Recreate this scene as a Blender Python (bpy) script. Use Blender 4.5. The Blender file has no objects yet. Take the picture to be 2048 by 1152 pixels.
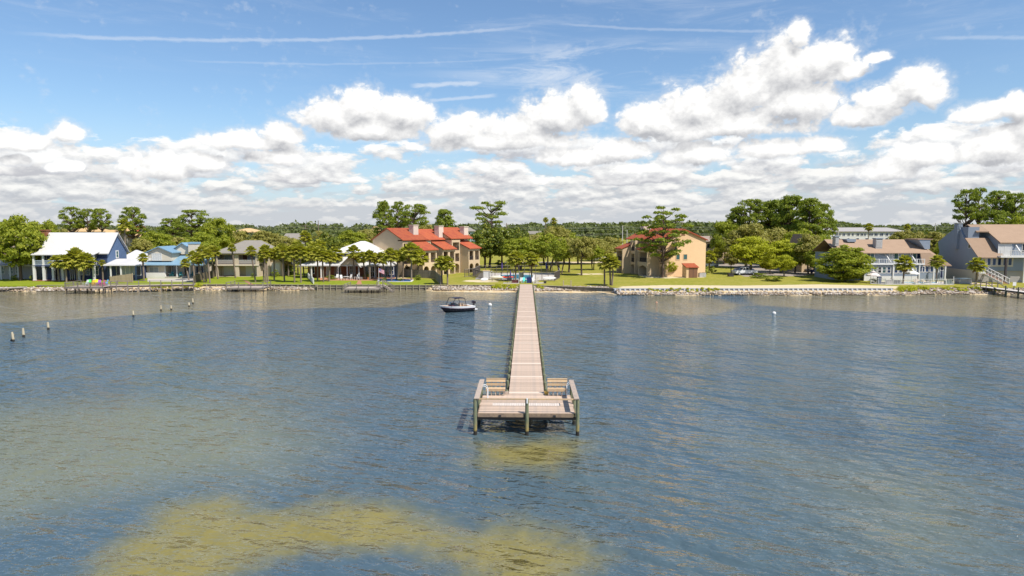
import bpy, bmesh, math, random
import numpy as np
from mathutils import Vector, Matrix, Quaternion

SC = bpy.context.scene
COL = SC.collection
RAD = math.radians

# ------------------------------------------------------------------ camera
CAM_H = 12.0
F = 2048 * 24.0 / 36.0
PITCH = math.atan((576 - 455) / F)
cam_data = bpy.data.cameras.new('camera')
cam_data.lens = 24.0
cam_data.sensor_width = 36.0
cam_data.clip_start = 0.5
cam_data.clip_end = 20000.0
cam = bpy.data.objects.new('camera', cam_data)
cam.location = (0, 0, CAM_H)
cam.rotation_euler = (RAD(90) - PITCH, 0, 0)
COL.objects.link(cam)
SC.camera = cam

# ------------------------------------------------------------------ light
SUN_EL = RAD(55)
SUN_AZ = RAD(-42)            # from +X (east of the picture) towards the camera side
SUNV = Vector((math.cos(SUN_EL) * math.cos(SUN_AZ), math.cos(SUN_EL) * math.sin(SUN_AZ), math.sin(SUN_EL)))
sl = bpy.data.lights.new('sun', 'SUN')
sl.energy = 4.8
sl.angle = RAD(0.5)
sl.color = (1.0, 0.955, 0.89)
sun = bpy.data.objects.new('sun', sl)
sun.rotation_euler = SUNV.to_track_quat('Z', 'Y').to_euler()
sun.location = (60, -40, 120)
COL.objects.link(sun)

SC.view_settings.view_transform = 'Standard'
SC.view_settings.look = 'None'
SC.view_settings.gamma = 1.0
SC.view_settings.use_curve_mapping = False
SC.view_settings.exposure = 0.32

# measuring helpers: the photograph's pixels -> metres in the place
CP, SP = math.cos(PITCH), math.sin(PITCH)
def ZW(py, D):
    t = (576 - py) / F
    return CAM_H + D * (t * CP - SP) / (CP + t * SP)
def DG(py, z=1.0):
    t = (576 - py) / F
    return (z - CAM_H) * (CP + t * SP) / (t * CP - SP)
def XW(px, D, z=1.0):
    return (px - 1024) / F * (D * CP - (z - CAM_H) * SP)
def GP(px, py, z=1.0):
    D = DG(py, z)
    return (XW(px, D, z), D, z)
def DIRUV(px, py):
    d = Vector(((px - 1024) / F, CP - SP * (576 - py) / F * -1 * -1, 0))
    # camera axes: forward (0,CP,-SP), up (0,SP,CP)
    a, b = (px - 1024) / F, (576 - py) / F
    v = Vector((a, CP + b * SP, -SP + b * CP))
    return math.atan2(v.x, v.y), v.z / math.hypot(v.x, v.y)

# ------------------------------------------------------------------ node helper
class NG:
    def __init__(s, nt):
        s.nt = nt
    def node(s, t, **kw):
        n = s.nt.nodes.new(t)
        for k, v in kw.items():
            setattr(n, k, v)
        return n
    def put(s, sock, v):
        if v is None:
            return
        if hasattr(v, 'is_output') or hasattr(v, 'links'):
            s.nt.links.new(v, sock)
        else:
            sock.default_value = v
    def m(s, op, a, b=None, c=None, clamp=False):
        n = s.node('ShaderNodeMath', operation=op, use_clamp=clamp)
        s.put(n.inputs[0], a); s.put(n.inputs[1], b)
        if c is not None: s.put(n.inputs[2], c)
        return n.outputs[0]
    def v(s, op, a, b=None, c=None):
        n = s.node('ShaderNodeVectorMath', operation=op)
        s.put(n.inputs[0], a)
        if b is not None: s.put(n.inputs[1], b)
        if c is not None: s.put(n.inputs[2], c)
        return n.outputs['Value'] if op in ('LENGTH', 'DOT_PRODUCT') else n.outputs[0]
    def xyz(s, x, y, z=0.0):
        n = s.node('ShaderNodeCombineXYZ')
        s.put(n.inputs[0], x); s.put(n.inputs[1], y); s.put(n.inputs[2], z)
        return n.outputs[0]
    def sep(s, v):
        n = s.node('ShaderNodeSeparateXYZ'); s.put(n.inputs[0], v)
        return n.outputs
    def noise(s, vec, scale, detail=4, rough=0.55, dist=0.0, col=False):
        n = s.node('ShaderNodeTexNoise')
        s.put(n.inputs['Vector'], vec)
        n.inputs['Scale'].default_value = scale
        n.inputs['Detail'].default_value = detail
        n.inputs['Roughness'].default_value = rough
        n.inputs['Distortion'].default_value = dist
        return n.outputs['Color'] if col else n.outputs[0]
    def ss(s, x, a, b, lo=0.0, hi=1.0, smooth=True):
        n = s.node('ShaderNodeMapRange')
        n.interpolation_type = 'SMOOTHSTEP' if smooth else 'LINEAR'
        n.clamp = True
        s.put(n.inputs['Value'], x)
        for k, q in zip(('From Min', 'From Max', 'To Min', 'To Max'), (a, b, lo, hi)):
            s.put(n.inputs[k], q)
        return n.outputs[0]
    def mix(s, f, a, b, mode='MIX'):
        n = s.node('ShaderNodeMix', data_type='RGBA', blend_type=mode)
        s.put(n.inputs[0], f)
        s.put(n.inputs[6], a if hasattr(a, 'links') else (*a, 1) if len(a) == 3 else a)
        s.put(n.inputs[7], b if hasattr(b, 'links') else (*b, 1) if len(b) == 3 else b)
        return n.outputs[2]

# ------------------------------------------------------------------ sky
world = bpy.data.worlds.new('World')
SC.world = world
world.use_nodes = True
world.cycles.sampling_method = 'NONE'
wnt = world.node_tree
wnt.nodes.clear()
g = NG(wnt)
SKY_STRENGTH = 0.1
sky = g.node('ShaderNodeTexSky', sky_type='NISHITA')
sky.sun_disc = False
sky.sun_elevation = SUN_EL
sky.sun_rotation = math.atan2(SUNV.x, SUNV.y)
sky.altitude = 0.0
sky.air_density = 1.0
sky.dust_density = 0.6
sky.ozone_density = 1.6
tc = g.node('ShaderNodeTexCoord').outputs['Generated']
sx, sy, sz = g.sep(tc)
hor = g.m('SQRT', g.m('ADD', g.m('MULTIPLY', sx, sx), g.m('MULTIPLY', sy, sy)))
uu = g.m('ARCTAN2', sx, sy)
vv = g.m('DIVIDE', sz, g.m('MAXIMUM', hor, 0.02))
UV = g.xyz(uu, vv, 0.0)
# direction on a cylinder, so that the noise has no seam behind the camera
CYL = g.xyz(g.m('DIVIDE', sx, g.m('MAXIMUM', hor, 0.02)), g.m('DIVIDE', sy, g.m('MAXIMUM', hor, 0.02)), vv)

BIG = [  # cumulus heaps: centre and half sizes measured in the photograph
    (35, 287, 52, 26), (75, 282, 30, 20), (136, 268, 47, 24), (30, 322, 32, 16), (118, 335, 36, 17),
    (672, 240, 74, 42), (725, 222, 62, 44), (800, 232, 64, 38), (750, 262, 105, 32),
    (470, 285, 66, 24), (565, 272, 48, 24), (520, 290, 70, 18),
    (315, 340, 68, 44), (410, 330, 46, 26), (545, 315, 72, 22),
    (925, 262, 72, 36), (1030, 262, 80, 38), (1110, 235, 68, 52), (1170, 222, 44, 50), (1010, 285, 160, 26),
    (1310, 245, 80, 44), (1400, 222, 84, 54), (1490, 185, 88, 68), (1570, 150, 84, 70), (1640, 130, 74, 52),
    (1602, 78, 24, 36), (1672, 108, 30, 26), (1712, 142, 38, 26), (1758, 118, 30, 14), (1450, 258, 190, 32), (1600, 215, 90, 50),
    (1830, 178, 56, 46), (1770, 200, 62, 40), (1720, 230, 80, 30), (1866, 195, 38, 36),
    (1960, 232, 52, 26), (2040, 218, 50, 30), (1995, 300, 90, 46), (1850, 312, 80, 30), (2080, 260, 60, 40),
    (1395, 308, 68, 32), (1240, 305, 66, 28), (1150, 320, 90, 26), (1560, 300, 90, 24), (1770, 345, 66, 28), (1640, 290, 60, 22),
    (-60, 300, 60, 30), (-160, 250, 90, 50), (2200, 200, 120, 70),
]
def cloud_field(P):
    """Signed heap field (1 at the middle of a heap, 0 at its edge)."""
    best = None
    for cx, cy, rx, ry in BIG:
        u0, v0 = DIRUV(cx, cy)
        ku = abs(DIRUV(cx + rx, cy)[0] - u0); kv = abs(DIRUV(cx, cy - ry)[1] - v0)
        a = g.v('MULTIPLY_ADD', P, (1 / ku, 1 / kv, 0), (-u0 / ku, -v0 / kv, 0))
        b = g.v('MAXIMUM', a, g.v('MULTIPLY', a, (-1, -1.55, 0)))
        l = g.v('LENGTH', b)
        best = l if best is None else g.m('MINIMUM', best, l)
    return g.m('SUBTRACT', 1.0, best)
def shifted(dv):
    return g.v('ADD', UV, (0.35 * dv, dv, 0)), g.v('ADD', CYL, (0.35 * dv, 0, dv))
def heap_dens(dv):
    P, C = shifted(dv)
    Cs = g.v('MULTIPLY', C, (1, 1, 1.25))
    warp = g.v('MULTIPLY_ADD', g.noise(Cs, 11, 3, 0.5, col=True), (0.036, 0.022, 0), (-0.018, -0.011, 0))
    E = g.m('MAXIMUM', cloud_field(g.v('ADD', P, warp)), -0.6)
    n1 = g.noise(Cs, 24, 8, 0.6, 0.25)
    puff = g.m('ABSOLUTE', g.m('MULTIPLY_ADD', g.noise(Cs, 46, 4, 0.55, 0.1), 2.0, -1.0))
    h = g.m('MULTIPLY_ADD', g.m('SUBTRACT', n1, 0.5), 1.55, g.m('MULTIPLY_ADD', E, 1.05, 0.10))
    return g.m('MULTIPLY_ADD', puff, 0.75, g.m('SUBTRACT', h, 0.10))
def rank_dens(dv, scale, zs, v0, v1, v2, v3, bias, nsc, seed):
    """one rank of smaller cumulus: rounded heaps from a cell pattern, present between v0 and v3"""
    P, C = shifted(dv)
    vz = g.sep(C)[2]
    Cq = g.v('ADD', g.v('MULTIPLY', C, (1, 1, zs)), (seed, seed * 0.37, seed * 0.61))
    wq = g.v('MULTIPLY_ADD', g.noise(Cq, scale * 1.5, 2, 0.5, col=True), (0.9 / scale,) * 3, (-0.45 / scale,) * 3)
    vo = g.node('ShaderNodeTexVoronoi', voronoi_dimensions='3D', feature='F1')
    vo.inputs['Scale'].default_value = scale; vo.inputs['Randomness'].default_value = 1.0
    g.put(vo.inputs['Vector'], g.v('ADD', Cq, wq))
    E = g.m('MULTIPLY_ADD', vo.outputs['Distance'], -1.7, 1.0)
    n = g.noise(Cq, nsc, 7, 0.62, 0.2)
    big = g.noise(Cq, scale * 0.35, 2, 0.5)
    d = g.m('MULTIPLY_ADD', g.m('SUBTRACT', n, 0.5), 2.1, g.m('ADD', E, bias))
    d = g.m('ADD', d, g.m('MULTIPLY', g.m('SUBTRACT', big, 0.5), 2.2))
    win = g.m('MULTIPLY', g.ss(vz, v0, v1), g.ss(vz, v3, v2))
    return g.m('ADD', d, g.m('MULTIPLY', g.m('SUBTRACT', win, 1.0), 2.0))
def shade(a, b, k, base):
    return g.m('MULTIPLY_ADD', g.m('SUBTRACT', a, b), k, base, clamp=True)
zen = sky.outputs[0]
# keep the blue of the photograph: a little deeper than the raw sky high up
blue = g.mix(1.0, zen, (0.93, 1.07, 1.19), 'MULTIPLY')
# high thin cirrus and contrails
def streak(x0, y0, x1, y1, wpx, op, nsc=1.0):
    u0, v0 = DIRUV(x0, y0); u1, v1 = DIRUV(x1, y1)
    sl_ = (v1 - v0) / (u1 - u0)
    wob = g.m('MULTIPLY', g.m('SUBTRACT', g.noise(g.xyz(uu, 0.0, 0.0), 9, 2), 0.5), 0.005)
    d = g.m('ABSOLUTE', g.m('ADD', wob, g.m('SUBTRACT', vv, g.m('MULTIPLY_ADD', uu, sl_, v0 - sl_ * u0))))
    n = g.noise(g.v('MULTIPLY', UV, (1, 3, 1)), 60 * nsc, 5, 0.6)
    w = wpx / F
    core = g.ss(g.m('ADD', d, g.m('MULTIPLY', g.m('SUBTRACT', n, 0.5), w * 1.6)), w, w * 0.1)
    f = (u1 - u0) * 0.16
    win = g.m('MULTIPLY', g.ss(uu, u0, u0 + f), g.ss(uu, u1, u1 - f))
    return g.m('MULTIPLY', g.m('MULTIPLY', core, win), op)
cir = streak(-20, 64, 1120, 46, 5, 0.34)
cir = g.m('MAXIMUM', cir, streak(1080, 44, 1600, 62, 4, 0.22))
cir = g.m('MAXIMUM', cir, streak(320, 119, 1100, 113, 3, 0.15))
cir = g.m('MAXIMUM', cir, streak(815, 172, 975, 164, 7, 0.5))
cir = g.m('MAXIMUM', cir, streak(850, 202, 1000, 190, 5, 0.4))
cir = g.m('MAXIMUM', cir, streak(1840, 76, 2300, 66, 5, 0.25))
cn = g.noise(g.v('MULTIPLY', g.v('ADD', CYL, g.v('MULTIPLY', CYL, (0, 0, 0.0))), (1, 1, 6.5)), 5.5, 7, 0.68, 0.6)
u0, v0 = DIRUV(1200, 140)
pe = g.v('LENGTH', g.v('MULTIPLY_ADD', UV, (1 / 0.27, 1 / 0.05, 0), (-u0 / 0.27, -v0 / 0.05, 0)))
cir = g.m('MAXIMUM', cir, g.m('MULTIPLY', g.m('MULTIPLY', g.ss(pe, 1.1, 0.2), g.ss(cn, 0.42, 0.66)), 0.6))
veil = g.m('MULTIPLY', g.ss(cn, 0.46, 0.8), g.ss(vv, 0.16, 0.3, 0.0, 0.22))
cir = g.m('MAXIMUM', cir, veil)
W = 0.81 / SKY_STRENGTH
def tone(lit, dark, white):
    return g.mix(lit, tuple(c * W for c in dark), tuple(c * W for c in white))
sky_c = g.mix(cir, blue, tuple(c * W for c in (0.86, 0.9, 0.96)))
# pale air near the horizon
sky_c = g.mix(g.ss(vv, 0.17, 0.0, 0.0, 0.62), sky_c, tuple(c * W for c in (0.56, 0.68, 0.84)))
# a broken grey sheet far off, then ranks of cumulus nearer and higher, then the great heaps
sheet_n = g.noise(g.v('MULTIPLY', CYL, (1, 1, 5.0)), 7, 6, 0.6, 0.3)
sky_c = g.mix(g.m('MULTIPLY', g.ss(g.m('SUBTRACT', sheet_n, g.ss(vv, 0.02, 0.13, 0.30, 0.72, smooth=False)), 0.0, 0.16), 0.85), sky_c, tuple(c * W for c in (0.58, 0.60, 0.64)))
for (dv, sc, zs, v0, v1, v2, v3, bias, nsc, seed, dark, white, op) in (
        (0.004, 24, 3.0, -0.05, 0.0, 0.030, 0.055, 0.22, 50, 1.7, (0.57, 0.59, 0.63), (0.88, 0.87, 0.85), 0.85),
        (0.0065, 14.5, 2.6, 0.018, 0.034, 0.068, 0.095, 0.20, 36, 4.2, (0.54, 0.56, 0.60), (1.0, 0.99, 0.96), 0.95),
        (0.010, 10.0, 2.2, 0.048, 0.068, 0.112, 0.165, 0.21, 28, 9.1, (0.55, 0.56, 0.60), (1.08, 1.07, 1.04), 0.97)):
    e0 = rank_dens(0.0, sc, zs, v0, v1, v2, v3, bias, nsc, seed); e1 = rank_dens(dv, sc, zs, v0, v1, v2, v3, bias, nsc, seed)
    sky_c = g.mix(g.m('MULTIPLY', g.ss(e0, -0.05, 0.34), op), sky_c, tone(shade(e0, e1, 1.0, 0.50), dark, white))
h0 = heap_dens(0.0); h1 = heap_dens(0.017)
l1 = shade(h0, h1, 0.80, 0.62)
sky_c = g.mix(g.m('MULTIPLY', g.ss(h0, -0.42, 0.12), 0.38), sky_c, tuple(c * W for c in (0.78, 0.82, 0.88)))
sky_c = g.mix(g.ss(h0, -0.06, 0.30), sky_c, tone(l1, (0.50, 0.51, 0.54), (1.08, 1.07, 1.05)))
# low air over everything right at the horizon
sky_c = g.mix(g.ss(vv, 0.06, 0.0, 0.0, 0.42), sky_c, tuple(c * W for c in (0.62, 0.65, 0.69)))
bg = g.node('ShaderNodeBackground')
bg.inputs['Strength'].default_value = SKY_STRENGTH
g.put(bg.inputs['Color'], sky_c)
wo = g.node('ShaderNodeOutputWorld')
wnt.links.new(bg.outputs[0], wo.inputs['Surface'])

SC.cycles.sample_clamp_direct = 6.0
SC.cycles.sample_clamp_indirect = 6.0
SC.cycles.max_bounces = 6
SC.cycles.diffuse_bounces = 2
SC.cycles.glossy_bounces = 3
SC.cycles.transmission_bounces = 3
SC.cycles.transparent_max_bounces = 6
SC.cycles.caustics_reflective = False
SC.cycles.caustics_refractive = False

# ------------------------------------------------------------------ object helpers
def tag(o, label=None, cat=None, group=None, kind=None):
    if label: o['label'] = label
    if cat: o['category'] = cat
    if group: o['group'] = group
    if kind: o['kind'] = kind
    return o
def empty(name, loc, rz=0.0, label=None, cat=None, group=None, scale=None):
    o = bpy.data.objects.new(name, None)
    COL.objects.link(o)
    o.empty_display_size = 0.3
    o.location = loc
    o.rotation_euler = (0, 0, rz)
    if scale: o.scale = scale
    return tag(o, label, cat, group)
def link(name, me, parent=None, loc=None, rot=None, scale=None):
    o = bpy.data.objects.new(name, me)
    COL.objects.link(o)
    if parent is not None: o.parent = parent
    if loc is not None: o.location = loc
    if rot is not None: o.rotation_euler = rot
    if scale is not None: o.scale = scale
    return o
class MB:
    """Collects solids, then becomes ONE mesh."""
    def __init__(s):
        s.v = []; s.f = []; s.smooth = False
    def quad(s, *pts):
        n = len(s.v); s.v += [tuple(p) for p in pts]; s.f.append(tuple(range(n, n + len(pts))))
        return s
    def box(s, x0, x1, y0, y1, z0, z1):
        n = len(s.v)
        s.v += [(x0, y0, z0), (x1, y0, z0), (x1, y1, z0), (x0, y1, z0), (x0, y0, z1), (x1, y0, z1), (x1, y1, z1), (x0, y1, z1)]
        for q in ((0, 3, 2, 1), (4, 5, 6, 7), (0, 1, 5, 4), (1, 2, 6, 5), (2, 3, 7, 6), (3, 0, 4, 7)):
            s.f.append(tuple(n + i for i in q))
        return s
    def prism(s, poly, axis, a, b):
        """poly: 2-D outline; axis x: (y,z) swept in x, y: (x,z) swept in y, z: (x,y) swept in z"""
        n = len(s.v); k = len(poly)
        for t in (a, b):
            for p, q in poly:
                s.v.append((t, p, q) if axis == 'x' else (p, t, q) if axis == 'y' else (p, q, t))
        s.f.append(tuple(range(n, n + k))[::-1]); s.f.append(tuple(range(n + k, n + 2 * k)))
        for i in range(k):
            j = (i + 1) % k
            s.f.append((n + i, n + j, n + k + j, n + k + i))
        return s
    def tube(s, pts, radii, seg=8, cap=True):
        pts = [Vector(p) for p in pts]
        if not hasattr(radii, '__len__'): radii = [radii] * len(pts)
        n = len(s.v)
        for i, p in enumerate(pts):
            t = (pts[min(i + 1, len(pts) - 1)] - pts[max(i - 1, 0)])
            t = t.normalized() if t.length > 1e-9 else Vector((0, 0, 1))
            a = t.orthogonal().normalized() if abs(t.z) < 0.95 else t.cross(Vector((0, 1, 0))).normalized()
            b = t.cross(a)
            for k in range(seg):
                w = 2 * math.pi * k / seg
                s.v.append(tuple(p + (a * math.cos(w) + b * math.sin(w)) * radii[i]))
        for i in range(len(pts) - 1):
            for k in range(seg):
                k2 = (k + 1) % seg
                s.f.append((n + i * seg + k, n + i * seg + k2, n + (i + 1) * seg + k2, n + (i + 1) * seg + k))
        if cap:
            s.f.append(tuple(n + k for k in range(seg))[::-1])
            s.f.append(tuple(n + (len(pts) - 1) * seg + k for k in range(seg)))
        return s
    def bar(s, p0, p1, w, h=None):
        """square bar between two points"""
        p0, p1 = Vector(p0), Vector(p1); h = h or w
        t = (p1 - p0).normalized()
        up = Vector((0, 0, 1)) if abs(t.z) < 0.95 else Vector((0, 1, 0))
        a = t.cross(up).normalized() * w / 2; b = a.cross(t).normalized() * h / 2
        n = len(s.v)
        for p in (p0, p1):
            s.v += [tuple(p - a - b), tuple(p + a - b), tuple(p + a + b), tuple(p - a + b)]
        for q in ((0, 3, 2, 1), (4, 5, 6, 7), (0, 1, 5, 4), (1, 2, 6, 5), (2, 3, 7, 6), (3, 0, 4, 7)):
            s.f.append(tuple(n + i for i in q))
        return s
    def mesh(s, name, m):
        me = bpy.data.meshes.new(name)
        me.from_pydata(s.v, [], s.f)
        bm = bmesh.new(); bm.from_mesh(me)
        bmesh.ops.recalc_face_normals(bm, faces=bm.faces)
        bm.to_mesh(me); bm.free()
        if m is not None: me.materials.append(m)
        if s.smooth:
            me.polygons.foreach_set('use_smooth', [True] * len(me.polygons))
        return me
    def build(s, name, m, parent=None, loc=None, rot=None):
        return link(name, s.mesh(name, m), parent, loc, rot)

# ------------------------------------------------------------------ materials
def mat(name, col, rough=0.8, var=0.18, scale=2.0, bump=0.0, bscale=25.0, pattern=None, spec=0.3, metal=0.0, col2=None):
    """Procedural surface: colour broken up by two noises, fine relief, optional ribs (pattern = axis, period in m, depth)."""
    m = bpy.data.materials.new(name); m.use_nodes = True
    nt = m.node_tree; nt.nodes.clear(); q = NG(nt)
    P = q.node('ShaderNodeTexCoord').outputs['Object']
    oi = q.node('ShaderNodeObjectInfo').outputs['Random']
    n1 = q.noise(P, scale, 5, 0.6); n2 = q.noise(P, scale * 9, 3, 0.6)
    f = q.m('MULTIPLY_ADD', q.m('ADD', q.m('MULTIPLY', n1, 0.65), q.m('MULTIPLY', n2, 0.35)), var * 2.6, 1 - var * 1.3)
    f = q.m('MULTIPLY', f, q.ss(oi, 0, 1, 1 - var * 0.6, 1 + var * 0.6, smooth=False))
    c = col if col2 is None else q.mix(q.ss(n1, 0.42, 0.62), col, col2)
    cc = q.node('ShaderNodeVectorMath', operation='SCALE')
    if hasattr(c, 'links'): nt.links.new(c, cc.inputs[0])
    else: cc.inputs[0].default_value = c
    nt.links.new(f, cc.inputs['Scale'])
    b = q.node('ShaderNodeBsdfPrincipled')
    nt.links.new(cc.outputs[0], b.inputs['Base Color'])
    b.inputs['Roughness'].default_value = rough
    b.inputs['Specular IOR Level'].default_value = spec
    b.inputs['Metallic'].default_value = metal
    hgt = None
    if bump: hgt = q.m('MULTIPLY', q.noise(P, bscale, 3, 0.6), bump)
    if pattern:
        ax, per, dep = pattern
        co = q.sep(P)['XYZ'.index(ax.upper())]
        saw = q.m('FRACT', q.m('DIVIDE', co, per))
        if len(pattern) == 3: h2 = q.m('MULTIPLY', saw, dep)
        hgt = h2 if hgt is None else q.m('ADD', hgt, h2)
    if hgt is not None:
        bp = q.node('ShaderNodeBump'); bp.inputs['Strength'].default_value = 0.8
        bp.inputs['Distance'].default_value = 1.0
        nt.links.new(hgt, bp.inputs['Height']); nt.links.new(bp.outputs[0], b.inputs['Normal'])
    o = q.node('ShaderNodeOutputMaterial')
    nt.links.new(b.outputs[0], o.inputs['Surface'])
    return m
def leaf_mat(name, c1, c2, c3, trans=0.25, rough=0.6):
    """Foliage: every leaf its own tone between three greens, light passing through."""
    m = bpy.data.materials.new(name); m.use_nodes = True
    nt = m.node_tree; nt.nodes.clear(); q = NG(nt)
    ge = q.node('ShaderNodeNewGeometry')
    r = ge.outputs['Random Per Island']
    oi = q.node('ShaderNodeObjectInfo').outputs['Random']
    n = q.noise(q.node('ShaderNodeTexCoord').outputs['Object'], 4.0, 3, 0.6)
    t = q.m('ADD', q.m('MULTIPLY', r, 0.55), q.m('MULTIPLY', n, 0.6))
    c = q.mix(q.ss(t, 0.15, 0.6), c1, c2)
    c = q.mix(q.ss(t, 0.6, 0.98), c, c3)
    c = q.mix(q.ss(oi, 0, 1, 0.0, 0.35, smooth=False), c, c2)
    d = q.node('ShaderNodeBsdfPrincipled')
    nt.links.new(c, d.inputs['Base Color']); d.inputs['Roughness'].default_value = rough
    d.inputs['Specular IOR Level'].default_value = 0.25
    tr = q.node('ShaderNodeBsdfTranslucent')
    nt.links.new(q.mix(1.0, c, (1.1, 1.2, 0.5), 'MULTIPLY'), tr.inputs['Color'])
    mx = q.node('ShaderNodeMixShader'); mx.inputs[0].default_value = trans
    nt.links.new(d.outputs[0], mx.inputs[1]); nt.links.new(tr.outputs[0], mx.inputs[2])
    o = q.node('ShaderNodeOutputMaterial'); nt.links.new(mx.outputs[0], o.inputs['Surface'])
    return m
# ================================================================== the setting
def interp(px, tab):
    xs = [a for a, _ in tab]; ys = [b for _, b in tab]
    return float(np.interp(px, xs, ys))
# shoreline: waterline and the top edge of the land, measured along the shore
W_TAB = [(-900, 583), (0, 583), (130, 582), (300, 582), (440, 580.5), (520, 580), (622, 580.5), (640, 579), (846, 579), (866, 583), (1030, 584.5),
         (1215, 585.5), (1232, 590), (1800, 590), (1850, 588.5), (2048, 588.5), (2900, 588.5)]
E_TAB = [(-900, 571.0), (0, 571.0), (170, 571.0), (230, 569.3), (490, 568.8), (628, 569.2), (636, 570.6), (850, 570.6), (868, 570.2), (1222, 571.0), (1230, 577), (1790, 576.5), (1830, 574.5), (2900, 574.5)]
_pxs = np.arange(-900, 2901, 4.0)
SHORE_X = []; SHORE_E = []; SHORE_W = []
for p in _pxs:
    x, d, _ = GP(p, interp(p, E_TAB), 0.95)
    SHORE_X.append(x); SHORE_E.append(d)
_wx = []
for p in _pxs:
    x, d, _ = GP(p, interp(p, W_TAB), 0.0)
    _wx.append(x); SHORE_W.append(d)
def edgeY(x): return float(np.interp(x, SHORE_X, SHORE_E))
def waterY(x): return float(np.interp(x, _wx, SHORE_W))

def poly_field(X, Y, polys, soft):
    """soft inside-ness (0..1) of points in world polygons"""
    out = np.zeros(X.shape)
    for poly, amp in polys:
        P = np.array(poly); n = len(P)
        inside = np.zeros(X.shape, bool); dist = np.full(X.shape, 1e9)
        for i in range(n):
            x0, y0 = P[i]; x1, y1 = P[(i + 1) % n]
            cond = ((y0 > Y) != (y1 > Y)) & (X < (x1 - x0) * (Y - y0) / (y1 - y0 + 1e-12) + x0)
            inside ^= cond
            dx, dy = x1 - x0, y1 - y0
            t = np.clip(((X - x0) * dx + (Y - y0) * dy) / (dx * dx + dy * dy + 1e-12), 0, 1)
            dist = np.minimum(dist, np.hypot(X - x0 - t * dx, Y - y0 - t * dy))
        sd = np.where(inside, dist, -dist)
        s = soft(Y) if callable(soft) else soft
        w = np.clip(0.5 + sd / (2 * s), 0, 1)
        out = np.maximum(out, w * amp)
    return out
def pxpoly(pts, z): return [GP(a, b, z)[:2] for a, b in pts]
def grid_mesh(name, xs, ys, zfun, m, attrs):
    nx, ny = len(xs), len(ys)
    X, Y = np.meshgrid(np.array(xs), np.array(ys))
    if callable(zfun):
        X, Y, Z = zfun(X, Y)
    else:
        Z = np.full(X.shape, float(zfun))
    co = np.stack([X, Y, Z], -1).reshape(-1, 3)
    idx = np.arange(nx * ny).reshape(ny, nx)
    q = np.stack([idx[:-1, :-1], idx[:-1, 1:], idx[1:, 1:], idx[1:, :-1]], -1).reshape(-1, 4)
    me = bpy.data.meshes.new(name)
    me.from_pydata(co.tolist(), [], q.tolist())
    for k, fn in attrs.items():
        at = me.attributes.new(k, 'FLOAT', 'POINT')
        at.data.foreach_set('value', fn(X, Y).reshape(-1).astype(np.float32))
    me.materials.append(m)
    return me

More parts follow.
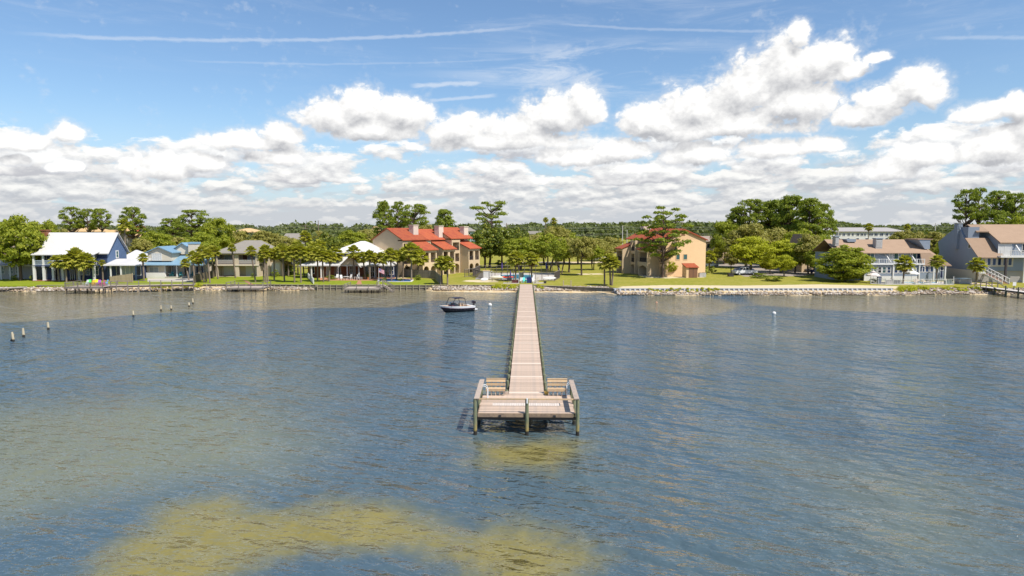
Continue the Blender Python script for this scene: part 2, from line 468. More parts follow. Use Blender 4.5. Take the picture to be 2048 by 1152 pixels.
# ------------------------------------------------------------------ water
def water_material():
    m = bpy.data.materials.new('bay_water'); m.use_nodes = True
    nt = m.node_tree; nt.nodes.clear(); q = NG(nt)
    P = q.node('ShaderNodeNewGeometry').outputs['Position']
    def attr(n):
        a = q.node('ShaderNodeAttribute'); a.attribute_name = n
        return a.outputs['Fac']
    wob = q.m('MULTIPLY', q.m('SUBTRACT', q.noise(P, 0.22, 5, 0.65), 0.5), 1.0)
    wob2 = q.m('MULTIPLY', q.m('SUBTRACT', q.noise(P, 1.1, 5, 0.68), 0.5), 0.42)
    sand = q.ss(q.m('ADD', attr('sand'), q.m('ADD', wob, wob2)), 0.16, 0.92)
    shal = q.ss(q.m('ADD', attr('shallow'), q.m('MULTIPLY', wob, 0.6)), 0.25, 0.85)
    deep = (0.056, 0.093, 0.120)
    mid = (0.058, 0.094, 0.100)
    c = q.mix(q.ss(q.noise(P, 0.045, 4, 0.6), 0.35, 0.68), deep, (0.070, 0.103, 0.110))
    c = q.mix(q.ss(attr('pale'), 0.0, 1.0, 0.0, 1.0), c, (0.152, 0.160, 0.105))
    c = q.mix(sand, c, (0.205, 0.172, 0.050))  # sandbars, and the painted reflection in front of the platform
    c = q.mix(q.m('MULTIPLY', shal, 0.85), c, (0.215, 0.178, 0.095))
    # waves: short chop lying across the wind, longer swell behind it
    def wave(rot, sxk, syk, scale, det, ro):
        mp = q.node('ShaderNodeMapping')
        mp.inputs['Rotation'].default_value = (0, 0, rot)
        nt.links.new(P, mp.inputs['Vector'])
        return q.noise(q.v('MULTIPLY', mp.outputs[0], (sxk, syk, 1)), scale, det, ro, 0.35)
    w1 = wave(RAD(16), 0.50, 1.0, 2.0, 3, 0.5)
    w2 = wave(RAD(38), 0.20, 1.0, 0.55, 1, 0.4)
    w3 = wave(RAD(-10), 0.65, 1.0, 5.0, 2, 0.5)
    w4 = wave(RAD(26), 0.42, 1.0, 0.95, 2, 0.5)
    w5 = q.ss(q.noise(q.v('MULTIPLY', P, (1, 0.5, 1)), 0.085, 4, 0.65), 0.3, 0.7, 0.55, 1.4)      # gusts: rougher and smoother water
    h = q.m('ADD', q.m('ADD', q.m('MULTIPLY', w1, 0.22), q.m('MULTIPLY', w2, 0.46)), q.m('ADD', q.m('MULTIPLY', w3, 0.045), q.m('MULTIPLY', w4, 0.30)))
    h = q.m('MULTIPLY', h, w5)
    bp = q.node('ShaderNodeBump'); bp.inputs['Strength'].default_value = 1.0; bp.inputs['Distance'].default_value = 1.0
    nt.links.new(h, bp.inputs['Height'])
    d = q.node('ShaderNodeBsdfDiffuse'); nt.links.new(c, d.inputs['Color'])
    gl = q.node('ShaderNodeBsdfGlossy'); gl.inputs['Roughness'].default_value = 0.07
    gl.inputs['Color'].default_value = (1, 1, 1, 1)
    fr = q.node('ShaderNodeFresnel'); fr.inputs['IOR'].default_value = 1.5
    nt.links.new(bp.outputs[0], gl.inputs['Normal']); nt.links.new(bp.outputs[0], fr.inputs['Normal'])
    bp2 = q.node('ShaderNodeBump'); bp2.inputs['Strength'].default_value = 0.8; bp2.inputs['Distance'].default_value = 1.0
    nt.links.new(h, bp2.inputs['Height']); nt.links.new(bp2.outputs[0], d.inputs['Normal'])
    mx = q.node('ShaderNodeMixShader')
    nt.links.new(fr.outputs[0], mx.inputs[0]); nt.links.new(d.outputs[0], mx.inputs[1]); nt.links.new(gl.outputs[0], mx.inputs[2])
    o = q.node('ShaderNodeOutputMaterial'); nt.links.new(mx.outputs[0], o.inputs['Surface'])
    return m
SAND_REFL_PX = [
    [(150, 1190), (220, 1100), (330, 1015), (430, 985), (470, 1010), (560, 1030), (660, 1000), (780, 1000), (860, 1040), (940, 1060), (1040, 1035),
     (1120, 1070), (1200, 1115), (1150, 1160), (1040, 1210), (930, 1150), (850, 1100), (720, 1095), (620, 1112), (520, 1130), (440, 1165), (360, 1220), (200, 1240)],
    [(940, 885), (1160, 885), (1165, 905), (1090, 945), (950, 925)],  # platform's reflection on the water, painted with the sand colour
]
PALE_PX = [
    [(-200, 830), (200, 800), (430, 790), (560, 800), (650, 880), (560, 960), (420, 960), (200, 1000), (0, 1050), (-200, 1080)],
    [(400, 745), (560, 725), (700, 790), (620, 830), (450, 790)],
    [(1450, 870), (1700, 900), (2060, 960), (2100, 1152), (1800, 1160), (1650, 1050), (1550, 980)],
    [(640, 1060), (700, 1050), (1200, 1060), (1150, 1152), (700, 1160)],
]
SHAL_PX = [
    [(-600, 570), (0, 575), (420, 572), (700, 572), (1000, 575), (1000, 600), (860, 602), (780, 615), (660, 616), (560, 619), (440, 621), (330, 626), (200, 636), (0, 646), (-600, 660)],
    [(1270, 590), (1400, 588), (1500, 610), (1440, 632), (1330, 632), (1280, 620)],
    [(1480, 585), (2600, 585), (2600, 655), (2048, 640), (1840, 630), (1640, 620), (1500, 610)],
    [(1510, 660), (1600, 655), (1690, 672), (1600, 682), (1500, 675)],
    [(1130, 635), (1200, 630), (1230, 640), (1150, 645)],
]
wx = [-2500, -900, -400, -220, -160] + list(np.arange(-130, 131, 1.5)) + [160, 220, 400, 900, 2500]
wy = [-1500, -500, -150, -40, 0] + list(np.geomspace(9, 132, 130)) + [140]
soft_w = lambda Y: 0.10 * np.maximum(Y, 8) * (1 + Y / 130)
wat = grid_mesh('water', wx, wy, 0.0, water_material(), {
    'sand': lambda X, Y: poly_field(X, Y, [(pxpoly(p, 0), 1.0) for p in SAND_REFL_PX], lambda y: 0.07 * np.maximum(y, 8)),
    'pale': lambda X, Y: poly_field(X, Y, [(pxpoly(p, 0), a) for p, a in zip(PALE_PX, (0.9, 0.6, 0.5, 0.2))], soft_w),
    'shallow': lambda X, Y: poly_field(X, Y, [(pxpoly(p, 0), a) for p, a in zip(SHAL_PX, (1.0, 0.75, 0.85, 0.5, 0.5))], lambda y: 0.018 * np.maximum(y, 8)),
})
tag(link('water', wat), 'blue and olive bay water rippled by wind round the pier', kind='structure')

# ------------------------------------------------------------------ ground
def ground_material():
    m = bpy.data.materials.new('grass_ground'); m.use_nodes = True
    nt = m.node_tree; nt.nodes.clear(); q = NG(nt)
    P = q.node('ShaderNodeNewGeometry').outputs['Position']
    a = q.node('ShaderNodeAttribute'); a.attribute_name = 'sand'
    b_ = q.node('ShaderNodeAttribute'); b_.attribute_name = 'lush'
    n1 = q.noise(P, 0.16, 6, 0.65); n2 = q.noise(P, 1.1, 5, 0.7); n3 = q.noise(P, 6.0, 3, 0.7)
    c = q.mix(q.ss(n1, 0.36, 0.66), (0.225, 0.225, 0.024), (0.290, 0.255, 0.042))
    c = q.mix(q.ss(n2, 0.44, 0.74), c, (0.38, 0.315, 0.085))
    c = q.mix(q.ss(n3, 0.45, 0.8, 0, 0.6), c, (0.105, 0.150, 0.012))
    lush = q.mix(q.ss(n2, 0.4, 0.7), (0.175, 0.235, 0.012), (0.235, 0.265, 0.018))
    c = q.mix(q.m('MULTIPLY', b_.outputs['Fac'], 0.8), c, lush)
    s = q.ss(q.m('ADD', a.outputs['Fac'], q.m('MULTIPLY', q.m('SUBTRACT', n2, 0.5), 0.9)), 0.4, 0.8)
    c = q.mix(s, c, q.mix(n3, (0.50, 0.40, 0.22), (0.66, 0.56, 0.38)))
    d = q.node('ShaderNodeBsdfPrincipled'); nt.links.new(c, d.inputs['Base Color'])
    d.inputs['Roughness'].default_value = 0.9; d.inputs['Specular IOR Level'].default_value = 0.1
    bp = q.node('ShaderNodeBump'); bp.inputs['Strength'].default_value = 0.6; bp.inputs['Distance'].default_value = 0.08
    nt.links.new(q.m('ADD', n3, n2), bp.inputs['Height']); nt.links.new(bp.outputs[0], d.inputs['Normal'])
    o = q.node('ShaderNodeOutputMaterial'); nt.links.new(d.outputs[0], o.inputs['Surface'])
    return m
GSAND_PX = [
    [(1240, 572.5), (1330, 570), (1480, 571), (1640, 568.5), (1800, 572), (1795, 576.5), (1500, 577.5), (1235, 577.5)],
    [(930, 560), (990, 560), (1000, 564), (960, 565), (925, 563)],
    [(1150, 547), (1200, 546.5), (1215, 549), (1160, 550)],
    [(60, 572), (-900, 572), (-900, 574), (60, 574)],
    [(1270, 549), (1400, 550), (1410, 555), (1330, 557), (1290, 555)],
    [(700, 552), (800, 552), (820, 557), (690, 556)],
]
gx = [-6000, -2500, -1000, -500, -300, -200] + list(np.arange(-150, 151, 1.0)) + [200, 300, 500, 1000, 2500, 6000]
offs = [-0.001, 0.0] + list(np.arange(0.5, 12, 0.5)) + list(np.arange(12, 60, 1.5)) + [70, 90, 130, 200, 400, 900, 2500, 8000]
def gz(X, Y):
    E = np.interp(X, SHORE_X, SHORE_E)
    Y2 = E + np.where(Y < 0, 0, Y)
    Z = np.where(Y < 0, -1.2, np.where(Y <= 0.0, 0.90, np.where(Y < 1.2, 0.90 + 0.1 * np.clip(Y, 0, 1), 1.0)))
    Z = Z + np.where((Y > 1.2) & (Y < 60), 0.0, 0.0)
    return X, Y2, Z
LUSH_PX = [[(-300, 574), (170, 574), (430, 572), (640, 572), (860, 571), (870, 560), (640, 545), (400, 545), (-300, 555)]]
gm = grid_mesh('ground', gx, offs, gz, ground_material(), {
    'sand': lambda X, Y: poly_field(X, Y, [(pxpoly(p, 1.0), 1.0) for p in GSAND_PX], 0.9),
    'lush': lambda X, Y: poly_field(X, Y, [(pxpoly(p, 1.0), 1.0) for p in LUSH_PX], 1.5)})
tag(link('ground', gm), 'grassy lawns and flat land behind the shore', kind='structure')
# beach under the rocks
M_SAND = mat('beach_sand', (0.60, 0.47, 0.29), 0.95, 0.25, 0.8, 0.03, 8, col2=(0.46, 0.33, 0.17))
bx_ = list(np.arange(-160, 161, 1.0))
def bz(X, K):
    rng = np.random.default_rng(4)
    E = np.interp(X, SHORE_X, SHORE_E); Wt = np.interp(X, _wx, SHORE_W)
    wv = 0.35 * np.sin(X * 0.35) + 0.25 * np.sin(X * 0.93 + 1)
    Y = np.where(K == 0, E - 0.02, np.where(K == 1, Wt + wv, Wt + wv - 5))
    Z = np.where(K == 0, 0.62, np.where(K == 1, 0.04, -0.6))
    return X, Y, Z
bm_ = grid_mesh('beach', bx_, [0, 1, 2], bz, M_SAND, {})
tag(link('beach', bm_), 'narrow sandy beach at the water edge', kind='structure')

# roads, drive, parking lot: thin sheets over the lawn
M_ASPH = mat('worn_asphalt', (0.30, 0.25, 0.20), 0.9, 0.15, 0.4, 0.01, 12)
M_ROAD = mat('pale_road', (0.36, 0.31, 0.26), 0.9, 0.12, 0.3)
M_PATH = mat('sand_path', (0.52, 0.40, 0.26), 0.95, 0.15, 0.6)
def sheet(name, pts, z, m, label):
    mb = MB(); mb.quad(*[(x, y, z) for x, y in pts])
    return tag(mb.build(name, m), label, kind='structure')
sheet('road', [(-400, 292), (400, 292), (400, 304), (-400, 304)], 1.008, M_ROAD, 'pale road running behind the lawns')
sheet('driveway', [GP(1010, 523.5)[:2], GP(1010, 526)[:2], GP(1206, 526)[:2], GP(1206, 523.5)[:2]], 1.008, M_PATH, 'sandy drive behind the oaks')
sheet('driveway', [GP(1190, 514)[:2], GP(1190, 519)[:2], GP(1245, 519)[:2], GP(1245, 514)[:2]], 1.012, M_ROAD, 'pale drive beyond the lawn')
sheet('parking_lot', [GP(a, b)[:2] for a, b in ((1405, 527), (1405, 531), (1470, 534), (1466, 545), (1490, 553.5), (1600, 552.5), (1645, 546), (1660, 534), (1560, 531), (1480, 527))], 1.012, M_ASPH, 'sunlit parking lot behind the round trees')
# ================================================================== the long pier
M_PLANK = mat('weathered_plank', (0.53, 0.395, 0.295), 0.85, 0.30, 3.0, 0.01, 30, col2=(0.42, 0.325, 0.255))
M_PLANKL = mat('new_plank', (0.72, 0.60, 0.48), 0.85, 0.12, 3.0, 0.01, 30)
M_GRATE = mat('pale_decking', (0.585, 0.505, 0.435), 0.8, 0.1, 3.0)
M_RAILW = mat('grey_rail_wood', (0.46, 0.36, 0.28), 0.85, 0.3, 4.0, 0.01, 30, col2=(0.33, 0.27, 0.23))
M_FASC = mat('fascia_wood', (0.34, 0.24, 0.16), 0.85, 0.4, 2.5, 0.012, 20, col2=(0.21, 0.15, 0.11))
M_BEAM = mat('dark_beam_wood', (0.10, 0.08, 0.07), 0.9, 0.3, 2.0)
M_BENCH = mat('bench_wood', (0.56, 0.39, 0.22), 0.85, 0.3, 4.0, 0.01, 30, col2=(0.43, 0.31, 0.20))
M_STEEL = mat('white_steel', (0.75, 0.75, 0.74), 0.35, 0.06)
M_DARK = mat('dark_fitting', (0.03, 0.03, 0.035), 0.6, 0.2)
M_YEL = mat('yellow_cap', (0.62, 0.40, 0.09), 0.7, 0.15)
def pile_material(name, wet_z):
    m = bpy.data.materials.new(name); m.use_nodes = True
    nt = m.node_tree; nt.nodes.clear(); q = NG(nt)
    P = q.node('ShaderNodeNewGeometry').outputs['Position']
    x, y, z = q.sep(P)
    n = q.noise(q.v('MULTIPLY', P, (1, 1, 0.25)), 9, 5, 0.65)
    n2 = q.noise(P, 2.2, 3, 0.6)
    c = q.mix(q.ss(n, 0.35, 0.65), (0.125, 0.150, 0.085), (0.24, 0.23, 0.135))
    c = q.mix(q.m('MULTIPLY', q.ss(z, wet_z + 0.75, wet_z + 0.25), q.ss(n2, 0.35, 0.6)), c, (0.32, 0.235, 0.075))
    c = q.mix(q.ss(q.m('ADD', z, q.m('MULTIPLY', q.m('SUBTRACT', n, 0.5), 0.2)), wet_z + 0.10, wet_z - 0.02), c, (0.020, 0.017, 0.012))
    b = q.node('ShaderNodeBsdfPrincipled'); nt.links.new(c, b.inputs['Base Color']); b.inputs['Roughness'].default_value = 0.85
    bp = q.node('ShaderNodeBump'); bp.inputs['Strength'].default_value = 0.5; bp.inputs['Distance'].default_value = 0.02
    nt.links.new(n, bp.inputs['Height']); nt.links.new(bp.outputs[0], b.inputs['Normal'])
    o = q.node('ShaderNodeOutputMaterial'); nt.links.new(b.outputs[0], o.inputs['Surface'])
    return m
M_PILE = pile_material('treated_pile', 0.22)

DOCK_D = 38.75
dock = empty('pier', (0.845, DOCK_D, 0.0), -math.atan((1051.7 - 1024) / F), 'long weathered timber pier with a square railed platform at its end', 'pier')
DZ = 1.28
rnd = random.Random(7)
PW, PDP = 2.90, 4.55          # platform half width, depth
WH = 1.14                      # walkway half width
# platform planks run across, each one a board
def board(w, d, t=0.045):
    return MB().box(-w / 2, w / 2, -d / 2, d / 2, -t, 0)
pl_me = [board(2 * (PW - 0.12), 0.136).mesh('plank', M_PLANK)]
y = 0.16
k = 0
while y < PDP - 0.1:
    if 1.75 < y < 2.35:
        y += 0.145; k += 1; continue
    o = link('plank', pl_me[0], dock, (rnd.uniform(-0.012, 0.012), y, DZ + rnd.uniform(-0.004, 0.004)), (0, 0, rnd.uniform(-0.001, 0.001)))
    y += 0.145; k += 1
# pale decking strip of short boards let into the platform, run lengthwise
sb = board(0.135, 0.62).mesh('plank', M_GRATE)
for i in range(28):
    link('plank', sb, dock, (-2.0 + i * 0.145, 2.02, DZ + 0.002 + rnd.uniform(-0.003, 0.003)))
sb2 = board(0.80, 0.136).mesh('plank', M_PLANK)
for i in range(5):
    yy = 1.79 + i * 0.132
    link('plank', board(0.70, 0.128).mesh('plank', M_PLANK) if i == 0 else sb2, dock, (-2.46 + (0.05 if i == 0 else 0), yy, DZ))
    link('plank', sb2, dock, (2.44, yy, DZ))
# walkway planks: the nearer ones singly, the far ones joined
wk = board(2 * WH, 0.138).mesh('plank', M_PLANK)
wl = board(2 * WH + 0.02, 0.200).mesh('plank', M_PLANKL)
WEND = 90.3
far = MB(); farl = MB()
y = PDP + 0.02; n = 0; nxt = PDP + 0.3
while y < WEND:
    light = y >= nxt
    if light: nxt += 4.8
    dz = rnd.uniform(-0.005, 0.005)
    if n < 225:
        if light:
            y += 0.03
            link('plank', wl, dock, (rnd.uniform(-0.01, 0.01), y + 0.02, DZ + 0.008))
            y += 0.177
        else:
            link('plank', wk, dock, (rnd.uniform(-0.015, 0.015), y, DZ + dz), (0, 0, rnd.uniform(-0.002, 0.002)))
            y += 0.146
    else:
        t = farl if light else far
        wdt = 0.2 if light else 0.138
        t.box(-WH, WH, y - wdt / 2, y + wdt / 2, DZ - 0.045, DZ + dz)
        y += 0.177 if light else 0.146
    n += 1
tag(far.build('far_planks', M_PLANK, dock), kind='stuff')
tag(farl.build('far_pale_planks', M_PLANKL, dock), kind='stuff')
# frame under the planks
st = MB()
for s in (-1, 1):
    st.box(s * WH - 0.05 - 0.03 * s, s * WH + 0.05 - 0.03 * s, PDP + 0.05, WEND, DZ - 0.30, DZ - 0.05)
st.box(-0.05, 0.05, PDP + 0.05, WEND, DZ - 0.28, DZ - 0.05)
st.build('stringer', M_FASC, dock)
jo = MB()
for i in range(7):
    xx = -2.6 + i * 0.866
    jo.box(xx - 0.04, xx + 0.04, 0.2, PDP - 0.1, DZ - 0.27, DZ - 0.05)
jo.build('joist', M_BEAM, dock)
# fascia boards of the platform: front in two lengths, sides, back, lower dark beam
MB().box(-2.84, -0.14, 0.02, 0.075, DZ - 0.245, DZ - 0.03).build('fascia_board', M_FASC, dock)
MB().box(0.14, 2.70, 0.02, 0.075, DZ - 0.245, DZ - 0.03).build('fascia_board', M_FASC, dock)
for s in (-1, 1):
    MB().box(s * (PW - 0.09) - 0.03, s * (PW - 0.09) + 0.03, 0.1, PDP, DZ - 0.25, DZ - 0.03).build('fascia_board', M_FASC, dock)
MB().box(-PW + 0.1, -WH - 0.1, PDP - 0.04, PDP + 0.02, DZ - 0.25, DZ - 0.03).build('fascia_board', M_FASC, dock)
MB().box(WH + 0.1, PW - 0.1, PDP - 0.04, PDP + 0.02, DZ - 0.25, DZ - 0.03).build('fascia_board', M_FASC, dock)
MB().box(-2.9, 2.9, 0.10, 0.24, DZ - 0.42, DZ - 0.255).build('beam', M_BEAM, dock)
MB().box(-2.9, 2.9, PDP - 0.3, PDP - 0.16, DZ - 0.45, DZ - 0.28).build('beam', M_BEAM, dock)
for x0 in (-1.55, 1.62):
    MB().box(x0 - 0.07, x0 + 0.07, -0.03, 0.018, DZ - 0.22, DZ - 0.11).build('fascia_light', M_DARK, dock)
# round piles: three in front reach up to the rail
def pile(x, y, top, r=0.105, bot=-2.0):
    mb = MB(); mb.smooth = False
    mb.tube([(x, y, bot), (x, y, 0.2), (x, y, top - 0.02), (x, y, top)], [r * 1.05, r * 1.02, r, r * 0.86], 12)
    return mb
RZ = 2.16
for x0 in (-2.98, 0.02, 2.95):
    pile(x0, -0.04, RZ - 0.02).build('pile', M_PILE, dock)
for x0 in (-2.92, 2.90):
    pile(x0, 2.2, RZ - 0.03).build('pile', M_PILE, dock)
    pile(x0, PDP + 0.02, RZ - 0.02).build('pile', M_PILE, dock)
# rails: slim front rail, broad cap boards at the sides
MB().box(-2.88, 0.0, -0.07, 0.0, RZ - 0.08, RZ).build('rail', M_BENCH, dock)
MB().box(0.04, 2.86, -0.07, 0.0, RZ - 0.08, RZ).build('rail', M_BENCH, dock)
for s in (-1, 1):
    MB().box(s * 2.88 - 0.15, s * 2.88 + 0.15, -0.16, PDP + 0.22, RZ - 0.015, RZ + 0.035).build('cap_rail', M_RAILW, dock)
    MB().box(s * 2.78 - 0.025, s * 2.78 + 0.025, 0.0, PDP + 0.1, RZ - 0.13, RZ - 0.02).build('side_rail', M_RAILW, dock)
MB().tube([(0.02, -0.17, RZ - 0.25), (0.02, -0.17, RZ + 0.04)], 0.045, 8).build('post_clamp', M_STEEL, dock)
# walkway piles in pairs
pk = 0
yy = PDP + 0.75
while yy < WEND - 2:
    for s in (-1, 1):
        h = DZ + rnd.uniform(0.08, 0.22)
        pile(s * (WH + 0.16), yy + rnd.uniform(-0.08, 0.08), h, 0.10).build('pile', M_PILE, dock)
    cb = MB().box(-WH - 0.1, WH + 0.1, yy - 0.05, yy + 0.05, DZ - 0.5, DZ - 0.31)
    cb.build('cross_beam', M_FASC, dock)
    yy += 2.35
# corner blocks where the walkway meets the platform
MB().box(WH + 0.02, WH + 0.24, PDP - 0.12, PDP + 0.06, DZ + 0.004, DZ + 0.2).build('corner_block', M_YEL, dock)
MB().box(-WH - 0.24, -WH - 0.02, PDP - 0.12, PDP + 0.06, DZ + 0.004, DZ + 0.16).build('corner_block', M_RAILW, dock)

def bench(x0, x1, label):
    b = empty('bench', dock.matrix_basis @ Vector(((x0 + x1) / 2, PDP - 0.05, DZ)), dock.rotation_euler.z, label, 'bench', 'slatted benches at the back of the platform')
    w = (x1 - x0) / 2
    MB().box(-w, w, -0.40, -0.22, 0.42, 0.455).build('seat_slat', M_BENCH, b)
    MB().box(-w, w, -0.20, -0.02, 0.42, 0.455).build('seat_slat', M_BENCH, b)
    MB().box(-w, w, -0.445, -0.405, 0.30, 0.455).build('front_board', M_BENCH, b)
    MB().prism([(0.04, 0.56), (0.075, 0.56), (0.105, 0.71), (0.07, 0.71)], 'x', -w, w).build('back_slat', M_BENCH, b)
    MB().prism([(0.085, 0.79), (0.12, 0.79), (0.16, 0.97), (0.125, 0.97)], 'x', -w, w).build('back_slat', M_BENCH, b)
    MB().box(-w, w, 0.10, 0.25, 0.975, 1.01).build('top_slat', M_BENCH, b)
    for i in range(5):
        xx = -w + 0.08 + i * (2 * w - 0.16) / 4
        MB().box(xx - 0.035, xx + 0.035, -0.40, -0.31, 0.002, 0.42).build('leg', M_RAILW, b)
        MB().prism([(0.0, 0.002), (0.09, 0.002), (0.24, 0.97), (0.17, 0.97)], 'x', xx - 0.035, xx + 0.035).build('back_post', M_RAILW, b)
bench(-2.60, -1.36, 'slatted wooden bench beside the platform side rail without the yellow corner block')
bench(1.34, 2.62, 'slatted wooden bench beside the yellow corner block')

def ladder(loc, rz, label):
    l = empty('swim_ladder', dock.matrix_basis @ Vector(loc), dock.rotation_euler.z + rz, label, 'ladder', 'swim ladders on the platform')
    for s in (-0.22, 0.22):
        pts = []
        for i in range(13):
            a = math.pi * i / 12
            pts.append((s, 0.25 * math.cos(a), 0.62 + 0.27 * math.sin(a)))
        pts = [(s, 0.25, 0.0)] + pts + [(s, -0.25, -1.9)]
        MB().tube(pts, 0.024, 8).build('handrail', M_STEEL, l)
    for i in range(4):
        MB().tube([(-0.22, -0.25, -0.35 - i * 0.32), (0.22, -0.25, -0.35 - i * 0.32)], 0.02, 6).build('rung', M_STEEL, l)
ladder((-2.84 + 0.16, 3.2, DZ), -math.pi / 2, 'white tubular swim ladder inside the platform rail near the plain bench')
ladder((2.80, 4.0, DZ), math.pi / 2, 'white tubular swim ladder looping outside the rail by the yellow block')
# ================================================================== vegetation
L_OAK = leaf_mat('oak_leaves', (0.182, 0.227, 0.026), (0.308, 0.336, 0.034), (0.500, 0.473, 0.052), 0.46)
L_OLIVE = leaf_mat('live_oak_leaves', (0.243, 0.242, 0.055), (0.338, 0.305, 0.073), (0.449, 0.380, 0.103), 0.35)
L_MAG = leaf_mat('magnolia_leaves', (0.073, 0.099, 0.015), (0.143, 0.177, 0.022), (0.400, 0.364, 0.041), 0.2, 0.4)
L_PINE = leaf_mat('pine_needles', (0.134, 0.190, 0.026), (0.237, 0.282, 0.034), (0.382, 0.380, 0.049), 0.46)
L_BRIGHT = leaf_mat('maple_leaves', (0.305, 0.325, 0.022), (0.441, 0.436, 0.029), (0.500, 0.500, 0.041), 0.42)
L_PALM = leaf_mat('palm_fronds', (0.256, 0.283, 0.038), (0.405, 0.384, 0.052), (0.550, 0.477, 0.090), 0.4)
L_PALMD = leaf_mat('dry_fronds', (0.16, 0.095, 0.035), (0.26, 0.165, 0.06), (0.34, 0.24, 0.11), 0.15)
L_FAR = leaf_mat('far_leaves', (0.075, 0.100, 0.034), (0.125, 0.150, 0.045), (0.205, 0.215, 0.070), 0.3)
L_HEDGE = leaf_mat('hedge_leaves', (0.134, 0.172, 0.022), (0.226, 0.264, 0.029), (0.362, 0.355, 0.037), 0.3)
M_BARK = mat('brown_bark', (0.115, 0.080, 0.058), 0.95, 0.35, 3.0, 0.03, 14)
M_BARKP = mat('pine_bark', (0.135, 0.092, 0.070), 0.95, 0.35, 3.0, 0.03, 14)
M_BARKG = mat('grey_bark', (0.21, 0.17, 0.135), 0.95, 0.3, 3.0, 0.03, 14)
M_PTRUNK = mat('palm_bark', (0.20, 0.155, 0.115), 0.95, 0.35, 4.0, 0.03, 10)

def leaves_mesh(name, C, Nrm, size, rng, m, long=1.6, asp=1.0):
    """C: leaf centres (n,3); Nrm: rough outward direction; each leaf a small rhombus with its own tilt."""
    n = len(C); C = C * np.array([1, 1, asp])
    d = Nrm + rng.normal(0, 0.42, (n, 3))
    d /= np.linalg.norm(d, axis=1, keepdims=True) + 1e-9
    r = rng.normal(0, 1, (n, 3))
    a = np.cross(d, r); a /= np.linalg.norm(a, axis=1, keepdims=True) + 1e-9
    b = np.cross(d, a)
    s = (size * rng.uniform(0.65, 1.35, n))[:, None]
    V = np.stack([C - a * s * 0.5 * long, C - b * s * 0.42, C + a * s * 0.5 * long, C + b * s * 0.42], 1).reshape(-1, 3) / np.array([1, 1, asp])
    me = bpy.data.meshes.new(name)
    me.vertices.add(4 * n); me.vertices.foreach_set('co', V.reshape(-1).astype(np.float32))
    me.loops.add(4 * n); me.loops.foreach_set('vertex_index', np.arange(4 * n, dtype=np.int32))
    me.polygons.add(n)
    me.polygons.foreach_set('loop_start', np.arange(0, 4 * n, 4, dtype=np.int32))
    me.polygons.foreach_set('loop_total', np.full(n, 4, dtype=np.int32))
    me.update(); me.validate()
    me.materials.append(m)
    return me
def clump_cloud(centres, radii, per, rng, flat=0.75):
    C = []; N = []
    for c, r in zip(centres, radii):
        k = per
        d = rng.normal(0, 1, (k, 3)); d /= np.linalg.norm(d, axis=1, keepdims=True)
        d[:, 2] = np.where(d[:, 2] < -0.35, -d[:, 2] * 0.6, d[:, 2])
        rad = r * rng.uniform(0.55, 1.05, (k, 1))
        p = d * rad; p[:, 2] *= flat
        C.append(np.array(c) + p); N.append(d)
    return np.concatenate(C), np.concatenate(N)

# every prototype is one unit tall and one unit in crown radius before scaling
def proto_broad(seed, lo, nclump, per, m, leaf, cr=0.24, bark=M_BARK, lumps=5, trunks=1, shape=1.0, dome=0.62):
    rng = np.random.default_rng(seed)
    ph = rng.uniform(0, 6.28, lumps)
    cs = []; rs = []
    zc = lo + (1 - lo) * (1 - dome)
    while len(cs) < nclump:
        th = rng.uniform(0, 2 * math.pi); u = rng.uniform(-1, 1)
        rr = rng.uniform(0.45, 1.0) ** 0.5
        bump = 1 + 0.16 * sum(math.sin((i + 2) * th + ph[i] + 3 * u) for i in range(lumps)) / 2
        h = math.sqrt(max(0, 1 - abs(u) ** (2.0 * shape)))
        x = math.cos(th) * h * rr * bump * (1 - cr * 0.8); y = math.sin(th) * h * rr * bump * (1 - cr * 0.8)
        z = zc + u * rr * ((1 - zc - 0.1) if u > 0 else (zc - lo - 0.04)) * (1 + 0.10 * math.sin(3 * th + ph[0]))
        cs.append((x, y, z)); rs.append(cr * rng.uniform(0.65, 1.25))
    asp = 2.3
    C, N = clump_cloud(cs, rs, per, rng, 0.8 / asp)
    crown = leaves_mesh('crown', C, N, leaf, rng, m, 1.5, asp)
    mb = MB(); mb.smooth = True
    k = 0
    for t in range(trunks):
        ox = 0.0 if trunks == 1 else rng.uniform(-0.12, 0.12); oy = 0.0 if trunks == 1 else rng.uniform(-0.12, 0.12)
        fx, fy = ox * 3 + rng.uniform(-0.06, 0.06), oy * 3 + rng.uniform(-0.06, 0.06)
        f = (fx, fy, lo + 0.12)
        r0 = 0.052 if trunks == 1 else 0.036
        mb.tube([(ox, oy, -0.02), (ox, oy, 0.03), ((ox + fx) / 2, (oy + fy) / 2, (lo + 0.12) / 2), f], [r0 * 1.5, r0 * 1.1, r0, r0 * 0.8], 7)
        for i in rng.choice(len(cs), 7 if trunks == 1 else 4, replace=False):
            c = cs[i]
            mid = ((f[0] + c[0]) / 2 + rng.uniform(-.05, .05), (f[1] + c[1]) / 2, f[2] * 0.45 + c[2] * 0.55 + rng.uniform(-.05, .02))
            c = (f[0] + (c[0] - f[0]) * 0.8, f[1] + (c[1] - f[1]) * 0.8, f[2] + (c[2] - f[2]) * 0.75); mb.tube([f, mid, c], [r0 * 0.5, r0 * 0.3, 0.006], 5)
    return mb.mesh('trunk', bark), crown
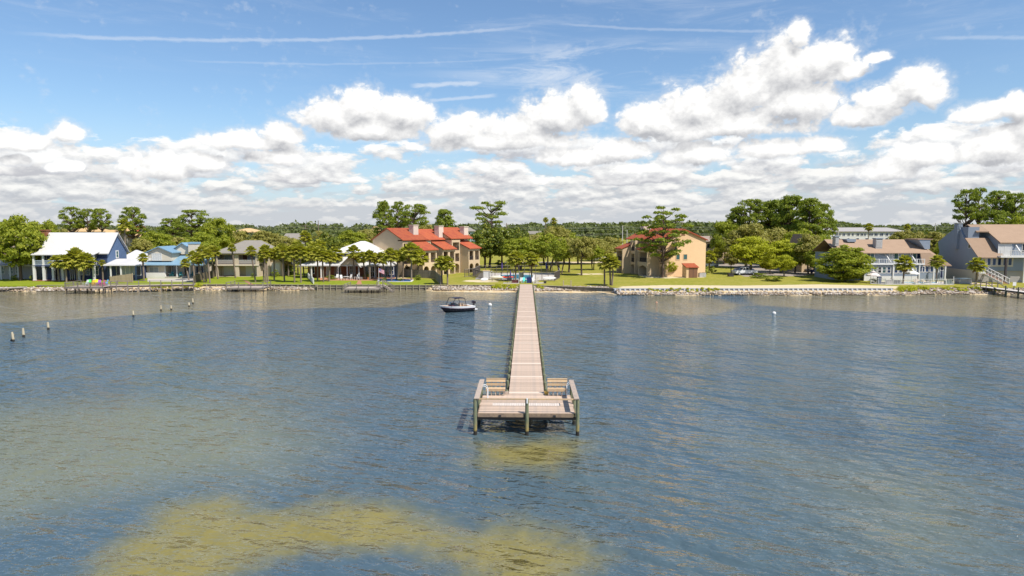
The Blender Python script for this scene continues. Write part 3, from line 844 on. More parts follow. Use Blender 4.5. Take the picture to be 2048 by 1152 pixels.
def proto_pine(seed, lo, ncl, m, asp=3.4, cr=0.26, per=85, leaf=0.055, bend=0.05, shape='dome', inner=0.25, flat=0.62, tr=0.072, lr=0.018):
    """Tall bare trunk; limbs that end in cushions of needles on a domed crown, gaps between.
    asp: height over crown radius, so that the cushions keep their true proportions."""
    rng = np.random.default_rng(seed)
    bx, by = rng.uniform(-bend, bend), rng.uniform(-bend, bend)
    def axis(z): return np.array([bx * math.sin(z * 3.0) * 2, by * math.sin(z * 2.3) * 2, z])
    mb = MB(); mb.smooth = True
    zs = np.linspace(-0.01, 0.93, 9)
    mb.tube([axis(z) for z in zs], [tr * (1 - 0.80 * max(z, 0)) for z in zs], 7)
    cs = []; rs = []
    i = 0
    while len(cs) < ncl:
        i += 1
        t = rng.random(); th = i * 2.4 + rng.uniform(-0.7, 0.7)
        z = lo + (0.965 - lo) * t
        if shape == 'dome': w = math.sqrt(max(0.05, 1 - ((t - 0.42) / 0.60) ** 2))
        elif shape == 'cone': w = 0.98 * (1 - t) ** 0.7 + 0.12
        elif shape == 'tall': w = (0.55 + 0.45 * math.sin(math.pi * min(1, t * 1.05 + 0.1))) * (1 if t < 0.8 else 0.75)
        else: w = 0.25 + 0.9 * math.sin(math.pi * (0.12 + 0.76 * t)) * rng.uniform(0.7, 1.1)
        R = w * (1 - cr * 0.8) * (rng.uniform(inner, 1.0) ** 0.5)
        c = axis(z) + np.array([math.cos(th) * R, math.sin(th) * R, 0.0]); c[2] = min(c[2], 0.985 - cr * flat / asp)
        if shape == 'open' and cs and min(np.linalg.norm((c - q) * np.array([1, 1, asp])) for q in cs) < cr * 0.85: 
            if i < 4000: continue
        cs.append(c); rs.append(cr * rng.uniform(0.7, 1.2))
        if rng.random() < (0.9 if shape == 'open' else 0.45):
            p0 = axis(max(lo * 0.75, z - 0.05 - R * 0.22 / asp * 2)); mid = (p0 + c) / 2 + np.array([0, 0, -0.03 * R])
            mb.tube([p0, mid, c], [lr, lr * 0.65, lr * 0.25], 5)
    C, N = clump_cloud(cs, rs, per, rng, flat / asp)
    crown = leaves_mesh('crown', C, N, leaf, rng, m, 1.9, asp)
    return mb.mesh('trunk', M_BARKP), crown
def palm_crown(seed, nfr, dry=6, droop=0.7):
    """Fan palm head, one unit = frond reach; every frond a pleated fan on a stalk."""
    rng = np.random.default_rng(seed)
    def fan(mb, th, el, L, w):
        d = Vector((math.cos(th) * math.cos(el), math.sin(th) * math.cos(el), math.sin(el)))
        side = Vector((-math.sin(th), math.cos(th), 0))
        up = side.cross(d).normalized() * -1
        if up.z < 0: up = -up
        p1 = d * L * 0.42
        mb.bar((0, 0, 0), p1, 0.025, 0.015)
        nl = 9
        for i in range(nl):
            a = -1.25 + 2.5 * (i + 0.5) / nl
            dd = (d * math.cos(a) + side * math.sin(a)).normalized()
            ln = L * (0.62 - 0.16 * abs(a)) * rng.uniform(0.85, 1.1)
            tip = p1 + dd * ln + Vector((0, 0, -droop * ln * (0.28 + 0.3 * rng.random())))
            midp = p1 + dd * ln * 0.55 + Vector((0, 0, -droop * ln * 0.06))
            ww = side * math.cos(a) - d * math.sin(a)
            hw = ww * (w * 0.5)
            n = len(mb.v)
            mb.v += [tuple(p1), tuple(midp - hw + up * 0.02), tuple(tip), tuple(midp + hw - up * 0.02)]
            mb.f.append((n, n + 1, n + 2, n + 3))
    mb = MB()
    for i in range(nfr):
        t = (i + 0.5) / nfr
        el = 1.45 - 2.15 * t ** 0.9 + rng.uniform(-0.15, 0.15)
        fan(mb, i * 2.399 + rng.uniform(-0.3, 0.3), el, rng.uniform(0.85, 1.08), 0.24)
    me = bpy.data.meshes.new('crown'); me.from_pydata(mb.v, [], mb.f); me.materials.append(L_PALM)
    mb = MB()
    for i in range(dry):
        fan(mb, i * 2.399 + rng.uniform(-0.4, 0.4), -1.05 + rng.uniform(-0.25, 0.1), rng.uniform(0.55, 0.8), 0.13)
    md = bpy.data.meshes.new('dry_fronds'); md.from_pydata(mb.v, [], mb.f); md.materials.append(L_PALMD)
    return me, md
def boot_mesh():
    mb = MB(); mb.tube([(0, 0, -0.75), (0, 0, -0.5), (0, 0, -0.2), (0, 0, 0.05)], [0.13, 0.22, 0.25, 0.16], 8)
    for i in range(14):
        th = i * 2.4; z = -0.65 + 0.045 * i
        mb.bar((math.cos(th) * 0.16, math.sin(th) * 0.16, z), (math.cos(th) * 0.36, math.sin(th) * 0.36, z + 0.14), 0.06, 0.03)
    return mb.mesh('frond_boot', mat('frond_boots', (0.13, 0.075, 0.04), 0.95, 0.4, 5.0))
BROAD = {
    'oak': [proto_broad(s, 0.18, 105, 105, L_OAK, 0.066, 0.26) for s in (11, 12, 13)],
    'live_oak': [proto_broad(s, 0.20, 105, 105, L_OLIVE, 0.066, 0.26, M_BARKG) for s in (21, 22, 23)],
    'park_oak': [proto_broad(s, 0.34, 70, 95, L_OAK if s != 33 else L_OLIVE, 0.066, 0.24, M_BARK, trunks=t) for s, t in ((31, 3), (32, 2), (33, 1))],
    'magnolia_tree': [proto_broad(s, 0.20, 90, 105, L_MAG, 0.066, 0.24, shape=0.8, dome=0.58) for s in (41, 42)],
    'maple_tree': [proto_broad(s, 0.22, 95, 105, L_BRIGHT, 0.064, 0.26, M_BARKG) for s in (51, 52)],
    'bush_tree': [proto_broad(s, 0.0, 190, 105, L_OAK, 0.056, 0.22, dome=0.62, shape=0.75) for s in (61,)],
    'shrub': [proto_broad(s, 0.0, 26, 60, L_HEDGE, 0.12, 0.33, dome=0.6) for s in (71, 72)],
    'weed_tuft': [proto_broad(s, 0.0, 12, 40, L_BRIGHT, 0.2, 0.45, dome=0.6) for s in (81,)],
}
PINE = {
    'pine_tree': [proto_pine(101, 0.58, 62, L_PINE, cr=0.22, per=70), proto_pine(102, 0.62, 56, L_PINE, cr=0.22, per=70, bend=0.08), proto_pine(103, 0.46, 85, L_PINE, shape='tall', cr=0.23, per=70), proto_pine(104, 0.56, 56, L_PINE, cr=0.22, per=70, bend=0.1)],
    'lone_pine': [proto_pine(111, 0.52, 17, L_PINE, asp=3.2, bend=0.10, shape='open', cr=0.28, per=140, flat=0.42, tr=0.055, lr=0.016)],
    'full_pine': [proto_pine(121, 0.22, 100, L_PINE, asp=3.2, shape='cone', cr=0.23, per=75), proto_pine(122, 0.30, 110, L_PINE, asp=3.2, shape='tall', cr=0.24, per=75)],
    'big_pine': [proto_pine(131, 0.25, 50, L_PINE, asp=3.0, shape='open', cr=0.20, per=105, bend=0.03, tr=0.048, lr=0.010, inner=0.08, flat=0.5)],
}
PALMC = [palm_crown(s, n, d) for s, n, d in ((201, 40, 5), (202, 44, 8), (203, 36, 4), (204, 42, 10))]
BOOT = boot_mesh()
def palm_trunk(seed):
    rng = random.Random(seed)
    mb = MB(); mb.smooth = True
    n = 10
    mb.tube([(0.14 * math.sin(i / n * 2.2 + seed) * (i / n) * 0.4, 0, i / n) for i in range(n + 1)], [0.19 if i == 0 else 0.15 + 0.012 * ((i * 7) % 3) for i in range(n + 1)], 8)
    return mb.mesh('trunk', M_PTRUNK)
PTR = [palm_trunk(s) for s in (1, 2)]
prng = random.Random(99)

def tree(kind, var, px, base, top, wpx, label, D=None, group=None, cat=None, rot=None):
    D = D or DG(base, 1.0)
    x = XW(px, D); h = ZW(top, D) - 1.0
    r = wpx / 2 / F * D * (1.18 if 'pine' in kind else 1.08)
    lib = BROAD.get(kind) or PINE[kind]
    tm, cm = lib[var % len(lib)]
    name = {'lone_pine': 'pine_tree', 'full_pine': 'pine_tree', 'big_pine': 'pine_tree', 'park_oak': 'oak_tree', 'oak': 'oak_tree', 'live_oak': 'oak_tree', 'bush_tree': 'bushy_tree'}.get(kind, kind)
    cat = cat or {'shrub': 'shrub', 'weed_tuft': 'weed'}.get(kind, 'tree')
    e = empty(name, (x, D, 1.0), prng.uniform(0, 6.28) if rot is None else rot, label, cat, group)
    if kind not in ('shrub', 'weed_tuft'):
        tw = {'pine_tree': h * 0.12, 'lone_pine': h * 0.12}.get(kind, None)
        link('trunk', tm, e, scale=(r, r, h))
    link('crown' if kind not in ('shrub', 'weed_tuft') else 'foliage', cm, e, scale=(r, r, h))
    return e
def palm(px, base, top, wpx, label, D=None, lean=0.0, boot=None, group='cabbage palms along the shore', var=None):
    D = D or DG(base, 1.0)
    x = XW(px, D); R = wpx * 1.15 / 2 / F * D
    htop = ZW(top, D) - 1.0
    h = max(0.6, htop - R * 0.80)
    e = empty('palm_tree', (x, D, 1.0), 0, label, 'palm tree', group)
    k = prng.randrange(4) if var is None else var
    sx = lean * D / F
    t = link('trunk', PTR[k % 2], e, scale=(1, 1, h))
    t.rotation_euler = (0, math.atan2(sx, h), 0)
    hx = sx * 1.0
    cmesh, dmesh = PALMC[k]
    rz = prng.uniform(0, 6.28)
    link('crown', cmesh, e, (hx, 0, h * math.cos(math.atan2(sx, h))), (0, 0, rz), (R, R, R))
    link('dry_fronds', dmesh, e, (hx, 0, h - 0.1), (0, 0, rz), (R, R, R))
    if boot or (boot is None and prng.random() < 0.4):
        link('frond_boot', BOOT, e, (hx, 0, h + 0.05), (0, 0, rz), (1.15, 1.15, 1.5))
    return e

# ---- far wood: one mass of crowns to the horizon
def far_wood():
    rng = np.random.default_rng(5)
    prof = [(-600, 448), (0, 450), (200, 449), (330, 455), (450, 449), (480, 446), (520, 453), (560, 452), (600, 442), (640, 447), (700, 449), (760, 447), (850, 446), (940, 447),
            (1010, 448), (1050, 444), (1100, 443), (1190, 445), (1240, 444), (1290, 440), (1330, 438), (1400, 443), (1460, 446), (1640, 437), (1700, 445), (1760, 449), (1860, 449), (1890, 446), (2048, 445), (2700, 447)]
    Cs = []; Ns = []; Ss = []
    def add(px, D, top, wm, per, sz):
        h = ZW(top, D) - 1.0
        if h < 2.5: h = rng.uniform(4, 7)
        x = XW(px, D)
        k = 7
        cen = [(rng.uniform(-1, 1) * wm * 0.6, rng.uniform(-1, 1) * wm * 0.6, h * rng.uniform(0.35, 0.86)) for _ in range(k)]
        cen[0] = (0, 0, h - wm * 0.42)
        C, N = clump_cloud(cen, [wm * 0.48] * k, per // k, rng)
        Cs.append(C + np.array([x, D, 1.0])); Ns.append(N); Ss.append(np.full(len(C), sz))
    for i in range(1500):
        px = rng.uniform(-500, 2550); D = 320 + 620 * rng.random() ** 1.4
        if abs(D - 298) < 20: continue
        t = interp(px, prof) + rng.uniform(-1, 12) * (1.0 if D > 450 else 1.3)
        add(px, D, t, rng.uniform(4.5, 8.0), 100, 1.6 if D > 500 else 1.25)
    for i in range(330):
        px = rng.uniform(-350, 735) if i < 230 else rng.uniform(1815, 2400)
        add(px, rng.uniform(236, 282), rng.uniform(458, 478), rng.uniform(3.6, 5.4), 110, 0.9)
    for i in range(420):
        px = rng.uniform(-600, 2650); D = rng.uniform(950, 1700)
        add(px, D, interp(px, prof) + rng.uniform(-1, 4), rng.uniform(9, 14), 84, 3.2)
    C = np.concatenate(Cs); N = np.concatenate(Ns); S = np.concatenate(Ss)
    me = leaves_mesh('far_wood', C, N, S, rng, L_FAR)
    tag(link('far_wood', me), 'distant green wood reaching to the horizon', kind='stuff')
far_wood()

G_LOAK = 'oaks behind the shore houses'
TREES = [
    # kind, variant, px, base py, top py, width px, label, D
    ('oak', 0, 8, 0, 430, 96, 'broad dark oak at the picture edge behind the pale grey house', 158),
    ('oak', 1, 42, 561, 428, 104, 'big oak on a pale trunk standing in front of the pale grey house', None),
    ('oak', 2, 96, 0, 433, 62, 'oak rising beside the brick chimney of the blue house', 158),
    ('live_oak', 0, 122, 0, 452, 50, 'low oak filling in behind the brick chimney of the blue house', 176),
    ('oak', 1, -50, 0, 436, 110, 'oak cut by the picture edge beyond the pale grey house', 165),
    ('pine_tree', 0, 147, 0, 411, 44, 'tall umbrella pine over the brick chimney side of the white roof', 230),
    ('pine_tree', 3, 182, 0, 415, 38, 'slim pine in the middle of the three behind the white roof', 232),
    ('pine_tree', 1, 204, 0, 414, 38, 'tall pine above the ridge end of the blue house', 228),
    ('pine_tree', 2, 268, 0, 411, 52, 'solitary rounded pine beside the tan tent-shaped roof', 236),
    ('oak', 2, 312, 0, 457, 72, 'round oak behind the dormer of the light blue roof', 190),
    ('live_oak', 1, 285, 0, 470, 50, 'low oak between the tall palm and the light blue roof', 185),
    ('pine_tree', 2, 345, 0, 434, 62, 'dense dark pine behind the light blue roof', 215),
    ('pine_tree', 0, 390, 0, 417, 70, 'highest pine of the grove behind the blue-capped chimney', 222),
    ('oak', 0, 436, 0, 425, 64, 'full round-headed oak at the end of the grove above the beige house', 214),
    ('oak', 1, 405, 0, 462, 80, 'dark oak low behind the blue-capped chimney', 185),
    ('live_oak', 2, 360, 0, 470, 60, 'olive oak tucked between the two light blue dormers', 200),
    ('live_oak', 0, 478, 0, 458, 66, 'yellow-green oak behind the ridge of the beige house', 225),
    ('live_oak', 1, 530, 0, 455, 70, 'spreading olive oak beyond the beige hip roof', 235),
    ('live_oak', 2, 572, 0, 468, 60, 'low olive oak beyond the palm thicket', 225),
    ('live_oak', 0, 648, 0, 458, 60, 'oak behind the magnolia near the white hip roof', 250),
    ('oak', 2, 705, 0, 456, 66, 'dusky oak behind the white hip roof', 232),
    ('live_oak', 1, 738, 0, 452, 60, 'oak beside the tan gable wall of the red roofed building', 240),
    ('oak', 1, 600, 0, 470, 50, 'oak behind the tall shaggy palm', 240),
    ('live_oak', 2, 690, 0, 486, 54, 'low oak right behind the white roof peak', 200),
    ('magnolia_tree', 0, 658, 0, 462, 62, 'dark glossy magnolia above the palm thicket', 182),
    ('full_pine', 1, 770, 0, 399, 46, 'dense tall pine over the tan gable wall', 215),
    ('pine_tree', 3, 800, 0, 400, 36, 'narrow pine between two fuller pines over the red roof', 218),
    ('pine_tree', 1, 832, 0, 405, 62, 'umbrella pine over the first chimney of the red roof', 214),
    ('full_pine', 0, 890, 0, 416, 64, 'cone-shaped bright green pine between the two taller chimneys', 212),
    ('live_oak', 0, 850, 0, 444, 50, 'oak crown showing above the red roof ridge', 230),
    ('oak', 0, 925, 0, 462, 46, 'oak behind the last chimney of the red roof', 225),
    ('lone_pine', 0, 979, 0, 392, 74, 'lone tall pine with open sparse branches over the magnolias', 190),
    ('magnolia_tree', 0, 970, 536, 445, 76, 'dark magnolia next to the red roofed building', None),
    ('magnolia_tree', 1, 1004, 536, 446, 68, 'largest dark magnolia under the lone pine', None),
    ('magnolia_tree', 0, 1038, 0, 452, 52, 'dark magnolia behind the brighter park oak', 190),
    ('park_oak', 0, 1040, 541, 470, 82, 'spreading park oak with several trunks beside the magnolias', None),
    ('live_oak', 1, 1072, 533, 462, 56, 'grey-green oak between the park oaks', None),
    ('park_oak', 1, 1096, 541, 462, 80, 'park oak with forked leaning trunks behind the pool', None),
    ('live_oak', 2, 1112, 530, 445, 66, 'tall hazy oak rising behind the park oaks', None),
    ('park_oak', 2, 1138, 545, 468, 62, 'park oak with three thin stems beyond the pool fence', None),
    ('park_oak', 2, 1163, 551, 464, 62, 'pale-trunked oak standing last in the park row', None),
    ('park_oak', 1, 1186, 540, 484, 50, 'small oak at the open end of the park row', None),
    ('oak', 1, 1022, 0, 458, 60, 'shadowed oak between the magnolias and the park row', 205),
    ('oak', 0, 1056, 0, 462, 62, 'oak at the back of the park beside the far palms', 208),
    ('oak', 2, 1088, 0, 460, 62, 'back-row park oak under the far palm', 202),
    ('oak', 1, 1128, 0, 458, 66, 'back-row broad oak behind the forked park oak', 210),
    ('oak', 0, 1156, 0, 466, 60, 'back-row oak behind the three-stemmed park oak', 204),
    ('live_oak', 2, 1184, 0, 472, 56, 'back-row oak at the end of the sandy drive', 206),
    ('park_oak', 0, 1120, 549, 474, 58, 'park oak with leaning stems nearest the pool fence', None),
    ('big_pine', 0, 1325, 555, 409, 100, 'large shaggy pine in front of the peach condominium', None),
    ('oak', 0, 1448, 0, 430, 56, 'dark tree at the seaward end of the pine grove', 205),
    ('pine_tree', 1, 1500, 0, 395, 62, 'flat-topped pine above the parking lot grove', 205),
    ('full_pine', 1, 1536, 0, 399, 66, 'full pine in the middle of the parking lot grove', 208),
    ('full_pine', 1, 1577, 0, 388, 74, 'highest pine of the parking lot grove', 200),
    ('full_pine', 0, 1615, 0, 393, 84, 'broad pine at the building side of the parking lot grove', 192),
    ('full_pine', 1, 1558, 0, 396, 66, 'dense pine crowding the highest one of the lot grove', 206),
    ('pine_tree', 2, 1640, 0, 404, 54, 'outermost pine leaning over the grey townhouse roof', 196),
    ('pine_tree', 2, 1474, 0, 412, 54, 'lower pine beside the flat-topped one of the lot grove', 208),
    ('live_oak', 0, 1492, 0, 441, 92, 'broad olive-green oak in front of the pine grove', 186),
    ('live_oak', 1, 1555, 0, 447, 84, 'olive oak under the tallest pines', 188),
    ('oak', 2, 1598, 0, 452, 70, 'shady oak by the grey chimney wall', 180),
    ('oak', 1, 1640, 0, 470, 46, 'narrow oak hiding the end of the grey condominium', 172),
    ('live_oak', 0, 1616, 0, 462, 62, 'oak screening the brown townhouse end', 162),
    ('oak', 0, 1590, 0, 478, 56, 'oak in front of the shaded cars', 164),
    ('oak', 1, 1632, 0, 492, 50, 'low oak between the lot and the huge rounded tree', 158),
    ('maple_tree', 0, 1502, 549, 468, 92, 'bright green tree over the white pickup truck', None),
    ('maple_tree', 1, 1562, 545, 474, 84, 'bright green tree over the parking lot', None),
    ('maple_tree', 0, 1568, 553, 507, 46, 'small yellow-green tree on a thin trunk by the lot', None),
    ('maple_tree', 1, 1540, 548, 515, 40, 'small pale-trunked tree beside the round shrub', None),
    ('park_oak', 2, 1462, 549, 497, 34, 'young tree growing from a square planter', None),
    ('bush_tree', 0, 1688, 563, 488, 108, 'huge rounded tree with foliage down to the lawn', None),
    ('oak', 2, 1662, 0, 490, 50, 'tree beside the grey condominium wall', 160),
    ('live_oak', 0, 1800, 0, 456, 56, 'oak behind the louvred chimney', 205),
    ('live_oak', 1, 1835, 0, 456, 54, 'oak beyond the end of the grey condominium', 200),
    ('live_oak', 2, 1868, 0, 458, 56, 'oak in the gap between the two grey condominiums', 196),
    ('oak', 0, 1888, 0, 474, 46, 'dark oak close to the tall blue-grey gable', 175),
    ('pine_tree', 0, 1925, 0, 375, 52, 'tall pine with a side branch over the blue-grey gable', 200),
    ('pine_tree', 3, 1953, 0, 372, 42, 'tall slim pine above the tan roof', 200),
    ('pine_tree', 1, 1990, 0, 377, 52, 'open tall pine in the line over the tan roof', 204),
    ('pine_tree', 2, 2024, 0, 382, 56, 'thick tall pine last in the line over the tan roof', 200),
    ('full_pine', 1, 1985, 0, 418, 58, 'bushy pine low under the tall pines', 195),
    ('oak', 1, 2030, 0, 430, 60, 'oak under the tall pines at the picture edge', 190),
    ('oak', 2, 1950, 0, 440, 54, 'oak crown above the tan roof ridge', 192),
    ('oak', 0, 2090, 0, 428, 80, 'oak beyond the picture edge behind the tan roof', 190),
    ('live_oak', 2, 1220, 0, 470, 50, 'shaded oak beside the far road', 235),
    ('live_oak', 1, 1200, 0, 478, 60, 'low dark oak behind the park lawn', 225),
    ('shrub', 0, 1386, 551, 540, 28, 'rounded clipped bush beside the small shed', None),
    ('shrub', 1, 1545, 562, 549, 46, 'wide dark shrub mound on the lawn edge', None),
    ('shrub', 0, 1518, 556, 545, 40, 'dark shrub under the bright tree', None),
    ('shrub', 1, 1412, 549, 531, 15, 'hedge block by the air conditioners', None),
    ('shrub', 0, 1425, 546, 531, 16, 'taller hedge block behind the air conditioners', None),
    ('shrub', 1, 505, 555, 545, 9, 'dark clipped bush by a pillar of the beige house', None),
    ('shrub', 0, 551.5, 554, 537, 17, 'square bushy hedge beside the tan garage wing', None),
    ('shrub', 1, 582, 550, 528, 26, 'leafy bush behind the palms near the tan garage', None),
    ('shrub', 0, 662, 559, 549, 22, 'dark low bush beside the white fence end', None),
    ('shrub', 1, 690, 557, 551, 14, 'low bush beside the lounge chairs', None),
    ('shrub', 0, 768, 562, 555, 12, 'small dark bush by the flagpole', None),
    ('shrub', 1, 800, 562, 556, 12, 'small bright bush at the pool edge', None),
    ('shrub', 0, 836, 560, 549, 18, 'dark bush at the corner of the pool', None),
    ('shrub', 0, 934, 537, 527, 14, 'small leafy bush by the last arch of the red roofed building', None),
    ('shrub', 1, 1020, 536, 521, 24, 'yellow-green bush under the magnolias', None),
    ('shrub', 0, 1000, 534, 519, 20, 'green bush between the magnolia trunks', None),
    ('shrub', 1, 1745, 566, 556, 18, 'bush beside the white pool fence corner', None),
    ('shrub', 0, 30, 561, 549, 18, 'dark bush under the pale grey house windows', None),
    ('shrub', 1, 66, 561, 548, 14, 'dark bush between the oak trunk and the blue house', None),
    ('maple_tree', 0, 1340, 553, 519, 30, 'young leafy tree beside the large shaggy pine', None),
]
for k, v, px, b, t, w, lab, D in TREES:
    tree(k, v, px, b, t, w, lab, D)

PALMS = [
    # px, base, top, width, label, lean px, D
    (133, 564, 507, 36, 'bushy palm nearest the porch steps of the blue house', 0, None),
    (155, 563, 495, 44, 'tallest palm in front of the blue porch', -2, None),
    (166, 563.5, 503, 40, 'palm leaning beside the tallest one at the blue porch', 5, None),
    (119, 563.5, 509, 30, 'palm half hidden at the blue porch', -3, None),
    (206, 561, 519, 14, 'small-headed palm with a thick pale trunk', 0, None),
    (253, 0, 437, 26, 'very tall palm standing behind the blue house', 0, 168),
    (288, 562, 506, 21, 'palm at the corner of the cream house', 0, None),
    (378, 560.5, 516, 20, 'short palm before the porch of the cream house', -6, None),
    (389, 558, 501, 24, 'palm standing against the porch column of the cream house', -2, None),
    (409, 565, 504, 26, 'palm leaning hard over the wooden side fence', -14, None),
    (413, 564, 490, 28, 'palm leaning away from the wooden side fence', -6, None),
    (398, 556, 500, 24, 'palm behind the leaning pair at the side fence', 2, None),
    (420, 566, 496, 26, 'upright palm at the shore end of the side fence', -3, None),
    (424, 556, 490, 26, 'palm close to the beige house wall', 3, None),
    (436, 558, 490, 26, 'palm against the first pillar of the beige house', -5, None),
    (471, 556, 487, 19, 'slim palm before the middle pillar of the beige house', -5, None),
    (511, 564, 491, 23, 'curved palm before the balcony of the beige house', -7, None),
    (528, 563, 505, 22, 'short palm first in the row of three by the small deck', -1, None),
    (532, 565, 496, 24, 'middle palm of the row of three by the small deck', -2, None),
    (536, 563, 488, 30, 'tallest palm of the row of three by the small deck', -4, None),
    (548.5, 562, 496, 26, 'palm rising before the garage wing', 1, None),
    (566, 553, 486, 32, 'twin palm behind the garage hedge', 0, None),
    (569, 563, 490, 30, 'palm before the leafy bush', -2, None),
    (589, 565, 488, 34, 'palm alone on the middle of the lawn', 0, None),
    (602, 565, 487, 32, 'palm beside the one alone on the lawn', 0, None),
    (612, 0, 461, 26, 'tall shaggy palm with dead fronds behind the thicket', 0, 188),
    (620, 556, 490, 34, 'palm at the house end of the white fence', 2, None),
    (635, 563, 493, 32, 'palm right behind the white fence', 2, None),
    (647, 564, 497, 30, 'palm leaning into the thicket by the white house', -1, None),
    (658, 563, 500, 28, 'palm before the porch chairs of the white house', 4, None),
    (669, 556, 492, 32, 'palm close to the brick wall of the white house', 3, None),
    (577, 552, 499, 30, 'palm behind the lone lawn palm', 1, None),
    (596, 550, 480, 34, 'high palm at the back of the thicket before the shaggy palm', 0, None),
    (608, 554, 503, 32, 'low palm in the heart of the thicket', -2, None),
    (628, 551, 482, 36, 'high broad palm at the back of the thicket near the magnolia', 2, None),
    (641, 549, 478, 32, 'palm directly below the magnolia', 0, None),
    (652, 552, 507, 32, 'low leaning palm at the porch end of the thicket', -4, None),
    (556, 551, 492, 28, 'palm rising behind the garage roof', 0, None),
    (812, 552, 500, 30, 'palm between the pool and the red roofed building', 0, None),
    (829, 551, 489, 34, 'palm against the tan wall of the red roofed building', -1, None),
    (760, 553, 498, 28, 'palm at the blue end wall of the white-roofed house', 1, None),
    (708, 558, 490, 32, 'palm before the white roof peak', 0, None),
    (717, 556, 503, 26, 'short palm beside the one before the roof peak', 2, None),
    (731, 559, 503, 26, 'palm leaning toward the rust red post', -4, None),
    (739.6, 560, 499, 28, 'palm beside the potted plants', 0, None),
    (752, 558, 505, 26, 'palm beside the porch post of the white house', -1, None),
    (772, 559, 502, 30, 'palm leaning over the flag', -8, None),
    (783, 562, 495, 32, 'palm between the flag and the pool', -1, None),
    (793, 560, 499, 30, 'pale-trunked palm tilted beside the pool', 4, None),
    (806, 556, 494, 28, 'palm behind the pool near the wooden fence', 2, None),
    (823, 561, 484, 40, 'largest palm at the end of the pool', 0, None),
    (836, 555, 496, 40, 'leafy palm at the red roofed building corner', 1, None),
    (884, 568.5, 511, 32, 'first of the two palms on the lawn by the red roofed building', -1, None),
    (895, 569, 511, 34, 'palm on the lawn with the open grass beyond it', 0, None),
    (1031, 562, 500, 36, 'palm before the pool fence on the boat side of the pier', 0, None),
    (1063, 562, 503, 34, 'palm before the pool fence beside the gate', 0, None),
    (1091, 0, 434, 12, 'far palm rising above the park oaks', 0, 235),
    (1107, 0, 435, 15, 'far windblown palm above the park oaks', 0, 235),
    (1209, 570.5, 514, 28, 'single palm at the lawn end of the rock wall', -1, None),
    (1221, 570.5, 506, 30, 'palm of the leaning pair by the concrete wall', -3, None),
    (1224, 571, 511, 30, 'second palm of the leaning pair by the concrete wall', 2, None),
    (1418, 546, 500, 30, 'palm growing at the corner of the peach condominium', 0, None),
    (1434, 535, 495, 26, 'palm behind the hedge blocks', 0, None),
    (1735, 0, 446, 18, 'tall dark palm before the white apartments', 0, 265),
    (1811, 0, 447, 14, 'far palm above the oaks near the louvred chimney', 0, 290),
    (1806, 567.5, 510, 38, 'palm in front of the white balcony', 1, None),
    (1872, 566, 509, 30, 'palm by the closed dark umbrella', 0, None),
    (1952, 569, 514, 34, 'palm at the foot of the outdoor stairs', 0, None),
]
for px, b, t, w, lab, ln, D in PALMS:
    palm(px + (0 if ln >= 0 else 0), b, t, w, lab, D, lean=ln)
# ================================================================== buildings
M_WHITE = mat('white_paint', (0.66, 0.64, 0.60), 0.6, 0.06, 1.5)
M_CREAM = mat('cream_stucco', (0.62, 0.54, 0.42), 0.85, 0.10, 0.6, 0.01, 30)
M_TAN = mat('tan_stucco', (0.58, 0.435, 0.275), 0.9, 0.10, 0.5, 0.01, 30)
M_PEACH = mat('peach_stucco', (0.72, 0.485, 0.275), 0.9, 0.10, 0.5, 0.01, 30)
M_BEIGE = mat('beige_stucco', (0.55, 0.45, 0.335), 0.9, 0.10, 0.5, 0.01, 30)
M_CHIM = mat('pale_chimney', (0.62, 0.50, 0.41), 0.85, 0.10, 0.8, 0.01, 30)
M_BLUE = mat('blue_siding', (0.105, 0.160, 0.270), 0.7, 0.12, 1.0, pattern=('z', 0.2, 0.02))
M_NAVY_SHADE = mat('navy_shade_siding', (0.050, 0.068, 0.140), 0.7, 0.12, 1.0, pattern=('z', 0.2, 0.02))
M_GREYB = mat('blue_grey_siding', (0.255, 0.295, 0.350), 0.75, 0.10, 1.0, pattern=('z', 0.2, 0.02))
M_GREYL = mat('pale_grey_siding', (0.40, 0.38, 0.36), 0.75, 0.10, 1.0, pattern=('z', 0.2, 0.02))
M_LATT = mat('grey_lattice', (0.42, 0.39, 0.36), 0.85, 0.12, 1.0, pattern=('x', 0.15, 0.03))
M_MROOF = mat('white_metal_roof', (0.57, 0.55, 0.525), 0.45, 0.14, 0.7, pattern=('x', 0.45, 0.02))
M_BROOF = mat('pale_blue_metal_roof', (0.19, 0.31, 0.40), 0.45, 0.10, 0.7, pattern=('x', 0.45, 0.02))
M_SHING = mat('tan_shingle_roof', (0.33, 0.225, 0.150), 0.95, 0.16, 0.8, 0.02, 9, pattern=('z', 0.14, 0.02))
M_SHINGG = mat('grey_shingle_roof', (0.24, 0.215, 0.18), 0.95, 0.16, 0.8, 0.02, 9, pattern=('z', 0.14, 0.02))
M_SHINGB = mat('brown_shingle_roof', (0.28, 0.22, 0.17), 0.95, 0.2, 0.8, 0.02, 9)
M_TILE = mat('red_tile_roof', (0.38, 0.092, 0.036), 0.8, 0.34, 0.9, 0.02, 9, pattern=('x', 0.3, 0.03), col2=(0.29, 0.062, 0.030))
M_REDTRIM = mat('dark_red_trim', (0.20, 0.040, 0.022), 0.8, 0.15)
M_BRICK = mat('brick_red', (0.26, 0.105, 0.055), 0.9, 0.3, 3.0, 0.01, 20, col2=(0.20, 0.085, 0.05))
M_GLASS = mat('dark_glass', (0.018, 0.022, 0.028), 0.08, 0.3, 0.6, spec=0.6)
M_GLASSB = mat('blue_glass', (0.020, 0.040, 0.095), 0.08, 0.3, 0.6, spec=0.7)
M_GLASSG = mat('green_glass', (0.045, 0.105, 0.100), 0.1, 0.3, 0.6, spec=0.6)
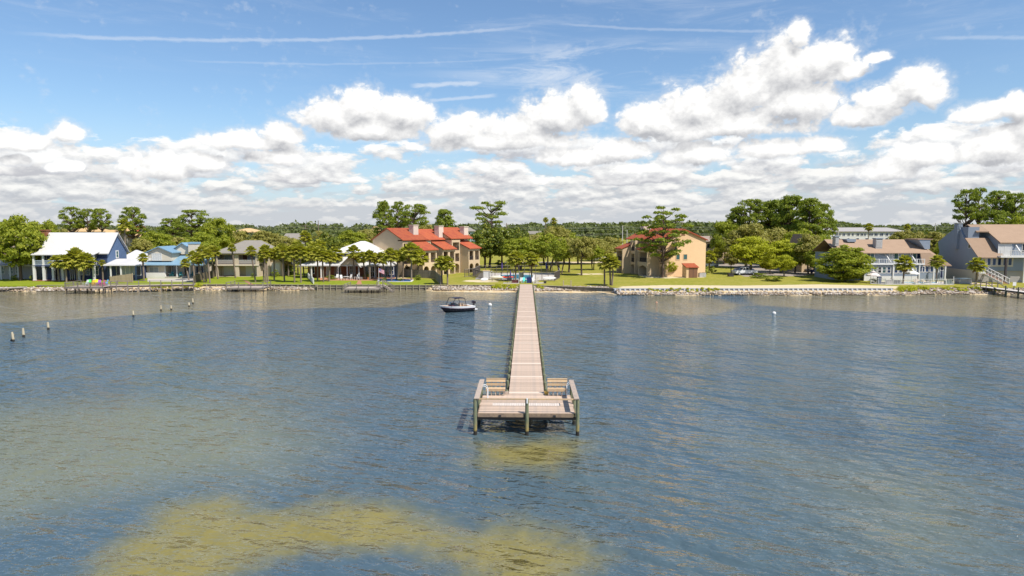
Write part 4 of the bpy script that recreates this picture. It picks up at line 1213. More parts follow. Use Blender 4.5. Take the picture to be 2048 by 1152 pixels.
M_GLASSP = mat('pale_glass', (0.36, 0.38, 0.38), 0.15, 0.2, 0.6, spec=0.5)
M_BLIND = mat('white_blind', (0.62, 0.61, 0.58), 0.7, 0.06, 1.0, pattern=('x', 0.12, 0.02))
M_SHADE = mat('recess_shade', (0.075, 0.052, 0.040), 0.9, 0.3, 0.8)
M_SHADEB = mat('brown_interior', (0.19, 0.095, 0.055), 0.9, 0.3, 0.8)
M_RAILD = mat('dark_rail', (0.055, 0.045, 0.045), 0.7, 0.2)
M_GREYW = mat('grey_weathered_wood', (0.25, 0.215, 0.175), 0.9, 0.28, 2.0, 0.01, 20, col2=(0.19, 0.165, 0.14))
M_FENCEW = mat('tan_fence_wood', (0.40, 0.31, 0.195), 0.9, 0.2, 2.0, 0.01, 20)
M_DECKG = mat('pale_deck', (0.52, 0.47, 0.42), 0.9, 0.12, 1.0)
M_CONC = mat('pale_concrete', (0.50, 0.45, 0.39), 0.9, 0.12, 0.6)
M_PAVER = mat('red_paver', (0.42, 0.20, 0.11), 0.9, 0.2, 1.5)
M_TARP = mat('light_blue_trim', (0.22, 0.36, 0.48), 0.6, 0.08)
M_POOL = mat('pool_blue', (0.10, 0.42, 0.60), 0.08, 0.15, 1.0, spec=0.5)
M_POOLD = mat('pool_deep_blue', (0.05, 0.20, 0.52), 0.08, 0.15, 1.0, spec=0.5)

_wcache = {}
def window(par, x, z, w, h, y=0.0, face='front', glass=None, name='window', frame=None, mull=1, fw=0.11, bars=0):
    """Framed window, pane as a sub-part; (x,z) lower corner on the wall, y the wall plane (front: x runs right, sides: x runs back)."""
    glass = glass or M_GLASS; frame = frame or M_WHITE
    key = (round(w, 2), round(h, 2), glass.name, frame.name, mull, bars, fw)
    if key not in _wcache:
        f = MB()
        f.box(-fw, 0, -0.07, 0.02, -fw, h + fw); f.box(w, w + fw, -0.07, 0.02, -fw, h + fw)
        f.box(0, w, -0.07, 0.02, -fw, 0); f.box(0, w, -0.07, 0.02, h, h + fw)
        for i in range(1, mull):
            c = w * i / mull; f.box(c - 0.045, c + 0.045, -0.06, 0.02, 0, h)
        for i in range(1, bars + 1):
            c = h * i / (bars + 1); f.box(0, w, -0.055, 0.015, c - 0.035, c + 0.035)
        p = MB(); p.box(0.0, w, -0.025, 0.01, 0.0, h)
        _wcache[key] = (f.mesh(name, frame), p.mesh('pane', glass))
    fm, pm = _wcache[key]
    rot = {'front': 0.0, 'left': -math.pi / 2, 'right': math.pi / 2}[face]
    loc = (x, y - 0.003, z) if face == 'front' else ((y - 0.003, x, z) if face == 'left' else (y + 0.003, x, z))
    o = link(name, fm, par, loc, (0, 0, rot))
    link('pane', pm, o)
    return o
def wall_box(par, x0, x1, y0, y1, z0, z1, m, name='wall'):
    return MB().box(x0, x1, y0, y1, z0, z1).build(name, m, par)
def gable_x(par, x0, x1, y0, y1, ze, zr, m, th=0.18, over=0.35, yr=None, name='roof', endw=None):
    """ridge along x; slabs with thickness; returns the roof; endw adds gable walls of that material"""
    yr = (y0 + y1) / 2 if yr is None else yr
    s0 = (zr - ze) / (yr - y0); s1 = (zr - ze) / (y1 - yr)
    a0, a1 = y0 - over, y1 + over
    za, zb = ze - over * s0, ze - over * s1
    r = MB().prism([(a0, za), (yr, zr), (a1, zb), (a1, zb + th), (yr, zr + th), (a0, za + th)], 'x', x0 - over, x1 + over).build(name, m, par)
    if endw is not None:
        for xa, xb in ((x0, x0 + 0.2), (x1 - 0.2, x1)):
            MB().prism([(y0, ze), (y1, ze), (yr, zr)], 'x', xa, xb).build('gable_wall', endw, par)
    return r
def gable_y(par, x0, x1, y0, y1, ze, zr, m, th=0.18, over=0.35, name='roof', endw=None):
    """ridge along y: gable faces the water"""
    xr = (x0 + x1) / 2; s = (zr - ze) / (xr - x0)
    a0, a1, za = x0 - over, x1 + over, ze - over * s
    r = MB().prism([(a0, za), (xr, zr), (a1, za), (a1, za + th), (xr, zr + th), (a0, za + th)], 'y', y0 - over, y1 + over).build(name, m, par)
    if endw is not None:
        MB().prism([(x0, ze), (x1, ze), (xr, zr)], 'y', y0, y0 + 0.2).build('gable_wall', endw, par)
    return r
def hip(par, x0, x1, y0, y1, ze, zr, rx0, rx1, m, over=0.4, name='roof', ry=None):
    ry = (y0 + y1) / 2 if ry is None else ry
    mb = MB(); a = over; t = 0.2
    mb.v = [(x0 - a, y0 - a, ze), (x1 + a, y0 - a, ze), (x1 + a, y1 + a, ze), (x0 - a, y1 + a, ze),
            (x0 - a, y0 - a, ze + t), (x1 + a, y0 - a, ze + t), (x1 + a, y1 + a, ze + t), (x0 - a, y1 + a, ze + t), (rx0, ry, zr), (rx1, ry, zr)]
    mb.f = [(3, 2, 1, 0), (0, 1, 5, 4), (1, 2, 6, 5), (2, 3, 7, 6), (3, 0, 4, 7), (4, 5, 9, 8), (5, 6, 9), (6, 7, 8, 9), (7, 4, 8)]
    return mb.build(name, m, par)
def shed_roof(par, x0, x1, y0, z0, y1, z1, m, th=0.15, name='roof'):
    """single slope from (y0,z0) in front to (y1,z1) behind"""
    return MB().prism([(y0, z0), (y1, z1), (y1, z1 + th), (y0, z0 + th)], 'x', x0, x1).build(name, m, par)
def railing(par, x0, x1, y, z, h, m, bal=0.28, name='railing', axis='x', post=None):
    mb = MB()
    B = (lambda a, b, c, d, e, f: mb.box(a, b, c, d, e, f)) if axis == 'x' else (lambda a, b, c, d, e, f: mb.box(c, d, a, b, e, f))
    B(x0, x1, y - 0.05, y + 0.05, z + h - 0.08, z + h)
    B(x0, x1, y - 0.03, y + 0.03, z + 0.08, z + 0.15)
    n = max(1, int((x1 - x0) / bal))
    for i in range(n + 1):
        c = x0 + (x1 - x0) * i / n
        B(c - 0.03, c + 0.03, y - 0.025, y + 0.025, z + 0.15, z + h - 0.08)
    if post:
        k = max(1, int(round((x1 - x0) / post)))
        for i in range(k + 1):
            c = x0 + (x1 - x0) * i / k
            B(c - 0.06, c + 0.06, y - 0.055, y + 0.055, z, z + h + 0.03)
    return mb.build(name, m, par)
def column(par, x, y, z0, z1, m, r=0.16, name='column'):
    mb = MB(); mb.box(x - r, x + r, y - r, y + r, z0, z1)
    mb.box(x - r * 1.25, x + r * 1.25, y - r * 1.25, y + r * 1.25, z0, z0 + 0.14); mb.box(x - r * 1.25, x + r * 1.25, y - r * 1.25, y + r * 1.25, z1 - 0.16, z1 - 0.003)
    return mb.build(name, m, par)
def frame_at(D, pxo):
    """metres across and up for a front wall standing at depth D, origin at pixel column pxo"""
    X0 = XW(pxo, D, 4.0)
    return X0, (lambda px: XW(px, D, 4.0) - X0), (lambda py: ZW(py, D) - 1.0)
def arch_wall(par, spans, x0, x1, z0, z1, y0, y1, m, name='wall'):
    """wall with arched or flat openings: spans = (xa, xb, za, zspring, arched)"""
    mb = MB()
    xs = sorted(set([x0, x1] + [a for s in spans for a in s[:2]]))
    for a, b in zip(xs, xs[1:]):
        here = sorted([s for s in spans if s[0] <= a + 1e-6 and s[1] >= b - 1e-6], key=lambda s: s[2])
        z = z0
        for (xa, xb, za, zs, ar) in here:
            if za > z + 1e-4: mb.box(a, b, y0, y1, z, za)
            z = zs
            if ar:
                r = (xb - xa) / 2; c = (xa + xb) / 2; k = 8; rise = min(r, ar)
                pts = [(c - r * math.cos(math.pi * i / k), zs + rise * math.sin(math.pi * i / k)) for i in range(k + 1)]
                for (p, q), (p2, q2) in zip(pts, pts[1:]):
                    mb.prism([(p, q), (p2, q2), (p2, zs + rise + 0.001), (p, zs + rise + 0.001)], 'y', y0, y1)
                z = zs + rise
        if z1 > z + 1e-4: mb.box(a, b, y0, y1, z, z1)
    return mb.build(name, m, par)

# ---- pale grey house behind the oak at the picture edge
D = 146; X0, fx, fz = frame_at(D, 0)
h = empty('house', (X0, D, 1.0), 0, 'pale grey house half hidden behind the big shore oak', 'house')
wall_box(h, fx(-45), fx(72), 0, 9, 0, fz(497), M_GREYL)
gable_x(h, fx(-45), fx(72), 0, 9, fz(497), fz(474), M_SHINGB, endw=M_GREYL)
for px in (-22, -1, 17, 32):
    window(h, fx(px), fz(547), fx(8) - fx(0), fz(534) - fz(547), 0, glass=M_GLASSG, bars=1)
for px in (-20, 2, 18):
    window(h, fx(px), fz(528), fx(8) - fx(0), fz(517) - fz(528), 0, glass=M_GLASSP, bars=1)
wall_box(h, fx(-46), fx(73), -0.12, -0.003, fz(532.5), fz(530), M_WHITE, 'trim_band')
for px in (10, 28, 44):
    column(h, fx(px), -1.2, 0, fz(531), M_WHITE, 0.13)
shed_roof(h, fx(-40), fx(46), -1.5, fz(531), 0, fz(529), M_GREYL, name='porch_roof')
gable_y(h, fx(-4), fx(24), -0.9, 4.6, fz(486), fz(476), M_SHINGB, endw=M_PEACH, name='dormer')

# ---- blue two-storey house with the white metal roof
D = 142.5; X0, fx, fz = frame_at(D, 80)
h = empty('house', (X0, D, 1.0), RAD(2), 'two-storey blue house with white metal roof, long porch and brick chimney', 'house')
xr = fx(212); dep = 7.6
zE, zR = fz(504), fz(467)
wall_box(h, 0.3, xr, 0, dep, 0, zE, M_NAVY_SHADE)  # front in a darker blue: the porch shade is put into its colour
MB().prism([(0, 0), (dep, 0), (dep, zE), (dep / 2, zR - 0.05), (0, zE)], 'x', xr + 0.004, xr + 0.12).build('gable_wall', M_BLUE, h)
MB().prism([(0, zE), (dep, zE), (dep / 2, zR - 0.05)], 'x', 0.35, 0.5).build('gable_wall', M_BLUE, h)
gable_x(h, 0.3, xr + 0.15, 0, dep, zE, zR, M_MROOF, over=0.45)
zb = fz(529.5)                                        # balcony floor
pd = -2.3
MB().box(0.2, fx(198), pd, -0.003, zb - 0.22, zb).build('balcony_floor', M_NAVY_SHADE, h)
MB().box(-0.1, fx(199) + 0.2, pd - 0.3, -0.45, 0.0, 0.12).build('porch_floor', M_BRICK, h)
shed_roof(h, -0.2, fx(200), pd - 0.35, fz(509.5), 0.1, fz(504) + 0.05, M_MROOF, name='porch_roof')
cols = [81.5, 100, 118, 136.5, 167, 196.5]
for px in cols:
    column(h, fx(px) * 1.0, pd + 0.2, 0.13, zb - 0.224, M_WHITE, 0.21)
    column(h, fx(px), pd + 0.2, zb + 0.003, fz(509.5) - 0.004, M_WHITE, 0.17)
for a, b in zip(cols, cols[1:]):
    railing(h, fx(a) + 0.2, fx(b) - 0.2, pd + 0.2, zb, 1.02, mat('pale_blue_paint', (0.42, 0.49, 0.56), 0.6, 0.06), 0.2)
for px, w in ((84, 9), (103, 10), (121, 8), (140, 9), (158, 7), (180, 10)):
    window(h, fx(px), zb + 0.1, fx(w) - fx(0), 2.05, 0, glass=M_GLASS, mull=2)
for px, w, z0, hh in ((85, 7, 0.1, 2.3), (104, 10, 0.1, 2.2), (121, 7, 0.1, 2.2), (139, 7, 0.1, 2.2)):
    window(h, fx(px), z0, fx(w) - fx(0), hh, 0, name='porch_door', mull=2)
for px, w in ((156, 5.5), (170, 6.5), (186, 7.5)):
    window(h, fx(px), 1.15, fx(w) - fx(0), 1.75, 0, glass=M_GLASSG, bars=1)
window(h, 3.4, fz(516), 0.75, 1.25, xr + 0.12, 'right', glass=M_GLASSG, bars=1, fw=0.2)
ch = MB().box(-1.35, -0.1, 2.9, 4.3, 0, fz(461.5)).box(-1.47, 0.02, 2.78, 4.42, fz(461.5), fz(459.5)).build('chimney', M_BRICK, h)
# low wing with its own white roof and screened porch
x2 = fx(282)
MB().box(xr + 0.13, x2 - 2.2, 0.6, 6.6, 0, fz(531)).build('wing_wall', M_NAVY_SHADE, h)
MB().prism([(xr + 0.1, fz(529.0)), (x2 + 0.2, fz(530.5)), (x2 + 0.2, fz(529.2)), (xr + 0.1, fz(527.6))], 'y', -1.6, 1.2).build('wing_roof', M_MROOF, h)
shed_roof(h, xr + 0.13, x2 + 0.15, -1.9, fz(531), 3.6, fz(520.5), M_MROOF, name='wing_roof')
for i in range(4):
    window(h, fx(227) + i * (fx(263) - fx(227)) / 4, 1.1, (fx(263) - fx(227)) / 4 - 0.14, 2.0, 0.6, glass=M_GLASSP if i else M_GLASS, name='screen', fw=0.07, bars=0)
for px in (226, 246, 275):
    column(h, fx(px), -1.5, 0, fz(531) - 0.02, M_WHITE if px < 270 else M_BLUE, 0.12)
window(h, fx(264), 1.0, 1.1, 1.9, 0.6, glass=M_GLASS, name='screen', fw=0.07)
# hipped white pavilion roof behind
D2 = 152; X1, gx_, gz_ = frame_at(D2, 255)
h2 = empty('cottage', (X1, D2, 1.0), 0, 'white hip-roofed pavilion between the blue house and the light blue roof', 'cottage')
wall_box(h2, gx_(232), gx_(291), 0, 8, 0, gz_(527), M_NAVY_SHADE)
hip(h2, gx_(230), gx_(293), -0.3, 8.3, gz_(527), gz_(501), gx_(253), gx_(256), M_MROOF)
for px in (245, 262, 278):
    window(h2, gx_(px), 1.0, 1.0, 1.2, 0, glass=M_GLASS)

# ---- cream house with the light blue roof
D = 149; X0, fx, fz = frame_at(D, 291)
h = empty('house', (X0, D, 1.0), 0, 'cream house with light blue metal roof and shaded back porch', 'house')
W_ = fx(405)
wall_box(h, 0.2, fx(329), 0, 9, 0, fz(530), M_CREAM)
wall_box(h, fx(329) + 0.003, W_ - 0.2, 2.6, 9, 0, fz(530), M_CREAM)
shed_roof(h, -0.5, W_ + 0.8, -0.9, fz(530.5), 6.4, fz(508), M_BROOF)
shed_roof(h, -0.5, W_ + 0.8, 6.4, fz(508), 10, fz(520), M_BROOF)
# gabled dormers
gable_y(h, fx(293.5), fx(341), 0.5, 7, fz(505), fz(494.5), M_BROOF, over=0.45, endw=None, name='dormer')
MB().prism([(fx(294), fz(522)), (fx(340.5), fz(522)), (fx(340.5), fz(505)), (fx(317), fz(494.5)), (fx(294), fz(505))], 'y', 0.5, 0.75).build('dormer_wall', M_CREAM, h)
MB().box(fx(340.5) - 0.2, fx(340.5), 0.76, 6, fz(522), fz(505)).build('dormer_wall', M_CREAM, h)
window(h, fx(303), fz(520.5), fx(321) - fx(303), fz(507.5) - fz(520.5), 0.5, glass=M_BLIND, mull=4)
gable_y(h, fx(322), fx(374), 4.2, 9, fz(505), fz(487.5), M_BROOF, over=0.4, name='dormer')
MB().prism([(fx(323), fz(510)), (fx(373.5), fz(510)), (fx(373.5), fz(505)), (fx(348), fz(487.5)), (fx(323), fz(505))], 'y', 4.2, 4.45).build('dormer_wall', M_CREAM, h)
cm = MB().box(fx(364), fx(381.5), 3.2, 4.9, fz(515), fz(488.5)).build('chimney', M_CREAM, h)
MB().box(fx(363), fx(382.5), 3.1, 5.0, fz(488.5), fz(485)).build('chimney_cap', M_TARP, cm)
window(h, fx(299), fz(548.5), fx(316) - fx(299), fz(534.5) - fz(548.5), 0, glass=M_GLASSP, mull=2)
wall_box(h, 0.1, fx(329) + 0.1, -0.14, -0.003, 0, 1.25, M_WHITE, 'base_course')
for px in (329.5, 353, 379, 399):
    column(h, fx(px), 0.1, 0.3, fz(530.5), M_WHITE, 0.12)
MB().box(fx(329) + 0.1, W_, -0.2, 2.55, 0.0, 0.28).build('porch_floor', M_CONC, h)
for px, w, z0, hh, gl in ((332, 12, 0.9, 1.6, M_GLASSP), (357, 9, 0.35, 2.3, M_GLASS), (381, 15, 0.9, 1.5, M_GLASSB)):
    window(h, fx(px), z0, fx(px + w) - fx(px), hh, 2.6, glass=gl, mull=3 if w > 10 else 2)

# ---- beige two-storey house with hip roof and deep balconies
D = 153; X0, fx, fz = frame_at(D, 431)
h = empty('house', (X0, D, 1.0), 0, 'beige two-storey house with grey hip roof and two deep balconies', 'house')
x1 = fx(531); zf = fz(529); zt = fz(507.5)
wall_box(h, 0.0, x1, 2.4, 11, 0, zt, M_BEIGE)
hip(h, 0, x1, 0, 11, zt, fz(481.5), fx(472), fx(506), M_SHINGG, over=0.5)
arch_wall(h, [(fx(435), fx(469), 0.06, zf - 0.35, 0), (fx(477), fx(513), 0.06, zf - 0.35, 0), (fx(435), fx(469), zf + 0.05, zt - 0.25, 0), (fx(477), fx(511), zf + 0.05, zt - 0.25, 0)],
          0, fx(517), 0, zt - 0.004, 0, 0.35, M_BEIGE)
MB().box(0.0, fx(517), 0.36, 2.39, zf - 0.3, zf - 0.02).build('balcony_floor', M_CONC, h)
MB().box(-0.15, fx(518), -0.14, -0.003, zf - 0.28, zf).build('trim_band', M_CREAM, h)
MB().box(fx(517) - 0.3, fx(517), 0.36, 2.39, 0, zt - 0.004).build('side_wall', M_BEIGE, h)
MB().box(0, 0.3, 0.36, 2.39, 0, zt - 0.004).build('side_wall', M_BEIGE, h)
for a, b in ((435, 469), (477, 511)):
    railing(h, fx(a) + 0.02, fx(b) - 0.02, 0.15, zf + 0.05, 0.95, M_WHITE, 0.5)
    wall_box(h, fx(a) + 0.02, fx(b) - 0.02, 0.12, 0.18, zf + 0.1, zf + 0.85, mat('screen_panel', (0.30, 0.27, 0.25), 0.8, 0.1), 'screen_panel')
window(h, fx(439), 0.3, fx(465) - fx(439), 1.95, 2.4, glass=M_BLIND, mull=2)
window(h, fx(484), 0.1, fx(508) - fx(484), 2.15, 2.4, glass=M_BLIND, mull=2)
window(h, fx(441), zf + 0.1, fx(464) - fx(441), 1.9, 2.4, glass=M_GLASSP, mull=3)
window(h, fx(488), zf + 0.1, fx(508) - fx(488), 1.9, 2.4, glass=M_GLASSP, mull=2)
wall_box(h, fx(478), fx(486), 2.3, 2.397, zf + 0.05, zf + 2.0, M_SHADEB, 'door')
# gabled garage wing
wall_box(h, fx(518.5), fx(556), 3.2, 12, 0, fz(529), M_TAN, 'wing_wall')
MB().prism([(fx(518.5), fz(529)), (fx(556), fz(529)), (fx(541), fz(514))], 'y', 3.2, 3.45).build('gable_wall', M_TAN, h)
mbr = MB().prism([(fx(516), fz(531.5)), (fx(541), fz(513.5)), (fx(574), fz(531)), (fx(574), fz(529.5)), (fx(541), fz(511)), (fx(516), fz(529.5))], 'y', 2.8, 12.2)
mbr.build('wing_roof', M_SHINGG, h)
window(h, fx(533), 0.9, fx(549) - fx(533), 1.9, 3.2, glass=M_BLIND, mull=1, frame=M_CREAM, fw=0.25)

# ---- white metal-roofed house behind the palms
D = 149; X0, fx, fz = frame_at(D, 640)
h = empty('house', (X0, D, 1.0), 0, 'brick house with bright white hip roof and porch behind the palms', 'house')
x1 = fx(778)
wall_box(h, fx(612), x1, 1.2, 11, 0, fz(531), M_BRICK)
hip(h, fx(606), fx(786), -1.2, 12, fz(531.5), fz(500), fx(668), fx(752), M_MROOF, over=0.4)
hip(h, fx(655), fx(764), 2.0, 12, fz(508), fz(483.5), fx(708), fx(718), M_MROOF, over=0.3)
gable_y(h, fx(684), fx(722), -1.5, 5.5, fz(531), fz(513), M_MROOF, over=0.4, endw=M_CREAM, name='porch_gable')
for px in (626, 645, 679, 697, 720, 741, 752, 784):
    column(h, fx(px), -1.2, 0.1, fz(531.5), M_WHITE, 0.12)
for px, w, z0, hh, gl, mu in ((616, 9, 0.9, 1.7, M_GLASS, 1), (650, 5, 0.2, 2.3, M_GLASSP, 1), (670, 8, 0.2, 2.3, M_GLASS, 1), (697, 10, 0.9, 1.6, M_GLASS, 4), (727, 7, 0.2, 2.2, M_GLASS, 1), (738, 8, 0.2, 2.2, M_GLASS, 2), (760, 6, 0.2, 2.2, M_GLASSP, 1), (768, 9, 0.3, 2.3, M_GLASSB, 2)):
    window(h, fx(px), z0, fx(px + w) - fx(px), hh, 1.2, glass=gl, mull=mu, bars=1 if mu > 1 else 0)
MB().box(fx(640), fx(790), -1.6, 1.19, 0.0, 0.1).build('porch_floor', M_PAVER, h)
wall_box(h, fx(778.5), fx(789), -0.6, 8, 0, fz(531), M_NAVY_SHADE, 'side_wall')
window(h, fx(779.5), 0.9, 0.9, 1.6, -0.6, glass=M_GLASSB, bars=1)

# ---- red-roofed condominium, three staggered units running back from the shore
A = Vector((0.55, 0.835)); A.normalize()
rotA = math.atan2(A.y, A.x)
# local x runs along the facade away from the water, local -y faces the lawn
h = empty('condominium', (-24.3, 152.0, 1.0), rotA, 'tan stucco condominium with red tile roof and pale chimneys beside the palms', 'apartment building')
zE = ZW(480, 152) - 1.0; zR = ZW(457.5, 154.5) - 1.0; zE1 = 5.9; zF2 = 2.95; zF3 = 5.75
def unit(x0, x1, yb, ye, ze, zr, par, wallm, over=0.3):
    """main three-storey block between x0..x1, front face y=yb, back y=ye"""
    wall_box(par, x0, x1, yb + 1.5, ye, 0, ze, wallm)
    gable_x(par, x0, x1, yb, ye, ze, zr, M_TILE, over=over)
    for xa in (x0, x1 - 0.25):
        MB().prism([(yb, ze), (ye, ze), ((yb + ye) / 2, zr)], 'x', xa + 0.003, xa + 0.25).build('gable_wall', wallm, par)
def bay(x0, x1, y0, y1, par, wallm, arched=True, floors=2, roofz=None, lean=True, opens=2):
    zF2 = 2.95 if floors == 2 else (zE - 0.25) / 3
    """projecting bay of arches below and open balconies above, lean-to tile roof"""
    n = opens; w = (x1 - x0) / n
    sp = []
    for i in range(n):
        a, b = x0 + i * w + 0.35, x0 + (i + 1) * w - 0.35
        sp.append((a, b, 0.02, 1.55, 0.75 if arched else 0))
        for f in range(1, floors):
            sp.append((a, b, zF2 * f + 0.15, zF2 * f + zF2 - 0.55, 0))
    top = zF2 * floors
    arch_wall(par, sp, x0, x1, 0, top, y0, y0 + 0.35, wallm)
    for xa in (x0, x1 - 0.3):
        MB().box(xa, xa + 0.3, y0 + 0.351, y1, 0, top).build('side_wall', wallm, par)
    for f in range(1, floors):
        MB().box(x0 + 0.301, x1 - 0.301, y0 + 0.352, y1, zF2 * f - 0.12, zF2 * f + 0.12).build('balcony_floor', wallm, par)
    for i in range(n):
        a, b = x0 + i * w + 0.35, x0 + (i + 1) * w - 0.35
        for f in range(1, floors):
            railing(par, a + 0.01, b - 0.01, y0 + 0.17, zF2 * f + 0.15, 0.95, M_RAILD, 0.22)
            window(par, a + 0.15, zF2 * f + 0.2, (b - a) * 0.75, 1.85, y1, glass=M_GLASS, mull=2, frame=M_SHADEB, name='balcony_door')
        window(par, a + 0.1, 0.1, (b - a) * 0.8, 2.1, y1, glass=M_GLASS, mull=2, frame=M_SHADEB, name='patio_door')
    MB().box(x0 + 0.301, x1 - 0.301, y1 + 0.002, y1 + 0.05, 0.0, top).build('recess_wall', M_SHADE, par)  # balcony shade put into the dark colour of this back wall
    if lean:
        shed_roof(par, x0 - 0.2, x1 + 0.2, y0 - 0.45, top - 0.05, y1 + 0.3, roofz or top + 2.2, M_TILE, th=0.16, name='lower_roof')
        for xa in (x0, x1 - 0.2):
            MB().prism([(y0, top), (y1, top), (y1, (roofz or top + 2.2) - 0.3)], 'x', xa, xa + 0.2).build('roof_cheek', wallm, par)
# unit 1
unit(0, 8.2, 0, 9.2, zE, zR, h, M_TAN)
bay(0.0, 2.9, 0.0, 1.5, h, M_TAN, floors=3, lean=False, opens=1)
bay(3.0, 7.9, -3.2, 0.2, h, M_TAN, floors=2, roofz=zE - 0.35)
# unit 2
unit(8.3, 15.3, 0.4, 9.0, zE - 0.05, zR - 0.25, h, M_TAN)
bay(8.3, 10.2, 0.4, 1.9, h, M_TAN, floors=3, lean=False, opens=1)
bay(10.3, 15.0, -3.0, 0.6, h, M_TAN, floors=2, roofz=zE - 0.45)
# unit 3
unit(15.4, 23.6, -1.4, 7.6, zE + 0.15, zR + 0.15, h, M_TAN)
bay(15.4, 18.6, -1.7, -0.1 + 0.2, h, M_TAN, floors=3, lean=False, opens=1)
bay(18.7, 23.3, -4.2, 0.1, h, M_TAN, floors=2, roofz=zE - 0.3)
for xx, yy, zt in ((6.4, 2.4, zR + 0.75), (14.6, 1.6, zR + 0.55), (22.8, 0.3, zR + 0.4)):
    c = MB().box(xx - 0.85, xx + 0.85, yy - 0.7, yy + 0.7, zE - 0.6, zt).build('chimney', M_CHIM, h)
    MB().box(xx - 0.95, xx + 0.95, yy - 0.8, yy + 0.8, zt, zt + 0.18).build('chimney_cap', M_CREAM, c)
MB().box(-0.35, 23.7, 1.6, 1.7, 0, 0.02).build('plinth', M_TAN, h)

# ---- peach condominium, mirror on the other side of the lawn
B = Vector((0.963, 0.268)); rotB = math.atan2(B.y, B.x)
# local x runs along the gable end facing the water, local y runs back; the arches face local -x
D = 152.5
h = empty('condominium', (XW(1331, D), D, 1.0), rotB, 'peach stucco condominium with arched balconies behind the large pine', 'apartment building')
zE = ZW(480, 153) - 1.0; zR = ZW(460, 154) - 1.0
wid = 10.0
wall_box(h, 1.55, wid, 0, 7.6, 0, zE, M_PEACH)
# gable end: asymmetrical
MB().prism([(0, zE - 0.2), (wid, zE), (wid * 0.42, zR + 0.1)], 'y', 0.003, 0.25).build('gable_wall', M_PEACH, h)
wall_box(h, 0, 1.55, 0.0, 0.3, 0, zE, M_PEACH, 'end_wall')
def roof_y(par, x0, x1, y0, y1, ze, zr, xr):
    over = 0.35
    return MB().prism([(x0 - over, ze - 0.15), (xr, zr + 0.12), (x1 + over, ze - 0.15), (x1 + over, ze + 0.05), (xr, zr + 0.32), (x0 - over, ze + 0.05)], 'y', y0 - 0.3, y1 + 0.3).build('roof', M_TILE, par)
roof_y(h, 0, wid, 0, 7.7, zE, zR, wid * 0.42)
MB().prism([(-0.4, zE - 0.25), (wid * 0.42, zR), (wid * 0.42, zR + 0.14), (-0.4, zE - 0.12)], 'y', -0.36, -0.31).build('barge_board', M_REDTRIM, h)
MB().prism([(wid + 0.4, zE - 0.25), (wid * 0.42, zR), (wid * 0.42, zR + 0.14), (wid + 0.4, zE - 0.12)], 'y', -0.36, -0.31).build('barge_board', M_REDTRIM, h)
gv = MB()
gv.prism([(wid * 0.42 - 0.5 * math.cos(math.pi * i / 8) if i < 9 else 0, zE + 0.95 + 0.55 * math.sin(math.pi * i / 8)) for i in range(9)], 'y', -0.03, 0.0)
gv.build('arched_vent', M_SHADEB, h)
window(h, 2.55, fz(517.5) - 0.35, 0.85, 1.1, 0, glass=M_GLASSG, frame=M_PEACH)
window(h, 4.4, fz(517.5) - 0.35, 0.85, 1.1, 0, glass=M_GLASSG, frame=M_PEACH)
window(h, 2.1, zE - 2.3, 0.5, 0.7, 0, glass=M_GLASS, frame=M_PEACH)
def side(par, y0, y1, x, depth, floors, lean, m=M_TAN, roofz=None):
    """like bay(), but turned so that the openings face local -x"""
    s = empty('balcony_bay', (x, y1, 0), -math.pi / 2)
    s.parent = par
    return s, (y1 - y0)
def bay_l(par, y0, y1, x0, x1, floors=2, lean=True, roofz=None, m=M_TAN):
    L = y1 - y0
    T = Matrix.Translation((0, 0, 0))
    objs0 = set(o.name for o in par.children)
    bay(0, L, x0, x1, par, m, floors=floors, lean=lean, roofz=roofz, opens=1 if L < 4.5 else 2)
    # turn the new parts a quarter: local x -> -y
    R = Matrix.Translation((0, y1, 0)) @ Matrix.Rotation(-math.pi / 2, 4, 'Z')
    for o in list(par.children):
        if o.name not in objs0:
            o.matrix_basis = R @ o.matrix_basis
bay_l(h, 0.31, 3.1, 0.0, 1.5, floors=3, lean=False, m=M_PEACH)
bay_l(h, 3.11, 7.6, -3.0, 1.5, floors=2, roofz=zE - 0.4)
# second and third units stepping back
wall_box(h, 0.1, wid - 1, 7.9, 17.2, 0, zE, M_TAN)
roof_y(h, -1.4, wid - 0.8, 8.1, 17.2, zE, zR + 0.2, wid * 0.40)
bay_l(h, 7.7, 10.1, -2.2, 0.1, floors=2, lean=False)
bay_l(h, 10.2, 12.8, -2.6, 0.1, floors=3, lean=False)
bay_l(h, 12.9, 16.4, -4.6, 0.1, floors=2, roofz=zE - 0.3)
MB().box(-2.2, 0.05, 7.75, 10.1, 5.9, 6.05).build('flat_roof', M_TILE, h)
c = MB().box(1.2, 3.2, 13.6, 15.2, zE - 0.5, zR + 1.0).build('chimney', M_CHIM, h)
MB().box(1.1, 3.3, 13.5, 15.3, zR + 1.0, zR + 1.2).build('chimney_cap', M_CREAM, c)
